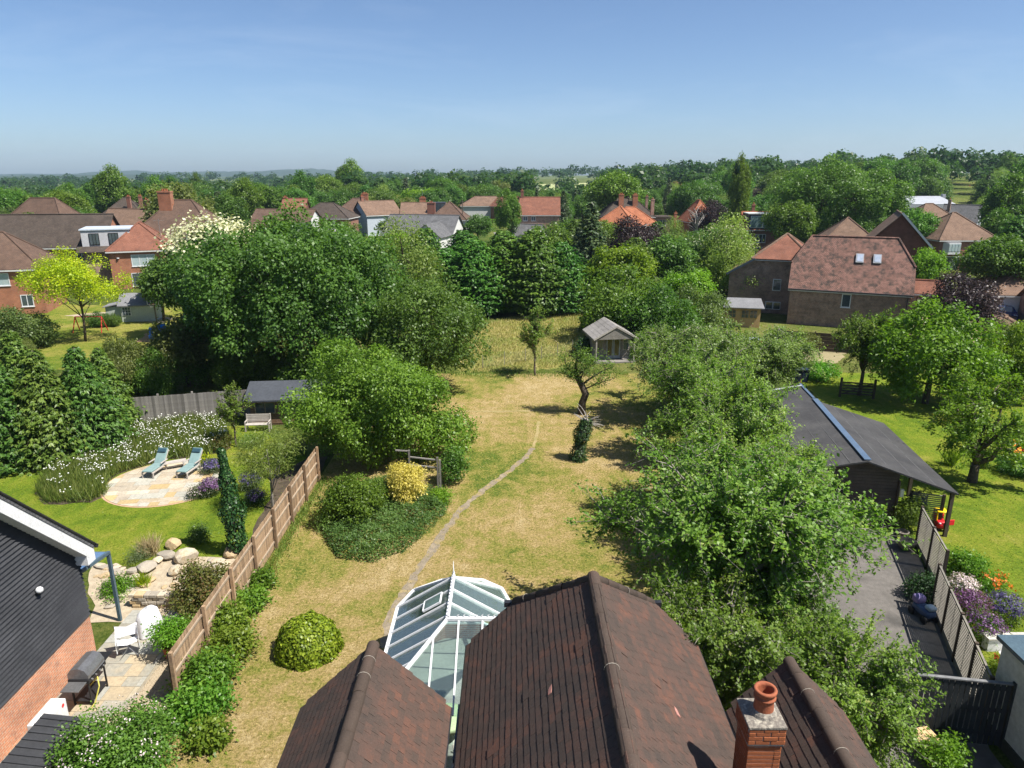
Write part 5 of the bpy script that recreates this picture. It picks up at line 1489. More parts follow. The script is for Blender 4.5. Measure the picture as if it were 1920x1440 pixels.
stand('tall', 'tall_tree', 'tall tree cut by the frame edge on the skyline', 1905, 150, 1.4, 1.5)
mt = stand('tall', 'tall_tree', 'tall thin skyline tree holding a mistletoe ball', 1380, 150, .62, 1.6)
m_ = MB(); bm_ = bmesh.new(); bmesh.ops.create_icosphere(bm_, subdivisions=2, radius=.95)
m_.add([v.co + Vector((-1.6, 0, 9.9)) for v in bm_.verts], [tuple(v.index for v in f.verts) for f in bm_.faces]); bm_.free()
m_.build('mistletoe', LM['ivy'], mt)
stand('tall', 'columnar_tree', 'dark columnar tree beside the small reddish gabled house', 952, 150, .78, 1.02)
stand('bright', 'willow_tree', 'pale yellow green willow behind the tan roofs', 785, 230, 1.9, 1.5)
stand('round', 'round_tree', 'round pale tree in front of the tan hipped house', 895, 158, 1.1, .78)
stand('round', 'round_tree', 'small dark tree in front of the white gabled house', 733, 160, .85, .72)
stand('bright', 'bright_tree', 'small yellow tree beside the tall orange chimney', 158, 150, .6, .85)
stand('oak', 'oak_tree', 'large dark tree behind the long dark roof on the left', 125, 168, 1.2, 1.12)
stand('pale', 'tall_tree', 'tall brownish tree behind the big brown hipped roof', 325, 150, 1.9, 1.45)
stand('spruce', 'spruce_tree', 'dark conifer right of the tall brownish tree', 415, 165, 1.4, .95, cat='conifer')
stand('copper', 'copper_tree', 'small purple tree far left beside the dark roof', 85, 150, 1.0, 1.3)
stand('copper', 'copper_tree', 'purple tree right of the last orange roof', 1330, 160, 1.3, 1.5)
stand('oak', 'oak_tree', 'big tree behind the orange roofs', 1150, 185, 1.5, 1.5)
stand('tall', 'tall_tree', 'tree with a lumpy crown poking above the skyline', 660, 330, 2.0, 1.95)
stand('tall', 'tall_tree', 'dark fir shaped tree alone on the left skyline', 372, 330, 1.0, 1.7)
for (u, y, s_, k_, lb) in ((345, 128, 1.55, 'olive', 'big olive brown tree right of the tall orange chimney'), (430, 140, 1.35, 'round', 'dark round tree above the cream blossom tree'), (470, 108, .72, 'round', 'small dark tree below the long brown roof'), (520, 112, .82, 'round', 'dark tree hiding the walls of the long brown roofed house'), (566, 108, .7, 'oak', 'small oak above the crown of the largest tree'), (612, 118, .84, 'bright', 'fresh tree below the wide hipped roof'), (652, 124, .86, 'round', 'dark tree left of the grey bungalow'), (390, 122, .8, 'oak', 'oak left of the brown hipped bungalow'), (1065, 120, .95, 'round', 'dark tree in front of the brick house by the street'), (1125, 108, .8, 'oak', 'oak below the bright orange roof'), (1262, 118, .9, 'pale', 'pale tree below the bare dead tree'), (1310, 112, .8, 'round', 'round tree below the last orange roof'), (1705, 122, .9, 'oak', 'oak in front of the pale metal building'), (60, 128, .8, 'oak', 'oak behind the long dark roof'), (20, 122, .7, 'round', 'round tree behind the flue pipe house')):
    stand(k_, 'garden_tree', lb, u, y, s_, s_)
# bare dead tree
dt_ = thing('dead_tree', 'bare whitened dead tree between the orange roofs', 'tree', G(1285, 470) + Vector((4, 8, 0)))
dm_ = MB(); rg = np.random.default_rng(3); dm_.tube([(0, 0, 0), (.1, 0, 3), (0, .1, 6)], [.25, .2, .14], 7)
for k in range(22):
    z = rg.uniform(3, 6); a = rg.uniform(0, 6.28); e = np.array([math.cos(a) * 2.4, math.sin(a) * 2.4, z + rg.uniform(1.2, 3.2)])
    dm_.tube(bend((0, 0, z), e, rg, 5, .15), list(np.linspace(.1, .02, 5)), 5)
dm_.build('trunk', DEAD, dt_)

# --- individual trees filling the middle distance, kept clear of houses
kinds = ['oak', 'round', 'tall', 'broad2', 'olive', 'round', 'broad2', 'oak', 'round', 'broad2', 'pale', 'leyland', 'copper', 'spruce']
KL = dict(oak='mid green broad oak', round='dark rounded tree', tall='tall mid green tree', broad2='dark broad tree', olive='olive green tree', pale='pale feathery tree', bright='fresh green tree', leyland='green cypress', copper='copper leaved tree', spruce='grey green spruce')
KH = dict(oak=10.9, round=8.8, tall=12.4, broad2=9.6, olive=9.3, pale=8.8, bright=7.8, leyland=9.2, copper=6.5, spruce=12)
KW = dict(oak=5.8, round=3.9, tall=4, broad2=6.2, olive=4.5, pale=3.5, bright=4.1, leyland=3, copper=3.7, spruce=2.6)
KN = dict(oak='oak_tree', round='rounded_tree', tall='tall_tree', broad2='broad_tree', olive='olive_green_tree', pale='feathery_tree', bright='fresh_green_tree', leyland='cypress_tree', copper='copper_tree', spruce='spruce_tree')
BELT = {}
rnt = random.Random(21); placed = []; tries = 0
while len(placed) < 330 and tries < 40000:
    tries += 1
    y = 84 + (rnt.random() ** .8) * 210
    x = rnt.uniform(-.80, .80) * y
    k = rnt.choice(kinds); s = rnt.uniform(.75, 1.35) * (1 + .15 * smooth(120, 260, y))
    if k in ('copper',) and rnt.random() < .6: continue
    if k in ('leyland', 'spruce'): s *= .9
    w = KW[k] * s; h = KH[k] * s
    if any((x - a) ** 2 + (y - b) ** 2 < (.62 * (w + c)) ** 2 for a, b, c in placed): continue
    if any((x - q[5]) ** 2 + (y - q[6]) ** 2 < (q[7] + w * .7) ** 2 for q in HOUSES): continue
    u0, vt = project((x - w * .9, y, terr(x, y) + h * .95)); u1, _ = project((x + w * .9, y, terr(x, y)))
    if u1 < -40 or u0 > 1960: continue
    bad = any(q[4] > y - 3 and u1 > q[0] + 4 and u0 < q[1] - 4 and vt < q[3] - 3 for q in HOUSES)
    if bad: continue
    if y < 140 and vt < 372 and x < 30: continue
    if 975 < (u0 + u1) / 2 < 1125 and vt < 352 and y > 150: continue
    placed.append((x, y, w)); 
    dist = 'among the houses' if y < 150 else 'in the far tree belt'
    bt_ = put(KN[k], '', 'tree' if k not in ('leyland', 'spruce') else 'conifer', PR[k], (x, y, terr(x, y) - .2), s, rnt.uniform(0, 6.28), f'{KL[k]}s {dist}', s * rnt.uniform(.85, 1.15))
    BELT.setdefault((k, dist), []).append((u0 + u1, bt_))
ORD = ('first second third fourth fifth sixth seventh eighth ninth tenth eleventh twelfth thirteenth fourteenth fifteenth sixteenth seventeenth eighteenth nineteenth twentieth').split() + [f'{n}th' if n % 10 not in (1, 2, 3) else f'{n}' + {1: 'st', 2: 'nd', 3: 'rd'}[n % 10] for n in range(21, 61)]
for (k, dist), lst in BELT.items():
    lst.sort(key=lambda t: t[0]); n_ = len(lst)
    for i, (_, o) in enumerate(lst):
        j = n_ - 1 - i
        o['label'] = f'only {KL[k]} {dist}' if n_ == 1 else f'{ORD[i]} {KL[k]} from the left {dist}' if i <= j and i < 60 else f'{ORD[j]} {KL[k]} from the right {dist}' if j < 60 else f'{KL[k]} near the middle {dist}'

# --- the far wood: too many to count, one mass
rgw = np.random.default_rng(77)
protos = []
for i in range(10):
    C, Rr, d = lumps_of(rgw, 1, 1, .8, (0, 0, 1.05), 16, (.26, .4), -.4, .7)
    n = 215 if i < 5 else 100; li = rgw.integers(0, len(C), n); dd = sph(rgw, n, -.5); P = C[li] + dd * Rr[li][:, None]
    protos.append((P, unit(dd * .6 + np.array([0, 0, .6]) + rgw.normal(0, .4, (n, 3))), unit(rgw.normal(0, 1, (n, 3)) + np.array([0, 0, -.3]))))
WP, WN, WD, WL, WR = [], [], [], [], []
cnt = 0
while cnt < 2580:
    y = 285 * (1 + 4.6 * rgw.random() ** 1.35); x = rgw.uniform(-1.15, 1.15) * y
    if cnt < 200: y = rgw.uniform(100, 285); x = rgw.choice([-1, 1]) * rgw.uniform(.84, 1.15) * y     # either side of the view
    if 560 < y < 900 and 1000 < 960 + FPX * x / (y * .96) < 1120: continue
    r = rgw.uniform(4.2, 7.0) * (1 + .5 * smooth(300, 1300, y)); hgt = rgw.uniform(.85, 1.3)
    u_ = 960 + FPX * x / (y * .96)
    P, Nn, D = protos[rgw.integers(0, 5) + (5 if y > 560 else 0)]; a = rgw.uniform(0, 6.28); c, s = math.cos(a), math.sin(a)
    rot = np.array([[c, -s, 0], [s, c, 0], [0, 0, 1]])
    q = (P @ rot.T) * np.array([r, r, r * hgt]); q[:, 2] += terr(x, y) + 1.0
    if 990 < u_ < 1130 and y < 560: q[:, 2] -= 5
    q[:, 0] += x; q[:, 1] += y
    WP.append(q); WN.append(Nn @ rot.T); WD.append(D @ rot.T); WL.append(np.full(len(P), r * (.27 if y < 560 else .36))); tone = rgw.random()
    WR.append(np.clip(tone * .62 + rgw.random(len(P)) * .38, 0, 1)); cnt += 1
L_ = np.concatenate(WL) * rgw.uniform(.7, 1.3, sum(map(len, WL)))
LM['wood'] = leafmat('leaf far wood', [(0, (.017, .040, .012)), (.35, (.030, .066, .016)), (.7, (.052, .092, .022)), (1, (.082, .115, .034))])
tag(link('woodland', leaf_mesh('woodland', np.concatenate(WP), np.concatenate(WN), np.concatenate(WD), L_, L_ * .72, np.concatenate(WR), LM['wood'])), 'dense woodland stretching to the horizon', None, None, 'stuff')

# --- foreground orchard trees on the right
for kind, x, y, sc_, rz_, szz, lb in (
    ('apple', 6.9, 19.2, 1.24, .6, 1.25, 'biggest pale leaved apple tree, overhanging the drive beside the brown tiled roof'),
    ('apple2', 9.3, 24.2, .98, 2.4, 1.05, 'apple tree with bare arching shoots in front of the black shed'),
    ('apple', 9.4, 29.0, .98, 3.6, 1.1, 'apple tree casting shade on the lawn beside the black shed roof'),
    ('apple2', 10.3, 35.5, 1.05, .2, 1.12, 'apple tree in the middle of the belt between the plum and the shed'),
    ('apple2', 7.7, 14.0, .74, 4.4, .84, 'leafy apple tree crowding the narrow wing roof of the house'),
    ('apple2', 5.3, 15.4, .85, 1.1, .95, 'low leafy apple tree behind the chimney between the two tiled roofs'),
    ('apple2', 7.6, 16.7, .62, 5.2, .80, 'apple tree filling the gap between the biggest apple tree and the narrow wing roof'),
    ('apple2', 8.6, 26.4, .85, 1.7, .95, 'apple tree between the biggest apple tree and the black shed')):
    put('apple_tree', lb, 'tree', PR[kind], (x, y, 0), sc_, rz_, 'orchard trees on the right of the lawn', szz)
put('plum_tree', 'wide pale plum tree right of the summerhouse', 'tree', PR['plum'], (11.4, 42.6, 0), 1.22, 0, 'orchard trees on the right of the lawn', 1.2)
put('plum_tree', 'pale plum tree between the wide plum and the timber shed', 'tree', PR['plum'], (16.6, 46.0, 0), 1.0, 2, 'orchard trees on the right of the lawn', 1.0)
place('young', 'young_tree', 'slim upright young tree casting a small shadow on the lawn', 1003, 704, 1.12, 1.12)

# old gnarled tree and ivy stump on the lawn
def gnarled(base, seed, label):
    rg = np.random.default_rng(seed); t = thing('gnarled_apple_tree', label, 'tree', base, 0, None, (1.18, 1.18, .84)); mb = MB()
    tr = [np.array(q) for q in ((0, 0, -.1), (.0, 0, .9), (.18, 0, 1.6), (-.05, .05, 2.3), (-.35, .1, 3.0))]
    mb.tube(tr, [.24, .2, .2, .19, .14], 10)
    P, D, N, rn = [], [], [], []
    def br(a, b, r):
        pts = bend(a, b, rg, 6, .16); mb.tube(pts, list(np.linspace(r, r * .25, 6)), 6); return pts
    ends = [((-.35, .1, 3.0), (-.25, 0, 4.6), .10), ((-.05, .05, 2.3), (1.6, .2, 3.7), .09), ((-.05, .05, 2.3), (-1.5, .1, 3.4), .07), ((-.3, .1, 2.9), (.6, -.3, 4.2), .07), ((-.3, .1, 2.9), (-1.0, .3, 4.3), .06), ((.1, 0, 2.0), (1.7, -.3, 3.0), .06), ((-.2, 0, 2.7), (.2, .6, 4.0), .06)]
    for a, b, r in ends:
        pts = br(a, b, r)
        for k in range(9):
            q0 = pts[rg.integers(2, 6)]; q1 = q0 + rg.normal(0, .4, 3) + np.array([0, 0, .25]); mb.tube([q0, q1], [.015, .004], 4, False)
            if rg.random() < .85:
                n = 60; f = rg.random(n)[:, None]; P.append(q0 * (1 - f) + q1 * f + rg.normal(0, .17, (n, 3))); D.append(rg.normal(0, 1, (n, 3))); N.append(rg.normal(0, .6, (n, 3)) + np.array([0, 0, .8])); rn.append(np.clip(rg.random() * .5 + rg.random(n) * .5, 0, 1))
    P, D, N, rn = map(np.concatenate, (P, D, N, rn))
    mb.build('trunk', BARK, t, True)
    link('crown', leaf_mesh('crown', P, N, D, .12 * rg.uniform(.7, 1.2, len(P)), .075, rn, LM['mid']), t)
gnarled(G(1091, 776), 9, 'old gnarled apple tree with sparse leaves in the middle of the lawn')
iv = thing('ivy_stump', 'leaning dead stump wrapped in dark ivy on the lawn', 'tree stump', G(1084, 862))
mb = MB(); path_ = [np.array(q) for q in ((0, 0, -.1), (.06, 0, .8), (.2, 0, 1.6), (.42, 0, 2.35))]
mb.tube(path_, [.24, .2, .17, .12], 9)
rg = np.random.default_rng(4)
for k in range(9):
    a = rg.uniform(0, 6.28); e = np.array([.4 + math.cos(a) * .7, math.sin(a) * .7, rg.uniform(2.1, 3.1)]); mb.tube(bend((.4, 0, 2.2), e, rg, 5, .2), list(np.linspace(.035, .008, 5)), 5)
for k in range(8):
    a = rg.uniform(-.6, .6); e = np.array([.5 + rg.uniform(.4, .95), a * .6, rg.uniform(1.5, 2.4)]); mb.tube(bend((.35, 0, 2.1), e, rg, 4, .15), [.02, .015, .01, .005], 4)
mb.build('trunk', DEAD, iv)
n = 2600; tt = rg.random(n) * 2.99; j = tt.astype(int); f = (tt - j)[:, None]; pa = np.array(path_)
ax = pa[j] * (1 - f) + pa[j + 1] * f; ang = rg.uniform(0, 6.28, n); rr = rg.uniform(.2, .46, n) * (1.0 + .25 * np.sin(tt * 4))
o_ = np.stack([np.cos(ang), np.sin(ang), rg.normal(0, .2, n)], 1)
link('ivy', leaf_mesh('ivy', ax + o_ * rr[:, None], o_ + np.array([0, 0, .5]) + rg.normal(0, .3, (n, 3)), np.array([0, 0, -1.0]) + rg.normal(0, .5, (n, 3)), .11, .09, rg.random(n), LM['ivy']), iv)

# ------------------------------------------------------------------ left: near house, patio, fence, garden furniture
def single(me_or_mb, name, label, cat, mat=None, loc=None, rz=0, group=None, smooth=False):
    o = me_or_mb.build(name, mat, None, smooth, loc, rz) if isinstance(me_or_mb, MB) else link(name, me_or_mb, None, loc, rz)
    return tag(o, label, cat, group)
M_CLAD = pm('black weatherboard', (.030, .031, .034), (.045, .046, .050), 1.2, .62, .3, 30)
XW = -13.56
nb = thing('neighbour_house', 'modern house with black weatherboard gable over orange brick, at the left frame edge', 'house', (XW - 4, 14, 0))
wb(MB().box(XW - 8, 6, 0, XW, 19.8, 1.47), 'wall', brickmat('brick orange multi', (.56, .215, .105), (.44, .165, .085), (.46, .37, .28), blot=(.24, .13, .10), blot_amt=.7), nb)
ridge_y, vz = 12.9, 3.62
wb(MB().box(XW - 8, 6, 1.47, XW - .06, 19.75, 3.55).plate([(XW - .06, 19.75, 3.55), (XW - .06, ridge_y, 10.3), (XW - .06, 6, 3.55)][::-1], 1.0, (1, 0, 0)), 'upper_wall', M_CLAD, nb)
z, i = 1.44, 0
while z < 9.6:
    yt = 19.82 if z < vz else 19.82 - (z - vz) * 1.0
    if yt - 6 > .3:
        b = MB().add([(XW - .05, 6, z + .15), (XW + .045, 6, z), (XW + .045, yt, z), (XW - .05, yt - (.15 if z > vz else 0), z + .15), (XW - .06, 6, z), (XW - .06, yt, z)],
                     [(1, 2, 3, 0), (4, 5, 2, 1), (2, 5, 3), (4, 1, 0)])
        wb(b, 'board', M_CLAD, nb)
    z += .142
v0, v1 = Vector((0, 20.0, 3.72)), Vector((0, 12.6, 11.12))
dn = Vector((0, -1, 1)).normalized(); up_ = Vector((0, 1, 1)).normalized()
wb(MB().plate([Vector((XW + .42, *(v0 + up_ * .10).yz)), Vector((XW + .42, *(v1 + up_ * .10).yz)), Vector((XW - 9, *(v1 + up_ * .10).yz)), Vector((XW - 9, *(v0 + up_ * .10).yz))], .12, up_), 'roof', RF['grey'], nb)
wb(MB().add([(XW + .40, v0.y, v0.z), (XW + .40, v1.y, v1.z), (XW + .40, v1.y - .22, v1.z - .22), (XW + .40, v0.y - .24, v0.z - .24), (XW + .37, v0.y, v0.z), (XW + .37, v1.y, v1.z), (XW + .37, v1.y - .22, v1.z - .22), (XW + .37, v0.y - .24, v0.z - .24)],
            [(0, 1, 2, 3), (7, 6, 5, 4), (0, 4, 5, 1), (1, 5, 6, 2), (2, 6, 7, 3), (3, 7, 4, 0)]), 'bargeboard', M_WBOARD, nb)
wb(MB().plate([(XW + .36, v0.y - .24, v0.z - .25), (XW + .36, v1.y - .22, v1.z - .23), (XW, v1.y - .22, v1.z - .23), (XW, v0.y - .24, v0.z - .25)], .02), 'soffit', M_WBOARD, nb)
wb(MB().box(XW, 19.62, 3.30, XW + .395, 20.02, 3.70), 'boxed_eave', M_WBOARD, nb)
wb(MB().tube([(XW + .46, 20.12, 3.72), (XW - 9, 20.12, 3.72)], .07, 8).tube([(XW + .44, 20.08, 3.80), (XW + .44, 12.6, 11.25)], .035, 6), 'gutter', M_BLACKP, nb)
lampw = wb(MB().lathe([(.05, 0), (.1, .05), (.1, .12), (.05, .17)], (XW + .12, 17.75, 3.55), 14), 'lamp', M_WHITE, nb, True)
wb(MB().cbox((XW + .05, 17.75, 3.52), .1, .07, .07), 'lamp_bracket', M_BLACKP, nb)
# glass veranda at its far corner
M_ANTH = pm('blue grey metal', (.075, .115, .14), (.06, .095, .12), 2, .4, tint=False)
ver = thing('veranda', 'blue grey metal veranda with glass roof at the corner of the black boarded house', 'veranda', (-15.5, 20.7, 0))
for x in (-13.68, -18.6): wb(MB().box(x - .05, 21.45, 0, x + .05, 21.55, 2.62), 'post', M_ANTH, ver)
for a, b in (((-13.68, 19.9, 2.88), (-13.68, 21.55, 2.66)), ((-13.63, 21.5, 2.64), (-18.7, 21.5, 2.64)), ((-15.3, 19.9, 2.88), (-15.3, 21.55, 2.66)), ((-17, 19.9, 2.88), (-17, 21.55, 2.66))):
    wb(MB().bar(a, b, .09, .10), 'beam', M_ANTH, ver)
for x0, x1 in ((-15.26, -13.73), (-16.95, -15.34), (-18.6, -17.05)):
    wb(MB().plate([(x0, 19.9, 2.9), (x1, 19.9, 2.9), (x1, 21.5, 2.69), (x0, 21.5, 2.69)][::-1], .012, (0, 0, 1)), 'pane', M_GLASSR, ver)

# patio slabs by the house
def slabs(parent, x0, x1, y0, y1, z, th, mats, seed, clip=None, gap=.012, sizes=((.6, .6), (.6, .9), (.6, .45), (.6, .6), (.6, .75)), rz=0.0, c=None):
    rg = random.Random(seed); y = y0; row = 0
    while y < y1 - .1:
        dy = min(.6 if row % 2 else .45, y1 - y); x = x0
        while x < x1 - .05:
            w = min(rg.choice((.45, .6, .75, .9)), x1 - x)
            if w < .15: break
            poly = [Vector((x + gap / 2, y + gap / 2)), Vector((x + w - gap / 2, y + gap / 2)), Vector((x + w - gap / 2, y + dy - gap / 2)), Vector((x + gap / 2, y + dy - gap / 2))]
            if rz: poly = [Vector((c[0] + (p.x - c[0]) * math.cos(rz) - (p.y - c[1]) * math.sin(rz), c[1] + (p.x - c[0]) * math.sin(rz) + (p.y - c[1]) * math.cos(rz))) for p in poly]
            if clip:
                for k in range(len(clip)):
                    a, b = clip[k], clip[(k + 1) % len(clip)]; nrm = Vector((-(b[1] - a[1]), b[0] - a[0]))
                    if poly: poly = clip_poly(poly, nrm, nrm.dot(Vector((a[0], a[1]))))
            if len(poly) > 2:
                MB().prism([(p.x, p.y) for p in poly], z, z + th + rg.uniform(0, .006)).build('slab', rg.choice(mats), parent)
            x += w
        y += dy; row += 1
pt = sheet('patio', [(XW, 15.0), (-11.1, 15.0), (-11.2, 19), (-11.0, 22.3), (XW, 22.3)], .010, M_JOINT)
slabs(pt, XW, -11.3, 15.0, 22.1, .012, .018, [M_STONE2, M_STONE2, pm('patio stone grey', (0.274, 0.274, 0.243), (0.319, 0.304, 0.258), 1.2, .85, .2, 40), pm('patio stone buff', (0.380, 0.304, 0.198), (0.334, 0.281, 0.198), 1.2, .85, .2, 40)], 3)
rg = np.random.default_rng(8)
gp = [(-11.25, 14.5), (-9.95, 14.5), (-9.95, 21.8), (-10.9, 21.8), (-11.2, 19)]
sheet('gravel_strip', gp, .011, M_GRAVEL, .03, 3)
q = scatter(gp, 2200, rg); mb = MB()
for p_ in q:
    r = rg.uniform(.02, .04); a = rg.uniform(0, 3)
    mb.add([(p_[0] + r * math.cos(a + k * 2.09), p_[1] + r * math.sin(a + k * 2.09), .012) for k in range(3)] + [(p_[0], p_[1], .012 + r * .8)], [(0, 1, 3), (1, 2, 3), (2, 0, 3)])
tag(mb.build('gravel', M_GRAVEL), kind='stuff')

# feather-edge fence on the boundary, board by board
M_FENCE = pm('fence board tan', (.27, .165, .092), (.34, .23, .14), 3, .85, .5, 50, c3=(.22, .14, .09), tv=(.62, 1.22))
M_RAIL = pm('fence rail pale', (.36, .29, .21), (.28, .21, .15), 4, .85, .4, 50)
M_FENCEG = pm('fence board grey', (.27, .25, .225), (.20, .185, .165), 3, .9, .5, 50, tv=(.6, 1.25))
def board_fence(label, a, b, h, mat, pw=.105, bay=1.85, rails_side=1, postmat=None, z0=0.05, group=None, rails=True):
    a, b = Vector((*a, 0)), Vector((*b, 0)); L = (b - a).length; d = (b - a).normalized(); nrm = Vector((-d.y, d.x, 0)) * rails_side
    t = thing('boundary_fence', label, 'fence', a, math.atan2(d.y, d.x), group)
    n = int(L / (pw - .012)); s = rails_side
    me = MB().add([(0, 0, 0), (pw, 0, 0), (pw, -.016 * s, 0), (0, -.006 * s, 0), (0, 0, h), (pw, 0, h), (pw, -.016 * s, h), (0, -.006 * s, h)],
                  [(0, 3, 2, 1), (4, 5, 6, 7), (0, 1, 5, 4), (1, 2, 6, 5), (2, 3, 7, 6), (3, 0, 4, 7)]).mesh('board', mat)
    for i in range(n):
        o = link('board', me, t, (i * L / n, RNG.gauss(0, .003), z0 + RNG.gauss(0, .006))); o.rotation_euler = (0, RNG.gauss(0, .006), 0)
    if rails:
        for z in (.35, 1.0, h - .2): MB().box(0, .002 * s, z, L, .045 * s, z + .075).build('rail', M_RAIL if mat == M_FENCE else mat, t)
    k = max(1, round(L / bay))
    for i in range(k + 1): MB().box(i * L / k - .05, .047 * s, 0, i * L / k + .05, .15 * s, h + .14).build('post', postmat or mat, t)
    return t
board_fence('tan close board fence with posts running up the left side of the dry lawn', (FX, 33.2), (FX, 17.3), 1.75, M_FENCE, rails_side=1, bay=2.4)
board_fence('weathered grey close board fence behind the daisy bed', (-23.9, 41.6), (-12.4, 44.6), 1.72, M_FENCEG, rails_side=1)

# heat pump, barbecue, chairs, bin store
hp = thing('heat_pump', 'white heat pump box against the orange brick wall', 'heat pump', (-12.75, 16.15, .03))
MB().bev((0, 0, .42), .42, 1.05, .82, .02).build('casing', M_WBOARD, hp)
MB().tube([(.22, -.15, .42), (.235, -.15, .42)], .3, 20).build('fan_grille', pm('grille grey', (.45, .45, .45), None, 2, .5), hp)
MB().tube([(.212, .36, .72), (.218, .36, .72)], .055, 16).build('emblem', pm('red print', (.6, .05, .05), None, 2, .5), hp)
bb = thing('barbecue', 'grey and black gas barbecue with closed lid beside the heat pump', 'barbecue', (-12.55, 17.75, .03))
M_STEEL = pm('bbq steel', (.20, .20, .205), (.28, .28, .28), 2, .35, metal=.6); M_BBK = pm('bbq black', (.02, .02, .022), None, 2, .45)
lid = MB(); prof = [(-.3, .92), (-.3, 1.08), (-.2, 1.22), (.02, 1.27), (.2, 1.2), (.3, 1.02), (.3, .92)]
for y in (-.42, .42): lid.v += [(x, y, z) for x, z in prof]
lid.f += [(k, k + 1, k + 8, k + 7) for k in range(6)] + [(0, 7, 13, 6), tuple(range(7))[::-1], tuple(range(7, 14))]
lid.build('lid', M_STEEL, bb)
MB().tube([(.34, -.3, 1.0), (.37, -.3, 1.0), (.37, .3, 1.0), (.34, .3, 1.0)], .015, 6).build('handle', M_STEEL, bb)
MB().bev((0, 0, .84), .62, .9, .14, .02).build('firebox', M_BBK, bb)
for s in (-1, 1): MB().bev((0, s * .68, .86), .52, .42, .04, .01).build('side_shelf', M_STEEL if s < 0 else M_BBK, bb)
for s in (-1, 1):
    for t_ in (-1, 1): MB().box(s * .25 - .02, t_ * .4 - .02, 0, s * .25 + .02, t_ * .4 + .02, .8).build('leg', M_BBK, bb)
MB().box(-.27, -.42, .15, .27, .42, .18).build('bottom_shelf', M_BBK, bb)
for k in range(4): MB().tube([(.31, -.3 + k * .2, .84), (.345, -.3 + k * .2, .84)], .03, 10).build('knob', M_STEEL, bb)
MB().tube([(-.05, .0, .3), (.35, -.1, .75), (.45, -.25, .55), (.38, -.45, .15), (.3, -.6, .03)], .018, 6).build('gas_hose', pm('yellow hose', (.55, .50, .10), None, 2, .6), bb)
M_SHEETW = pm('white cloth', (.78, .79, .80), (.70, .71, .73), 2, .8)
fc = thing('folding_chair', 'white fabric folding chair with thin metal legs on the patio', 'chair', (-12.35, 19.55, .03), R(25))
MB().add([(-.28, -.05, .52), (.0, -.02, .44), (.28, -.05, .52), (.3, .25, .54), (0, .28, .46), (-.3, .25, .54)], [(0, 1, 4, 5), (1, 2, 3, 4)]).build('seat', M_SHEETW, fc)
MB().add([(-.3, .24, .62), (0, .30, .60), (.3, .24, .62), (.33, .33, 1.0), (0, .36, .88), (-.33, .33, 1.0)], [(0, 1, 4, 5), (1, 2, 3, 4)]).build('backrest', M_SHEETW, fc)
for a, b in (((-.28, -.1, 0), (.3, .28, .62)), ((.28, -.1, 0), (-.3, .28, .62)), ((-.28, .3, 0), (-.3, -.05, .55)), ((.28, .3, 0), (.3, -.05, .55)), ((-.3, .26, .5), (-.33, .34, 1.02)), ((.3, .26, .5), (.33, .34, 1.02))):
    MB().tube([a, b], .012, 6).build('leg', pm('chair metal', (.4, .4, .4), None, 2, .3, metal=.8), fc)
for s in (-1, 1): MB().add([(s * .31, .3, .98), (s * .33, -.05, .6), (s * .33, -.02, .18), (s * .31, .32, .1)], [(0, 1, 2, 3)]).build('side_cloth', M_SHEETW, fc)
cv = MB(); rg_ = random.Random(5)
for i, (r, z) in enumerate(((.42, .03), (.40, .3), (.36, .6), (.30, .85), (.18, .97), (.02, 1.0))):
    for k in range(24):
        t_ = 2 * PI * k / 24; f_ = 1 + .10 * math.sin(k * 2.1) * (1 - z) + rg_.uniform(-.02, .02)
        cv.v.append((r * 1.05 * f_ * math.cos(t_), r * .8 * f_ * math.sin(t_), z + (.06 * math.cos(t_) if z > .7 else 0)))
for i in range(5):
    for k in range(24): a = i * 24 + k; b = i * 24 + (k + 1) % 24; cv.f.append((a, b, b + 24, a + 24))
cv.f.append(tuple(range(120, 144)))
single(cv, 'covered_chair', 'patio chair hidden under a draped white sheet', 'chair', M_SHEETW, (-12.25, 20.75, .03), .5, smooth=True)
bs = thing('bin_store', 'narrow dark grey ribbed lean-to roof over bins beside the brick wall', 'bin store', (-11.7, 13.6, 0))
MB().box(-.5, -2.4, 0, .42, 1.75, 1.2).build('body', pm('dark grey store', (.05, .052, .055), None, 2, .6), bs)
rr = MB().plate([(-.58, -2.5, 1.42), (.5, -2.5, 1.28), (.5, 1.85, 1.28), (-.58, 1.85, 1.42)], .05).build('roof', pm('ribbed dark roof', (.045, .046, .05), None, 2, .5, spec=.5), bs)
for k in range(18): MB().bar((-.56, -2.4 + k * .24, 1.44), (.48, -2.4 + k * .24, 1.30), .05, .03).build('rib', MATS['ribbed dark roof'], rr)

# rockery
M_RK = [M_ROCK, pm('rock grey buff', (0.350, 0.304, 0.236), (0.289, 0.258, 0.213), 1.5, .9, .9, 9), pm('rock honey', (0.441, 0.319, 0.167), (0.380, 0.289, 0.182), 1.5, .9, .9, 9)]
ROCKS = []
for i in range(6):
    bm_ = bmesh.new(); bmesh.ops.create_icosphere(bm_, subdivisions=2, radius=1.0); rr_ = random.Random(i)
    axs = [Vector((rr_.gauss(0, 1), rr_.gauss(0, 1), rr_.gauss(0, 1))).normalized() for _ in range(7)]
    for v in bm_.verts:
        for a in axs:
            d_ = v.co.dot(a)
            if d_ > .62: v.co -= a * (d_ - .62) * .85
        v.co *= rr_.uniform(.95, 1.05)
    bmesh.ops.scale(bm_, vec=(1.0, rr_.uniform(.65, .9), rr_.uniform(.5, .8)), verts=bm_.verts)
    me = bpy.data.meshes.new('boulder'); bm_.to_mesh(me); bm_.free(); me.materials.append(M_RK[i % 3]); metre_uv(me); ROCKS.append(me)
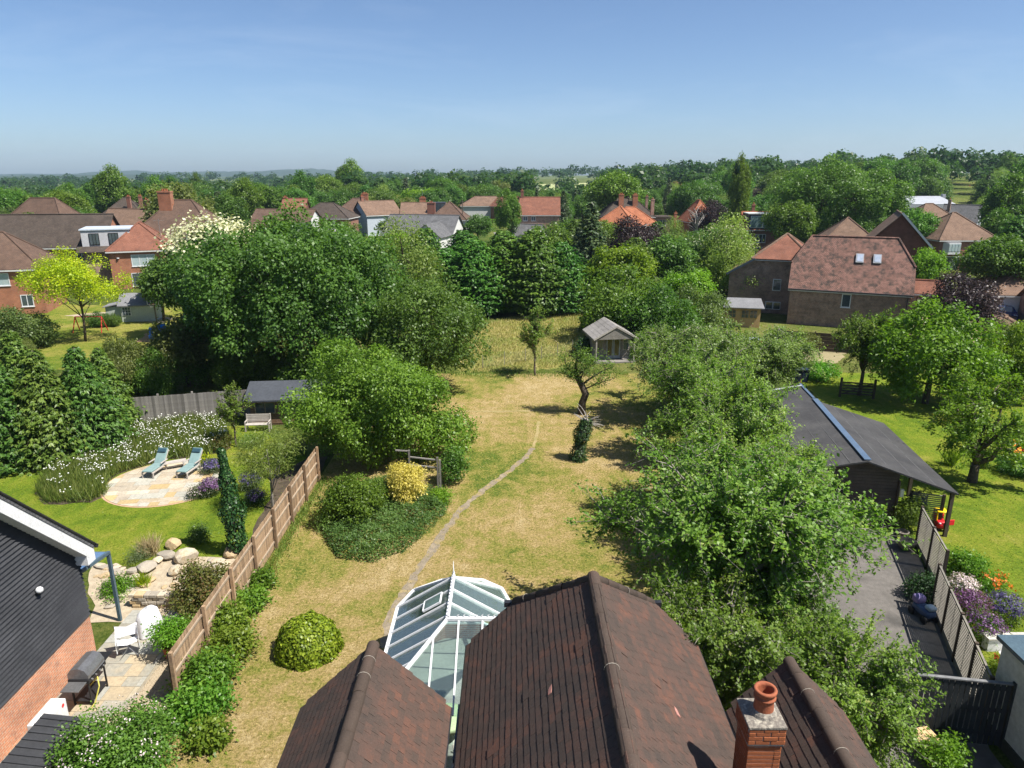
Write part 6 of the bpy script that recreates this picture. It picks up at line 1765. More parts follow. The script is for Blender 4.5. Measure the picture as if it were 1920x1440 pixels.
big = [(350, 1052, .50, 'largest honey boulder of the rockery'), (313, 1048, .42, 'grey rounded boulder left of the largest honey boulder'), (326, 1026, .40, 'upright pale boulder behind the largest honey boulder'), (298, 1055, .30, 'small honey boulder at the lawn edge of the rockery'), (275, 1072, .46, 'pale flat topped boulder at the left of the rockery'), (432, 1042, .40, 'pale boulder below the ivy column'), (330, 1075, .34, 'flat honey boulder below the grey boulder'), (252, 1075, .3, 'grey buff boulder beside the veranda post')]
for k, (u, v, s, lb) in enumerate(big):
    o = link('boulder', ROCKS[k % 6], None, G(u, v) + Vector((0, 0, s * .38)), RNG.uniform(0, 6)); o.scale = (s, s, s * (1.15 if k in (0, 2) else .9)); tag(o, lb, 'boulder', 'rockery boulders')
for k in range(44):
    u, v = RNG.choice([(RNG.uniform(180, 300), RNG.uniform(1078, 1100)), (RNG.uniform(200, 345), RNG.uniform(1098, 1140)), (RNG.uniform(175, 235), RNG.uniform(1060, 1078)), (RNG.uniform(395, 440), RNG.uniform(1050, 1075))])
    where = 'beside the veranda post' if u < 236 and v < 1079 else 'below the ivy column' if u > 390 else 'on the slope above the covered chair' if v > 1098 else 'in a line under the big boulders'
    s = RNG.uniform(.12, .3); o = link('rockery_stone', RNG.choice(ROCKS), None, G(u, v) + Vector((0, 0, s * .2)), RNG.uniform(0, 6)); o.scale = (s * 1.3, s, s * .6)
    tag(o, 'small sandstone rockery stone ' + where, 'rock', 'small rockery stones ' + where)
# dry stone retaining wall, stone by stone
dw = thing('retaining_wall', 'low honey dry stone wall behind the covered patio chair', 'wall', (-12.9, 22.4, 0))
for r_ in range(4):
    x = -.75 - (r_ % 2) * .1
    while x < 1.5:
        w = RNG.uniform(.18, .36); MB().bev((x + w / 2, RNG.gauss(0, .015), .07 + r_ * .135), w - .015, .3, .125, .02).build('stone', RNG.choice(M_RK), dw); x += w
# plants of the rockery and patio
LM['bramble'] = leafmat('leaf bramble', [(0, (.05, .12, .012)), (.5, (.115, .215, .022)), (1, (.22, .32, .04))])
def shrub(nm, label, u, v, rx, h, mat, seed, cat='shrub', ry=None, group=None, dz=0, **k):
    p = G(u, v); return single(shrub_mesh(nm, seed, rx, ry or rx, h, LM[mat], **k), nm, label, cat, None, (p.x, p.y, dz), group=group)
shrub('shrub', 'bushy red tinged shrub beside the tan fence and rockery', 386, 1140, 1.15, 1.75, 'red', 31, clumps=420, per=20, leaf=.10)
pp = thing('potted_shrub', 'light green shrub in a terracotta pot on the gravel', 'potted plant', G(322, 1232))
MB().lathe([(.17, 0), (.24, .4), (.27, .42), (.27, .47), (.23, .47), (.2, .4)], (0, 0, .02), 20).build('pot', M_TERRA, pp, True)
link('crown', shrub_mesh('crown', 33, .55, .55, 1.0, LM['fresh'], clumps=170, per=18, leaf=.08, z0=.42), pp)
shrub('shrub', 'golden green shrub between the potted shrub and the tan fence', 352, 1222, .6, 1.1, 'fresh', 34, clumps=200, per=16, leaf=.08)
shrub('ground_cover_plant', 'bright green low plant inside the rockery', 222, 1112, .75, .4, 'fresh', 35, clumps=200, per=16, leaf=.07, cat='plant')
shrub('shrub', 'small dark shrub on the lawn edge behind the rockery', 378, 1012, .42, .7, 'conifer', 36, clumps=110, per=16, leaf=.08)
shrub('lavender', 'blue grey lavender at the left of the rockery', 262, 1052, .45, .45, 'grey', 37, clumps=110, per=14, leaf=.09, aspect=.2, cat='plant')
rg = np.random.default_rng(12)
def tuft(nm, label, u, v, r, h, mat, n, cat='plant', w=.02, lean=.5, group=None):
    p = G(u, v); a = rg.uniform(0, 6.28, n); rr_ = r * .35 * np.sqrt(rg.random(n)); P = np.stack([rr_ * np.cos(a), rr_ * np.sin(a), np.zeros(n)], 1)
    return single(blades(nm, P, h, w, LM[mat], rg, lean), nm, label, cat, None, p, group=group)
tuft('ornamental_grass', 'straw pink ornamental grass tuft beside the rockery', 281, 1040, .5, .85, 'straw', 700)
tuft('ornamental_grass', 'yellow green spiky plant in the middle of the rockery', 268, 1098, .4, .55, 'lime', 260)
for k, (u, v, s) in enumerate(((372, 1350, .95), (390, 1292, 1.05), (432, 1238, .9), (430, 1190, .95), (470, 1142, .62), (492, 1098, .42), (395, 1398, .55))):
    shrub('bramble', ['widest bramble clump at the foot of the tan fence', 'bramble clump next nearer than the fence middle', 'bramble clump below the middle of the tan fence', 'bramble clump above the middle one along the fence', 'small bramble clump beside a fence post', 'smallest bramble clump at the far end of the row', 'nearest low bramble clump trailing onto the dry lawn'][k], u, v, 1.0 * s, 1.1 * s, 'bramble', 40 + k, 'bramble', .8 * s, 'brambles along the tan fence', clumps=int(250 * s), per=15, leaf=.12, cr=.2, nl=16, k=(.2, .42))
fs_ = single(shrub_mesh('flowering_shrub', 50, 2.0, 1.7, 1.9, LM['mid'], clumps=900, per=18, leaf=.085, nl=26, k=(.2, .42)), 'flowering_shrub', 'large leafy shrub speckled with pale pink flowers at the bottom frame edge', 'shrub', None, (-9.9, 14.6, 0))
blossom(fs_, LM['pinkish'], 55, 1.75, 1.15, .85, .0, .055, (0, -.3, .5), spread=.07, heads=6)
# clipped dome bush
rg = np.random.default_rng(61); n = 8500; d = sph(rg, n, -.05); lump = 1 + .05 * np.sin(d[:, 0] * 7 + 1) * np.sin(d[:, 1] * 6) + .03 * np.sin(d[:, 0] * 15) * np.sin(d[:, 2] * 13 + 2) + .10 * (rg.random(n) < .012) 
P = d * np.array([1.04, 1.0, 1.22]) * (rg.uniform(.90, 1.03, n) * lump)[:, None]; P[:, 2] = np.maximum(P[:, 2], .02)
LM['box'] = leafmat('leaf clipped bush', [(0, (.07, .14, .01)), (.5, (.16, .27, .016)), (1, (.28, .40, .04))], trans=.3, spec=.25, rough=.4)
db = thing('clipped_bush', 'clipped bright green dome bush on the dry lawn', 'bush', G(578, 1222) + Vector((0, .05, 0)))
link('foliage', leaf_mesh('foliage', P, d + rg.normal(0, .4, (n, 3)), rg.normal(0, 1, (n, 3)) + np.array([0, 0, -.8]), .115 * rg.uniform(.6, 1.2, n), .075, rg.random(n), LM['box']), db)
MB().tube([(0, 0, 0), (0, 0, .8)], .08, 6).build('stem', BARK, db)
# shrub bed on our lawn
bedp = [G(600, 985), G(612, 945), G(660, 915), G(730, 905), G(800, 920), G(842, 932), G(835, 965), G(800, 1000), G(760, 1035), G(700, 1056), G(635, 1048), G(612, 1015)]
rg = np.random.default_rng(62); q = scatter(bedp, 24000, rg)
edge_d = np.full(len(q), 9.0)
for k in range(len(bedp)):
    a_, b_ = np.array(bedp[k][:2]), np.array(bedp[(k + 1) % len(bedp)][:2]); ab = b_ - a_
    t_ = np.clip(((q[:, :2] - a_) @ ab) / (ab @ ab), 0, 1); edge_d = np.minimum(edge_d, np.linalg.norm(q[:, :2] - a_ - t_[:, None] * ab, axis=1))
hh = .66 * np.minimum(1, edge_d / .5) ** .5 * (.82 + .22 * np.sin(q[:, 0] * 4 + 1) * np.sin(q[:, 1] * 3.3) + .12 * np.sin(q[:, 0] * 9) * np.sin(q[:, 1] * 8))
q[:, 2] = hh * np.where(rg.random(len(q)) < .75, rg.uniform(.8, 1.06, len(q)), rg.uniform(.2, .9, len(q))); q[:, :2] += rg.normal(0, .05, (len(q), 2))
LM['cover'] = leafmat('leaf ground cover', [(0, (.055, .12, .03)), (.5, (.115, .215, .05)), (1, (.20, .31, .09))])
single(leaf_mesh('ground_cover', q, rg.normal(0, .36, q.shape) + np.array([0, 0, .8]), rg.normal(0, 1, q.shape) + np.array([0, 0, .3]), .12 * rg.uniform(.6, 1.2, len(q)), .055, np.clip(rg.random(len(q)) * .6 + .4 * (np.sin(q[:, 0] * 2) > 0) * rg.random(len(q)), 0, 1), LM['cover']), 'ground_cover', 'spreading low evergreen planting around the golden shrub', 'shrub')
shrub('shrub', 'leafy green shrub in front of the hazel beside the golden shrub', 660, 980, 1.45, 2.45, 'hazel', 63, clumps=620, per=18, leaf=.11, nl=26, k=(.18, .4))
shrub('golden_shrub', 'bright golden yellow shrub in the island bed', 765, 948, 1.1, 2.5, 'yellow', 64, clumps=560, per=16, leaf=.11, nl=26, aspect=.4, ry=.85, k=(.16, .36))
shrub('shrub', 'dark pointed shrub between the green shrub and the golden one', 722, 948, .6, 1.7, 'conifer', 65, clumps=160, per=16, leaf=.1)
shrub('shrub', 'dark evergreen shrub at the lawn edge below the hazel', 852, 905, .75, 2.1, 'mid', 66, clumps=330, per=16, leaf=.1, nl=14)
shrub('shrub', 'small clipped green shrub right of the golden shrub', 826, 945, .5, .75, 'fresh', 67, clumps=200, per=16, leaf=.07)
shrub('shrub', 'low yellow tinged shrub at the left edge of the island bed', 612, 990, .6, .7, 'meadow', 68, clumps=130, per=16, leaf=.1, aspect=.3)
# old timber arch
ar = thing('timber_arch', 'weathered grey timber arch behind the golden shrub', 'arch', G(822, 925), R(6))
for x, y in ((0, 0), (-1.35, .3), (.12, -.35)): MB().box(x - .045, y - .045, 0, x + .045, y + .045, 1.9 if y <= 0 else 2.2).build('post', M_FENCEG, ar)
for z in (1.75, 1.35): MB().bar((-.0, 0, z), (-1.35, .3, z + .1), .05, .06).build('rail', M_FENCEG, ar)
MB().bar((-1.35, .3, 2.15), (-2.0, .35, 2.2), .05, .06).build('rail', M_FENCEG, ar)

# circular patio with loungers
pc = (G(198, 910) + G(428, 902)) / 2; pr = 3.05; pcx, pcy = pc.x, pc.y + .1
circ = [(pcx + pr * math.cos(2 * PI * k / 40), pcy + pr * .94 * math.sin(2 * PI * k / 40)) for k in range(40)]
cp_ = sheet('patio', circ, .014, pm('patio brick edge', (.46, .30, .18), (.40, .27, .17), 3, .9))
circ2 = [(pcx + (pr - .1) * math.cos(2 * PI * k / 40), pcy + (pr - .1) * .94 * math.sin(2 * PI * k / 40)) for k in range(40)]
slabs(cp_, pcx - 3.4, pcx + 3.4, pcy - 3.4, pcy + 3.4, .016, .016, [M_STONE, M_STONE, pm('york stone pale', (0.441, 0.380, 0.274), (0.486, 0.433, 0.334), 1.3, .85, .2, 40), pm('york stone gold', (0.441, 0.319, 0.152), (0.395, 0.304, 0.167), 1.3, .85, .2, 40), pm('york stone grey', (0.350, 0.342, 0.289), (0.380, 0.357, 0.296), 1.3, .85, .2, 40)], 9, circ2, rz=R(8), c=(pcx, pcy))
M_PAD = pm('sage cushion', (.20, .29, .28), (.165, .25, .245), 4, .85); M_PADD = pm('dark teal cushion', (.03, .08, .11), None, 4, .85); M_TEAK = pm('weathered teak', (.46, .42, .38), (.38, .34, .30), 6, .85)
def lounger(foot, head, label):
    d = head - foot; t = thing('sun_lounger', label, 'sun lounger', (foot.x, foot.y, .03), math.atan2(d.y, d.x), 'sun loungers on the round patio')
    for s in (-1, 1): MB().bar((0, s * .29, .31), (1.25, s * .29, .31), .05, .07).build('side_rail', M_TEAK, t)
    for x in (.06, 1.2):
        for s in (-1, 1): MB().box(x - .03, s * .29 - .03, 0, x + .03, s * .29 + .03, .3 if x < .5 else .55).build('leg', M_TEAK, t)
    for k in range(7): MB().box(.1 + k * .16, -.27, .31, .2 + k * .16, .27, .335).build('slat', M_TEAK, t)
    for s in (-1, 1):
        MB().bar((.75, s * .33, .56), (1.35, s * .33, .56), .06, .03).build('armrest', M_TEAK, t)
        MB().bar((1.1, s * .27, .33), (1.66, s * .27, .98), .04, .05).build('back_rail', M_TEAK, t)
    MB().bev((.55, 0, .385), 1.1, .54, .08, .03).build('seat_pad', M_PAD, t)
    MB().bev((1.38, 0, .72), .88, .54, .08, .03, ry=-R(49)).build('back_pad', M_PAD, t)
    MB().bev((1.52, 0, .97), .24, .46, .09, .035, ry=-R(49)).build('head_pillow', M_PADD, t)
lounger(G(277, 899), G(316, 872), 'sage cushioned lounger at the left of the round patio')
lounger(G(341, 899), G(380, 872), 'sage cushioned lounger nearer the lavender on the round patio')
lb_ = thing('low_bench', 'low slatted grey bench between the two loungers', 'bench', G(322, 880) + Vector((0, 0, .03)), R(28))
for k in range(4): MB().box(-.75, -.2 + k * .105, .36, .75, -.11 + k * .105, .39).build('slat', M_TEAK, lb_)
for s in (-1, 1):
    for q_ in (-1, 1): MB().box(s * .6 - .03, q_ * .15 - .03, 0, s * .6 + .03, q_ * .15 + .03, .36).build('leg', M_TEAK, lb_)
MB().box(-.6, -.03, .1, .6, .03, .15).build('stretcher', M_TEAK, lb_)
# daisy meadow bed
mp = [G(70, 925), G(85, 900), G(130, 868), G(190, 838), G(245, 812), G(300, 800), G(360, 790), G(405, 792), G(428, 812), G(430, 840), G(400, 852), G(370, 856), G(320, 862), G(262, 876), G(222, 890), G(200, 905), G(198, 930), G(170, 942), G(120, 945), G(85, 945)]
sheet('flower_bed', mp, .0135, M_SOIL, .1, 31)
rg = np.random.default_rng(71); q = scatter(mp, 26000, rg)
tag(link('meadow_grass', blades('meadow_grass', q, .72, .03, LM['meadow'], rg, .32)), 'tall meadow grass and stems around the round patio', None, None, 'stuff')
q = scatter(mp, 2600, rg); q[:, 2] = rg.uniform(.45, .85, len(q))
cl_ = 1.3 * np.sin(q[:, 0] * 2.7 + 2) * np.sin(q[:, 1] * 2.3) + rg.normal(0, .5, len(q)) - .9 * (q[:, 1] < 33.2); q = q[cl_ > -.05]
P = np.repeat(q, 2, 0); n = len(P); D = rg.normal(0, 1, (n, 3)); Nn = np.array([.15, -.35, .9]) + rg.normal(0, .25, (n, 3)); sz_ = .062 * rg.uniform(.5, 1.4, n)
tag(link('daisies', leaf_mesh('daisies', P, Nn, D, sz_, sz_ * .9, rg.random(n), LM['white'], .02)), 'white ox-eye daisies in the meadow bed', None, None, 'stuff')
# lavender and other border plants
def flowering(nm, label, u, v, rx, h, leafk, petal, seed, nflow=150, size=.07, cat='plant', group=None):
    o = shrub(nm, label, u, v, rx, h, leafk, seed, cat, group=group, clumps=int(150 * rx / .6), per=14, leaf=.10, aspect=.25)
    blossom(o, LM[petal], nflow, rx * .95, h * .52, h * .55, .0, size, (0, -.2, .4), spread=.05, heads=6)
    return o
flowering('lavender', 'violet flowering clump at the right edge of the round patio', 398, 928, .62, .75, 'grey', 'violet', 81, 150)
flowering('lavender', 'blue lavender clump beside the right hand lounger', 400, 885, .6, .6, 'grey', 'lav', 82, 140)
flowering('lavender', 'pale grey lavender clump on the lawn side of the patio', 370, 932, .45, .4, 'grey', 'pinkish', 83, 40)
flowering('lavender', 'purple clump between the ivy column and the wispy tree', 470, 915, .6, .7, 'grey', 'lav', 84, 130)
flowering('salvia', 'dark violet salvia right of the ivy column', 480, 945, .5, .6, 'ivy', 'lav', 85, 90)
shrub('shrub', 'yellow green plant behind the right hand lounger', 383, 872, .42, .5, 'lime', 86, clumps=90, per=14, leaf=.09)
shrub('shrub', 'pinkish flowering shrub at the right end of the daisy bed', 415, 842, .7, .9, 'red', 87, clumps=160, per=14, leaf=.09)
shrub('shrub', 'bright yellow plant in the bed by the conifers', 33, 855, .33, .35, 'lime', 88, clumps=60, per=12, leaf=.09)
shrub('shrub', 'yellow plant at the frame edge under the conifers', 6, 862, .4, .35, 'lime', 89, clumps=60, per=12, leaf=.09)
shrub('shrub', 'loose green shrub on the grass right of the young reddish tree', 470, 835, .9, .6, 'meadow', 90, clumps=160, per=14, leaf=.1, aspect=.3)
# ivy column
ic = thing('ivy_column', 'tall slim column of dark ivy beside the rockery', 'ivy column', G(447, 1038))
MB().tube([(0, 0, 0), (-.05, 0, 2.2), (-.2, .05, 4.3)], [.07, .06, .03], 7).build('post', BARK, ic)
rg = np.random.default_rng(91); n = 4200; t_ = rg.random(n); ang = rg.uniform(0, 6.28, n); r_ = (.16 + .3 * np.sin(np.clip(t_ * 1.1 + .1, 0, 1) * PI) ** .8 * (1 + .3 * np.sin(t_ * 19))) * rg.uniform(.6, 1.05, n)
P = np.stack([-.2 * t_ ** 2 + r_ * np.cos(ang), r_ * np.sin(ang), .1 + t_ * 4.5], 1); o_ = np.stack([np.cos(ang), np.sin(ang), .3 + 0 * ang], 1)
link('ivy', leaf_mesh('ivy', P, o_ + rg.normal(0, .4, (n, 3)), rg.normal(0, .6, (n, 3)) + np.array([0, 0, -1]), .11, .085, rg.random(n), LM['ivy']), ic)

# ------------------------------------------------------------------ cabin, garden sheds, summerhouse
M_LOG = pm('cabin timber', (.20, .12, .075), (.15, .09, .058), 3, .8, .3, 40)
M_FELT = pm('roof felt grey', (.155, .155, .16), (.20, .20, .205), .8, .9, .3, 60)
M_GREYW = pm('weathered grey boards', (.26, .24, .215), (.19, .175, .155), 2.5, .9, .5, 50)
M_GREYR = pm('weathered shingle felt', (.29, .27, .25), (.22, .205, .19), 1.2, .95, .5, 40)
cab = thing('garden_cabin', 'dark timber garden cabin with felt roof under the largest tree', 'cabin', G(462, 800) + Vector((.3, .2, 0)), R(6))
MB().box(0, 0, 0, 4.6, 3.2, 1.75).build('wall', M_LOG, cab)
for z in np.arange(.1, 1.7, .16): MB().box(-.02, -.022, z, 4.62, -.002, z + .14).build('log', M_LOG, cab)
MB().plate([(-.3, -.4, 1.72), (4.9, -.4, 1.72), (4.9, 1.6, 2.4), (-.3, 1.6, 2.4)], .1, (0, 0, 1)).plate([(4.9, 3.6, 1.72), (-.3, 3.6, 1.72), (-.3, 1.6, 2.4), (4.9, 1.6, 2.4)], .1, (0, 0, 1)).build('roof', pm('cabin felt shaded', (.045, .05, .06), (.06, .066, .078), .8, .85), cab)  # roof felt darkened: the shadow on it is put into the colour
for k in range(3):
    w_ = MB().box(.25 + k * 1.45, -.05, .75, 1.5 + k * 1.45, -.024, 1.5).build('window', pm('cabin window frame', (.32, .24, .15), None, 3, .7), cab)
    for j in range(2): MB().box(.33 + k * 1.45 + j * .58, -.065, .82, .85 + k * 1.45 + j * .58, -.048, 1.44).build('pane', M_PANE, w_)
bench = thing('garden_bench', 'weathered slatted garden bench in front of the cabin', 'bench', G(486, 806), R(4))
for k in range(4): MB().box(-.7, -.35 + k * .11, .42, .7, -.26 + k * .11, .45).build('seat_slat', M_TEAK, bench)
for k in range(5): MB().box(-.7, .12, .5 + k * .1, .7, .15, .58 + k * .1).build('back_slat', M_TEAK, bench)
for s in (-1, 1):
    MB().box(s * .7 - .03, -.36, 0, s * .7 + .03, -.30, .62).build('leg', M_TEAK, bench); MB().box(s * .7 - .03, .1, 0, s * .7 + .03, .16, 1.0).build('leg', M_TEAK, bench); MB().box(s * .7 - .03, -.36, .6, s * .7 + .03, .16, .64).build('armrest', M_TEAK, bench)
# summerhouse
sh = thing('summerhouse', 'weathered grey summerhouse with double glass doors at the end of the lawn', 'summerhouse', G(1112, 681) + Vector((.15, 0, 0)), R(8))
W_, D_ = 3.3, 2.6
MB().box(0, .9, 0, W_, D_ + .9, 2.0).build('wall', M_GREYW, sh)
for z in np.arange(0, 1.95, .15): MB().box(-.02, .878, z, W_ + .02, .898, z + .135).build('board', M_GREYW, sh)
rm_, _ = roof_mesh('gaby', W_, D_ + .9, 2.0, 1.05, .22); rs = rm_.build('roof', M_GREYR, sh)
for k in range(6):
    f0, f1 = k / 6, (k + 1) / 6 + .02; hw_ = W_ / 2 + .22
    for s in (0, 1):
        xa = -.22 + hw_ * f0 if s == 0 else W_ + .22 - hw_ * f0; xb = -.22 + hw_ * min(1, f1) if s == 0 else W_ + .22 - hw_ * min(1, f1)
        pl = [(xa, -.24, 2.03 + 1.05 * f0), (xb, -.24, 2.03 + 1.05 * min(1, f1)), (xb, 3.74, 2.03 + 1.05 * min(1, f1)), (xa, 3.74, 2.03 + 1.05 * f0)]
        MB().plate([tuple(Vector(p) + Vector((0, 0, .02 - .008 * 0))) for p in pl], .015, (0, 0, 1)).build('felt_strip', M_GREYR, rs)
for s in (0, 1):
    a = (-.22 if s == 0 else W_ + .22, -.25, 2.0); MB().bar(a, (W_ / 2, -.25, 3.05), .05, .14).build('bargeboard', DEAD, sh)
MB().plate([(.1, -.2, 2.0), (W_ - .1, -.2, 2.0), (W_ / 2, -.2, 2.95)], .03, (0, -1, 0)).build('gable', M_GREYW, sh)
for x in (.05, W_ - .05): MB().box(x - .05, -.15, 0, x + .05, -.05, 2.0).build('post', DEAD, sh)
MB().box(-.05, -.3, 0, W_ + .05, .9, .12).build('deck', M_GREYW, sh)
for k in range(2):
    d_ = MB().box(1.15 + k * .6, .80, .15, 1.72 + k * .6, .872, 1.95).build('door', pm('pale blue grey door', (.34, .36, .36), (.28, .3, .3), 3, .8), sh)
    MB().box(1.25 + k * .6, .785, .4, 1.62 + k * .6, .802, 1.85).build('pane', pm('amber dark glass', (.07, .05, .02), (.12, .09, .04), 1, .1, spec=.7), d_)
for x in (.35, 2.55): 
    w_ = MB().box(x, .83, .8, x + .55, .874, 1.75).build('window', DEAD, sh); MB().box(x + .07, .815, .87, x + .48, .832, 1.68).build('pane', M_PANE, w_)
# wire netting fence beside it
nf = thing('wire_fence', 'low wire netting fence on thin posts at the end of the lawn', 'fence', G(905, 692))
M_WIRE = pm('wire grey green', (.20, .26, .22), None, 3, .6)
fp = [G(905, 692), G(985, 678), G(1045, 668), G(1100, 655)]; o0 = fp[0]
for i in range(3):
    a, b = fp[i] - o0, fp[i + 1] - o0; L = (b - a).length; k = max(2, int(L / 1.4))
    for j in range(k): 
        p_ = a.lerp(b, j / k); MB().tube([p_, p_ + Vector((0, 0, 1.15))], .025, 5).build('post', M_GREYW, nf)
    net = MB()
    for z in np.arange(.05, 1.05, .1): net.bar(a + Vector((0, 0, z)), b + Vector((0, 0, z)), .004, .004)
    for j in range(int(L / .1)): p_ = a.lerp(b, j / (L / .1)); net.bar(p_, p_ + Vector((0, 0, 1.0)), .003, .003)
    net.build('netting', M_WIRE, nf)
# timber shed, fence and bits beside the dark brick house
ts = thing('timber_shed', 'honey timber garden shed with grey felt roof beside the brick wing', 'shed', G(1358, 612) + Vector((0, 0, 0)), R(-12))
M_HONEY = pm('honey timber', (.52, .34, .15), (.44, .29, .13), 3, .75, .3, 40)
MB().box(0, 0, 0, 3.4, 2.6, 2.0).build('wall', M_HONEY, ts)
MB().plate([(-.3, -.4, 2.05), (3.7, -.4, 2.05), (3.5, 1.5, 2.75), (.2, 1.5, 2.75)], .08, (0, 0, 1)).plate([(3.7, 3.0, 2.05), (-.3, 3.0, 2.05), (.2, 1.5, 2.75), (3.5, 1.5, 2.75)], .08, (0, 0, 1)).plate([(3.7, -.4, 2.05), (3.7, 3.0, 2.05), (3.5, 1.5, 2.75)], .08, (0, 0, 1)).plate([(-.3, 3.0, 2.05), (-.3, -.4, 2.05), (.2, 1.5, 2.75)], .08, (0, 0, 1)).build('roof', M_FELT, ts)
for x in (.3, 1.55, 2.35):
    w_ = MB().box(x, -.05, .95, x + .75, -.003, 1.75).build('window', M_HONEY, ts)
    for a in range(2):
        for b in range(2): MB().box(x + .06 + a * .34, -.07, 1.0 + b * .38, x + .35 + a * .34, -.048, 1.33 + b * .38).build('pane', M_PANE, w_)
def panel_fence(label, a, b, h, mat, bay=1.8, nb=5, group=None):
    a, b = Vector((a[0], a[1], 0)), Vector((b[0], b[1], 0)); d = b - a; L = d.length
    t = thing('panel_fence', label, 'fence', a, math.atan2(d.y, d.x), group); k = max(1, round(L / bay))
    for i in range(k):
        for j in range(nb): MB().box(i * L / k + .05, -.012 - (j % 2) * .006, .06 + j * (h - .08) / nb, (i + 1) * L / k - .05, .012, .06 + (j + 1) * (h - .08) / nb - .012).build('board', mat, t)
    for i in range(k + 1): MB().box(i * L / k - .05, -.05, 0, i * L / k + .05, .05, h + .08).build('post', mat, t)
    return t
M_DKF = pm('dark stained fence', (.085, .062, .045), (.06, .045, .034), 2, .9, .3, 40)
panel_fence('dark panel fence along the foot of the dark brick house', G(1440, 652), G(1705, 672), 1.7, M_DKF)
panel_fence('dark fence among the shrubs left of the brick wing', G(1262, 566), G(1380, 572), 1.6, M_DKF)
for (u, v, s, lb) in ((1425, 650, .32, 'upper'), (1432, 660, .36, 'lower')):
    single(MB().lathe([(.6 * s, 0), (s, 1.2 * s), (1.08 * s, 1.25 * s), (1.08 * s, 1.4 * s), (.9 * s, 1.4 * s), (.8 * s, 1.0 * s)], (0, 0, 0), 18), 'terracotta_pot', f'{lb} round terracotta pot beside the compost bin', 'pot', M_TERRA, G(u, v), smooth=True)
cbn = thing('compost_bin', 'grey slatted compost bin with pale lid below the timber shed', 'compost bin', G(1408, 655))
for k in range(5): MB().box(-.6, -.5, .05 + k * .18, .6, .5, .2 + k * .18).build('slat', M_GREYW, cbn)
MB().box(-.65, -.55, .97, .65, .55, 1.02).build('lid', pm('blue white sheet', (.5, .56, .62), None, 2, .7), cbn)
for (u, v, m, lb, h) in ((1492, 716, (.02, .03, .05), 'dark blue wheelie bin behind the black shed roof', 1.0), (1506, 716, (.02, .035, .07), 'navy wheelie bin nearest the hedge', 1.0), (1499, 717, (.42, .22, .12), 'tan wooden post between the two wheelie bins', .95)):
    bn = thing('wheelie_bin' if 'bin' in lb[:20] or 'navy' in lb else 'timber_post', lb, 'bin' if 'wheelie bin' in lb[:24] else 'post', G(u, v))
    mt_ = pm('bin ' + lb[:9], m, None, 2, .5)
    if 'post' in lb: MB().box(-.12, -.12, 0, .12, .12, h).build('shaft', mt_, bn); MB().box(-.14, -.14, h, .14, .14, h + .05).build('cap', mt_, bn)
    else:
        MB().add([(-.22, -.26, .06), (.22, -.26, .06), (.22, .24, .06), (-.22, .24, .06), (-.28, -.34, .95), (.28, -.34, .95), (.28, .34, .95), (-.28, .34, .95)], [(0, 3, 2, 1), (4, 5, 6, 7), (0, 1, 5, 4), (1, 2, 6, 5), (2, 3, 7, 6), (3, 0, 4, 7)]).build('body', mt_, bn)
        MB().bev((0, 0, 1.0), .6, .74, .08, .02).build('lid', mt_, bn)
        for s in (-1, 1): MB().tube([(s * .24, .3, .1), (s * .29, .3, .1)], .1, 12).build('wheel', M_BLACKP, bn)
shrub('hedge_shrub', 'leafy hedge shrub beside the yellow grass behind the field gate', 1535, 712, 1.5, 1.35, 'fresh', 101, 'shrub', clumps=380, per=14, leaf=.13)
shrub('hedge_shrub', 'darker hedge shrub beside the wheelie bins', 1495, 705, 1.1, 1.2, 'mid', 102, 'shrub', clumps=280, per=14, leaf=.13)
shrub('shrub', 'olive round shrub in front of the dark panel fence', 1500, 668, 1.55, 2.3, 'olive', 103, 'shrub', clumps=420, per=14, leaf=.14)
shrub('shrub', 'olive shrub left of the round one by the compost bin', 1462, 660, 1.1, 2.0, 'olive', 104, 'shrub', clumps=300, per=14, leaf=.14)
shrub('shrub', 'dark shrub between the fruit tree and the emerald maple', 1690, 672, 1.6, 2.0, 'ivy', 105, 'shrub', clumps=360, per=14, leaf=.14)
shrub('shrub', 'pale grey shrub behind the black shed roof', 1425, 715, 1.4, 1.2, 'grey', 106, 'shrub', clumps=280, per=14, leaf=.12)
shrub('shrub', 'dark shrub hugging the side of the summerhouse', 1095, 668, .9, 2.0, 'ivy', 107, 'shrub', clumps=280, per=14, leaf=.13)
shrub('shrub', 'tall leafy shrub right of the summerhouse', 1205, 672, 1.2, 2.4, 'mid', 108, 'shrub', clumps=320, per=14, leaf=.13)
shrub('rusty_shrub', 'rust orange narrow shrub against the tall hedge', 1076, 586, .5, 2.1, 'orange', 109, 'shrub', clumps=110, per=14, leaf=.14)
shrub('shrub', 'low bank of mixed shrubs in front of the tall hedge', 1120, 620, 2.2, 1.8, 'mid', 110, 'shrub', clumps=420, per=14, leaf=.15)
hgm = MB().box(-7, -.8, 0, 7, .8, 2.6)
rg = np.random.default_rng(111)
def hedge(label, a, b, w, h, mat, n):
    a, b = Vector((a.x, a.y, 0)), Vector((b.x, b.y, 0)); d = b - a; L = d.length
    P = np.stack([rg.uniform(0, L, n), rg.uniform(-w / 2, w / 2, n), rg.uniform(0, h, n)], 1); f = rg.integers(0, 3, n)
    P[f == 0, 2] = h; P[f == 1, 1] = -w / 2; P[f == 2, 1] = np.where(rg.random((f == 2).sum()) < .5, w / 2, P[f == 2, 1])
    Nn = np.where((f == 0)[:, None], [0, 0, 1.0], [0, -1.0, .2]); P += rg.normal(0, .07, (n, 3))
    return single(leaf_mesh('hedge', P, Nn + rg.normal(0, .4, (n, 3)), rg.normal(0, 1, (n, 3)), .3, .2, rg.random(n), LM[mat]), 'hedge', label, 'hedge', None, a, math.atan2(d.y, d.x))
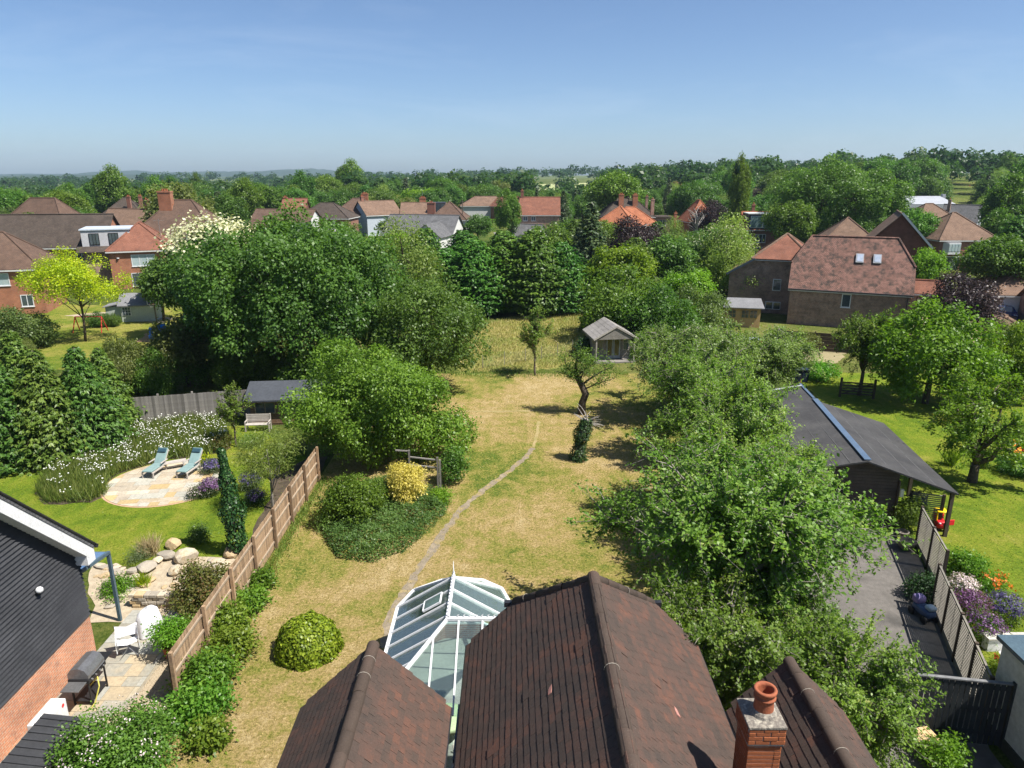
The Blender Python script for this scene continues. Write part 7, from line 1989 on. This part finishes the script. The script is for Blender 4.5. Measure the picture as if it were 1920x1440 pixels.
hedge('clipped bright green hedge below the white pyramid roofed house', G(828, 438), G(942, 428), 2.2, 2.6, 'fresh', 3000)
# five-bar gate
fg = thing('field_gate', 'dark wooden field gate on the right lawn', 'gate', G(1574, 744), math.atan2(G(1637, 748).y - G(1574, 744).y, G(1637, 748).x - G(1574, 744).x))
GL = (G(1637, 748) - G(1574, 744)).length
for k in range(5): MB().box(.1, -.025, .22 + k * .2, GL - .1, .025, .31 + k * .2).build('rail', M_DKF, fg)
MB().bar((.15, -.04, .25), (GL - .2, -.04, 1.05), .03, .08).build('brace', M_DKF, fg)
for x in (0, GL): MB().box(x - .07, -.07, 0, x + .07, .07, 1.4).build('post', M_DKF, fg)

# ------------------------------------------------------------------ long black shed
M_SHROOF = pm('black shed roof', (.034, .033, .034), (.066, .064, .063), .7, .8, .5, 18, detail=10)
M_SEAM = pm('felt lap', (.085, .083, .082), (.05, .05, .05), 3, .8)
M_SHW = pm('black brown boards', (.10, .075, .055), (.065, .05, .038), 2, .9, .4, 40)
M_BLUEL = pm('blue grey capping', (.07, .11, .17), (.09, .13, .19), 1.5, .5)
rn_, rf_ = G(1625, 862, 3.35), G(1528, 750, 3.35); d_ = (rf_ - rn_); d_.z = 0
bsd = thing('black_shed', 'long black roofed timber shed with open lean-to beside the drive', 'shed', (rn_.x, rn_.y, 0), math.atan2(d_.y, d_.x) - PI / 2)
Ls = d_.length; eL, eR = -5.2, 3.75
MB().box(eL + .4, .25, 0, 1.5, Ls + 2.6, 2.2).plate([(eL + .4, .25, 2.1), (1.5, .25, 2.1), (1.5, .25, 2.75), (0, .25, 3.25)], .1, (0, -1, 0)).build('wall', M_SHW, bsd)
for k in range(15):
    z = .05 + k * .15; MB().box(-3.2, .222, z, 1.52, .248, z + .135).build('board', M_SHW, bsd)
for k in range(7):
    z = 2.3 + k * .14; x1_ = 1.5 + (2.75 - z) / .5 * 1.5 if z > 2.75 else 1.52; x0_ = -(3.25 - z) / 1.15 * (5.2)
    MB().box(max(-4.4, x0_ + .2), .222, z, min(1.52, (3.25 - z) / .5 * 1.4), .248, z + .125).build('board', M_SHW, bsd)
MB().box(-2.6, .19, 0, -.6, .221, 2.1).build('door', pm('shed door dark', (.03, .024, .02), None, 2, .9), bsd)
rl = MB().plate([(eL, -.15, 2.2), (0, -.15, 3.35), (0, Ls + .2, 3.35), (-.1, Ls + 3.0, 3.35), (eL, Ls + 3.0, 2.2)][::-1], .07, (0, 0, 1)).build('roof', M_SHROOF, bsd)
rr2 = MB().plate([(0, -.15, 3.35), (eR, -.25, 2.12), (eR, Ls + .3, 2.12), (0, Ls, 3.35)], .07, (0, 0, 1)).build('roof', M_SHROOF, bsd)
for k in range(1, 4):
    f_ = k / 4; MB().bar((eR * f_, -.2, 3.35 - 1.23 * f_ + .004), (eR * f_, Ls + .1, 3.35 - 1.23 * f_ + .004), .05, .012).build('felt_seam', M_SEAM, rr2)
for k in range(1, 8):
    f_ = k / 8; MB().bar((eL * f_, -.1, 3.35 - 1.15 * f_ + .004), (eL * f_, Ls + 2.9, 3.35 - 1.15 * f_ + .004), .05, .012).build('felt_seam', M_SEAM, rl)
MB().bar((0.02, -.1, 3.39), (.02, Ls + .1, 3.39), .28, .04).build('ridge_capping', M_BLUEL, bsd)
MB().bar((0, Ls + .25, 3.38), (-.08, Ls + 3.0, 3.38), .14, .05).build('verge_trim', M_BLUEL, bsd)
MB().bar((eL, Ls + 2.5, 2.28), (-.1, Ls + 2.5, 3.42), .16, .04).build('flashing', pm('pale flashing', (.45, .46, .48), None, 2, .5), bsd)
for y in (-.05, 4.0, Ls): MB().box(eR - .2, y, 0, eR - .06, y + .14, 2.14).build('post', M_SHW, bsd)
MB().box(1.5, .1, 0, 1.56, Ls, 2.4).build('inner_wall', M_SHW, bsd)
lm_ = MB().bev((1.62, .05, 1.9), .16, .14, .36, .03).build('wall_lamp', pm('cream lamp', (.62, .60, .42), None, 2, .5), bsd)
# trellis fences beside the drive
M_TREL = pm('trellis grey brown', (.24, .22, .185), (.17, .155, .13), 3, .9, .3, 50)
def trellis(label, a, b, h, bay=1.75):
    a, b = Vector((a[0], a[1], 0)), Vector((b[0], b[1], 0)); d = b - a; L = d.length
    t = thing('trellis_fence', label, 'fence', a, math.atan2(d.y, d.x)); k = max(1, round(L / bay))
    for i in range(k):
        x0, x1 = i * L / k + .05, (i + 1) * L / k - .05; mb = MB(); nsl = int((h - .25) / .09)
        for j in range(nsl): mb.box(x0, -.012, .2 + j * .09, x1, .012, .2 + j * .09 + .045)
        tag(mb.build('slat_panel', M_TREL, t), kind='stuff')
        for f in (.0, .5, 1.0): MB().box(x0 + (x1 - x0) * f - .025, .014, .15, x0 + (x1 - x0) * f + .025, .05, h).build('batten', M_TREL, t)
        MB().box(x0, -.03, h - .05, x1, .03, h).build('top_rail', M_TREL, t); MB().box(x0, -.02, .02, x1, .02, .18).build('gravel_board', M_TREL, t)
    for i in range(k + 1): MB().box(i * L / k - .05, -.05, 0, i * L / k + .05, .05, h + .05).build('post', M_DKF, t)
    return t
P1, P2 = G(1717, 1022), G(1762, 1112); P3 = G(1752, 1140)
PE = Vector((13.15, 16.4, 0))
trellis('slatted trellis fence between the black shed and the toy car', (P1.x, P1.y), (P2.x, P2.y), 1.75)
trellis('long slatted trellis fence running down to the black gate', (P3.x - .1, P3.y), (PE.x, PE.y), 1.75)
trellis('short slatted screen behind the toy car', (P1.x + .55, P1.y + 1.8), (P1.x + 1.75, P1.y + 1.4), 1.6, 2.5)
# black gate
g0, g1 = G(1696, 1382), G(1872, 1402)
gt = thing('driveway_gate', 'black painted boarded gate across the drive', 'gate', g0, math.atan2(g1.y - g0.y, g1.x - g0.x)); GW = (g1 - g0).length
M_BLG = pm('black stained gate', (.022, .026, .028), (.035, .04, .043), 2, .6, .3, 40)
nb_ = 17
for k in range(nb_): MB().box(k * GW / nb_ + .012, 0, .06 + RNG.gauss(0, .004), (k + 1) * GW / nb_ - .020, .022, 2.02).build('board', M_BLG, gt)
for z in (.35, 1.1, 1.8): MB().box(.02, .024, z, GW - .02, .07, z + .1).build('rail', M_BLG, gt)
MB().box(-.02, -.02, 2.02, GW + .02, .08, 2.06).build('top_rail', pm('gate cap worn', (.2, .2, .2), (.12, .12, .12), 6, .7), gt)
for x in (-.07, GW + .07): MB().box(x - .06, -.05, 0, x + .06, .07, 2.1).build('post', M_BLG, gt)
# white outbuilding at the right edge
wo = thing('white_outbuilding', 'pale rendered wall with dark coping at the right frame edge beside the gate', 'outbuilding', (14.5, 12, 0))
wb(MB().box(13.3, 6, .35, 17, 16.5, 2.85), 'wall', pm('pale grey render', (.58, .60, .60), (.52, .54, .55), .8, .85), wo)
wb(MB().box(13.26, 6, 0, 17, 16.54, .35), 'plinth', pm('plinth green black', (.05, .06, .05), None, 2, .8), wo)
wb(MB().box(13.18, 6, 2.85, 17.1, 16.62, 2.97), 'coping', M_ANTH, wo)
# white raised planter and patio beyond
wp = thing('white_planter', 'long white rendered planter wall behind the trellis', 'planter', G(1850, 1222))
MB().box(0, 0, 0, 4, .3, .45).build('wall', M_WBOARD, wp); MB().box(-.04, -.04, .45, 4.04, .34, .5).build('coping', pm('pale stone coping', (.55, .52, .46), None, 2, .8), wp)
sheet('terrace', [(15.0, 16.8), (22, 15), (24, 18), (16, 20.2)], .014, pm('pale terrace', (.56, .53, .47), (.5, .48, .43), .8, .85), .02, 41)
# pots by the trellis
for (u, v, r, lb) in ((1698, 1030, .34, 'wide stone bowl planter at the foot of the trellis'), (1690, 1008, .26, 'tall dark pot behind the stone bowl')):
    single(MB().lathe([(.5 * r, 0), (.9 * r, .45 * r), (r, 1.0 * r), (1.06 * r, 1.05 * r), (1.06 * r, 1.18 * r), (.86 * r, 1.18 * r), (.8 * r, .9 * r)], (0, 0, .012), 22), 'planter_pot', lb, 'pot', pm('stone pot', (.22, .19, .16), (.16, .14, .12), 5, .9), G(u, v), smooth=True)
# toy car
tc = thing('toy_car', 'red and yellow ride-on toy car with its door open on the right lawn', 'toy car', G(1762, 993) + Vector((.0, .1, 0)), R(-12))
M_RED = pm('red plastic', (.62, .02, .03), (.55, .018, .026), 2, .35, tint=False); M_YEL = pm('yellow plastic', (.85, .60, .01), (.8, .55, .01), 2, .35, tint=False)
bod = MB().bev((0, 0, .28), .46, .72, .26, .08); bod.bev((0, -.2, .42), .42, .30, .12, .05); bod.build('body', M_RED, tc, True)
MB().bev((0, .2, .48), .40, .06, .3, .02).build('seat_back', M_RED, tc)
rfm = MB().bev((0, .05, .86), .42, .46, .07, .03); rfm.build('roof', M_YEL, tc, True)
for s in (-1, 1):
    MB().tube([(s * .19, -.15, .45), (s * .19, -.13, .85)], .03, 8).build('pillar', M_YEL, tc); MB().tube([(s * .19, .28, .4), (s * .19, .24, .85)], .045, 8).build('pillar', M_YEL, tc)
    for y in (-.24, .25):
        w_ = MB().tube([(s * .20, y, .12), (s * .27, y, .12)], .12, 16).build('wheel', M_BLACKP, tc); MB().tube([(s * .271, y, .12), (s * .276, y, .12)], .06, 12).build('hub', M_WHITE, w_)
    MB().lathe([(.05, 0), (.05, .03), (.02, .045)], (s * .11, -.345, .40), 12).build('headlight', M_WHITE, tc)
MB().bev((.40, -.02, .34), .40, .05, .26, .02, rz=R(18)).build('door', M_RED, tc)
MB().tube([(0, -.05, .55), (0, -.03, .57)], .11, 14).build('steering_wheel', M_BLACKP, tc)
# ride-on tractor under cover
rt = thing('ride_on_toy', 'dark blue and purple ride-on toy parked by the trellis', 'toy', G(1730, 1158), R(10))
M_NAVY = pm('navy plastic', (.03, .06, .14), (.05, .09, .2), 4, .4); M_LIL = pm('lilac cloth', (.28, .22, .42), (.2, .16, .34), 5, .8)
MB().bev((0, 0, .32), .42, .8, .3, .1).build('body', M_NAVY, rt, True); MB().bev((0, .3, .58), .38, .35, .3, .1).build('bundle', M_LIL, rt, True); MB().bev((.02, -.25, .55), .3, .3, .16, .06).build('seat', pm('pale blue plastic', (.3, .4, .5), None, 3, .4), rt, True)
for s in (-1, 1):
    for y in (-.3, .3): MB().tube([(s * .2, y, .14), (s * .27, y, .14)], .14, 14).build('wheel', M_BLACKP, rt)
# planks by the gate
pk = thing('plank_bench', 'pale new timber plank bench in front of the gate', 'bench', G(1738, 1412), R(10))
for k in range(4): MB().box(-.32 + k * .16, -.6, .40, -.18 + k * .16, .45, .44).build('plank', pm('new timber', (.55, .38, .20), (.48, .33, .18), 4, .8, .3, 40), pk)
for y in (-.5, .35): MB().box(-.3, y, 0, .3, y + .06, .40).build('leg', MATS['new timber'], pk)
# right border flowers and lawn plants
flowering('border_plant', 'purple flowering clump behind the long trellis', 1812, 1158, .75, .9, 'red', 'violet', 201, 170)
flowering('border_plant', 'blue purple flowering clump at the far border edge', 1880, 1160, .8, .8, 'mid', 'lav', 202, 190)
flowering('border_plant', 'orange flowered daylily clump in the right border', 1858, 1108, .7, .7, 'fresh', 'orange', 203, 28, .10)
flowering('border_plant', 'pale pink flowered clump against the trellis', 1800, 1120, .6, .8, 'grey', 'pinkish', 204, 110)
flowering('border_plant', 'scarlet geranium in the white terrace', 1878, 1262, .4, .5, 'fresh', 'scarlet', 205, 16, .10)
shrub('shrub', 'bright green round shrub on the lawn side of the trellis', 1806, 1090, .85, 1.15, 'fresh', 206, clumps=300, per=16, leaf=.09)
shrub('shrub', 'dark shrub at the corner of the two trellis fences', 1740, 1125, .8, .9, 'ivy', 207, clumps=240, per=16, leaf=.08)
shrub('shrub', 'climber with pale flowers between the trellis and the black shed', 1702, 1000, .7, 1.9, 'mid', 208, clumps=240, per=16, leaf=.09)
flowering('border_plant', 'violet blue hydrangea at the shed corner', 1712, 985, .45, 1.5, 'mid', 'lav', 209, 60, .08)
flowering('border_plant', 'mauve mixed flowers in front of the white planter', 1840, 1195, .7, .8, 'mid', 'violet', 210, 120)
shrub('shrub', 'small leafy sapling shrub at the bottom frame edge before the gate', 1770, 1445, .6, 1.0, 'fresh', 211, clumps=150, per=16, leaf=.09)
shrub('shrub', 'low leafy shrub with orange berries at the right frame edge', 1915, 890, 1.3, .9, 'mid', 212, clumps=260, per=14, leaf=.12)
tuft('phormium', 'spiky sword leaved plant left of the forked apple tree', 1782, 872, .6, 1.1, 'fresh', 120, w=.06, lean=.42)
tuft('phormium', 'spiky sword leaved plant behind the forked apple tree', 1840, 876, .6, .9, 'meadow', 100, w=.06, lean=.42)
# slide
sd = thing('toy_slide', 'orange and green plastic toy slide at the right frame edge', 'slide', G(1905, 868), R(60))
MB().bar((-.7, 0, .25), (.7, 0, 1.0), .5, .05).build('chute', pm('orange plastic', (.75, .25, .02), None, 2, .4), sd)
for s in (-1, 1): MB().bar((-.7, s * .25, .33), (.7, s * .25, 1.08), .05, .14).build('side', MATS['orange plastic'], sd)
for s in (-1, 1): MB().bar((.75, s * .25, 0), (.7, s * .25, 1.4), .08, .08).build('leg', pm('green plastic', (.02, .2, .12), None, 2, .4), sd)

# ------------------------------------------------------------------ far left garden
gh = thing('garden_house', 'pale green garden house with grey roof and white lattice window', 'garden house', G(230, 604), R(12))
MB().box(0, 0, 0, 3.4, 2.6, 1.75).build('wall', WM['shed'], gh); rmx, _ = roof_mesh('gabx', 3.4, 2.6, 1.75, 1.1, .25); rmx.build('roof', M_FELT, gh)
gw_ = MB(); gable_wall(gw_, 'gabx', 3.4, 2.6, 1.75, 1.1); gw_.build('gable', WM['shed'], gh)
MB().box(-1.6, .4, 0, 0, 2.4, 1.6).build('porch_wall', WM['shed'], gh); MB().plate([(-1.8, .2, 1.62), (.0, .2, 1.95), (.0, 2.6, 1.95), (-1.8, 2.6, 1.62)], .08, (0, 0, 1)).build('porch_roof', M_FELT, gh)
w_ = MB().box(.12, -.05, .65, .98, -.003, 1.6).build('window', M_WHITE, gh)
for a in range(3):
    for b in range(3): MB().box(.18 + a * .26, -.07, .71 + b * .29, .39 + a * .26, -.048, .95 + b * .29).build('pane', M_PANE, w_)
bh2 = thing('basketball_hoop', 'basketball hoop on a pole beside the garden house', 'basketball hoop', G(294, 606))
MB().tube([(0, 0, 0), (0, 0, 2.7)], .06, 8).build('pole', M_DKF, bh2)
MB().box(-.55, -.3, 2.0, .55, -.27, 2.75).build('backboard', pm('navy board', (.05, .07, .12), None, 2, .4), bh2)
for q_ in ((-.55, 2.0, .55, 2.04), (-.55, 2.71, .55, 2.75), (-.55, 2.04, -.51, 2.71), (.51, 2.04, .55, 2.71), (-.22, 2.15, .22, 2.19), (-.22, 2.45, .22, 2.49), (-.22, 2.19, -.18, 2.45), (.18, 2.19, .22, 2.45)): MB().box(q_[0], -.315, q_[1], q_[2], -.302, q_[3]).build('marking', M_WHITE, bh2)
MB().tube([(.23 * math.cos(t), -.55 + .23 * math.sin(t), 2.12) for t in np.linspace(0, 2 * PI, 17)], .012, 5, False).build('rim', pm('hoop orange', (.6, .15, .02), None, 2, .4), bh2)
nt_ = MB()
for k in range(10):
    t = 2 * PI * k / 10; nt_.tube([(.23 * math.cos(t), -.55 + .23 * math.sin(t), 2.12), (.13 * math.cos(t + .4), -.55 + .13 * math.sin(t + .4), 1.75)], .006, 4, False)
nt_.build('net', M_WHITE, bh2)
sw = thing('swing_frame', 'red tubular play frame beside the lime tree', 'play frame', G(170, 622))
for s in (-1, 1):
    for y in (-.6, .6): MB().tube([(s * 1.4, y, 0), (s * 1.3, 0, 1.5)], .05, 7).build('leg', pm('red tube', (.5, .05, .03), None, 2, .5), sw)
MB().tube([(-1.3, 0, 1.5), (1.3, 0, 1.5)], .05, 7).build('top_bar', MATS['red tube'], sw)
for (u, v, s, lb) in ((290, 636, 1.0, 'lower'), (304, 627, .9, 'upper')):
    c_ = thing('play_seat', f'{lb} bright blue plastic play seat on the bark patch', 'play seat', G(u, v), R(20)); mb_ = pm('bright blue plastic', (.03, .20, .65), None, 2, .4)
    MB().bev((0, 0, .3 * s), .9 * s, .8 * s, .5 * s, .15 * s).build('seat', mb_, c_, True); MB().bev((0, .3 * s, .75 * s), .85 * s, .25 * s, .7 * s, .1 * s).build('backrest', mb_, c_, True)

# ------------------------------------------------------------------ parked cars
def car(label, loc, rz, paint):
    t = thing('parked_car', label, 'car', loc, rz)
    mp_ = pm('car paint ' + label[:10], paint, sc3(paint, .8), 2, .2, spec=.7)
    prof = [(-2.1, .35), (-2.15, .75), (-1.5, .95), (-.75, 1.42), (.85, 1.45), (1.75, 1.0), (2.1, .9), (2.12, .35)]
    mb = MB()
    for y, k in ((-.86, 1), (-.72, 1.0), (.72, 1.0), (.86, 1)):
        for x, z in prof: mb.v.append((x, y * (.84 if z > 1.2 else 1), z if abs(y) < .8 or z < 1 else z - .08))
    for j in range(3):
        for i in range(7): a = j * 8 + i; mb.f.append((a, a + 8, a + 9, a + 1))
        mb.f.append((j * 8 + 7, j * 8 + 15, j * 8 + 8, j * 8))
    mb.f += [tuple(range(8)), tuple(range(31, 23, -1))]
    mb.build('body', mp_, t)
    MB().plate([(-1.46, -.6, .985), (-.78, -.55, 1.415), (-.78, .55, 1.415), (-1.46, .6, .985)], .02, (-.5, 0, .8)).build('windscreen', M_PANE, t)
    MB().plate([(1.70, .6, 1.04), (.92, .55, 1.43), (.92, -.55, 1.43), (1.70, -.6, 1.04)], .02, (.5, 0, .8)).build('rear_window', M_PANE, t)
    for s in (-1, 1):
        MB().plate([(-1.2, s * .80, .98), (1.3, s * .80, .98), (.8, s * .735, 1.36), (-.7, s * .735, 1.36)], .015, (0, s, 0)).build('side_window', M_PANE, t)
        MB().bev((-2.08, s * .6, .72), .12, .34, .14, .03).build('headlight', M_WHITE, t)
        for x in (-1.35, 1.35):
            w_ = MB().tube([(x, s * .70, .33), (x, s * .90, .33)], .33, 18).build('wheel', M_BLACKP, t); MB().tube([(x, s * .901, .33), (x, s * .912, .33)], .2, 12).build('rim', pm('alloy', (.4, .4, .42), None, 2, .3, metal=.8), w_)
    MB().box(-2.17, -.5, .42, -2.12, .5, .62).build('grille', M_BLACKP, t)
car('dark blue car parked in front of the white garage door', G(1884, 600) + Vector((.2, .8, .02)), R(70), (.012, .03, .12))
car('grey car half hidden beside the lit end of the dark brick house', G(1724, 588) + Vector((1.2, 2.2, .02)), R(150), (.10, .11, .13))

# ------------------------------------------------------------------ loose grass over the lawns: tufts, longer at the edges
rg = np.random.default_rng(303)
lawn_poly = [(FX, 8), (FX, 45), (-9.0, 53), (9.6, 53), (11.5, 44), (11.5, 30), (8, 20), (4.3, 14.2), (-.9, 14.2), (-.2, 20.6), (-3.6, 20.6), (-3.7, 12), (-4.4, 9)]
q = scatter(lawn_poly, 52000, rg)
patch_ = np.sin(q[:, 0] * 1.1 + 2 * np.sin(q[:, 1] * .37)) * np.sin(q[:, 1] * .8 + 1.7 * np.sin(q[:, 0] * .6)) + rg.normal(0, .5, len(q))
rn = np.clip(.55 - .3 * patch_ + rg.normal(0, .18, len(q)), 0, 1)
LM['turf'] = leafmat('grass parched', [(0, (.09, .14, .02)), (.35, (.19, .20, .042)), (.6, (.34, .265, .09)), (1, (.48, .38, .19))], trans=.25, huevar=0)
tag(link('lawn_grass', blades('lawn_grass', q, .055, .03, LM['turf'], rg, .9, rn)), 'short parched grass tufts over the long lawn', None, None, 'stuff')
edge = np.concatenate([np.stack([np.full(2600, FX + .12) + np.abs(rg.normal(0, .22, 2600)), rg.uniform(17.5, 33.5, 2600), np.zeros(2600)], 1), np.stack([rg.uniform(-9.5, 9, 3000), 53.3 + rg.normal(0, .6, 3000), np.zeros(3000)], 1)])
tag(link('edge_grass', blades('edge_grass', edge, .26, .03, LM['meadow'], rg, .5)), 'longer uncut grass along the fence foot and lawn end', None, None, 'stuff')
q = scatter([(p.x, p.y) for p in fieldp], 20000, rg)
tag(link('long_grass', blades('long_grass', q, .28, .05, LM['field'], rg, .5)), 'long pale uncut grass beyond the lawn', None, None, 'stuff')
q = scatter([(p[0], p[1]) for p in lawnL], 22000, rg)
q = q[(q[:, 0] - pcx) ** 2 + (q[:, 1] - pcy) ** 2 > 9.6]
LM['turfg'] = leafmat('grass watered', [(0, (.09, .145, .012)), (.5, (.155, .20, .022)), (1, (.27, .27, .055))], trans=.3, huevar=0)
tag(link('lawn_grass', blades('lawn_grass', q, .06, .03, LM['turfg'], rg, .9)), 'short green grass of the watered lawn by the round patio', None, None, 'stuff')
q = scatter([(16.9, 26), (14.0, 18.5), (30, 14), (46, 26), (50, 52), (22, 54), (20.5, 40)], 24000, rg)
tag(link('lawn_grass', blades('lawn_grass', q, .06, .035, LM['turfg'], rg, .9)), 'short green grass of the lawn with the toy car', None, None, 'stuff')
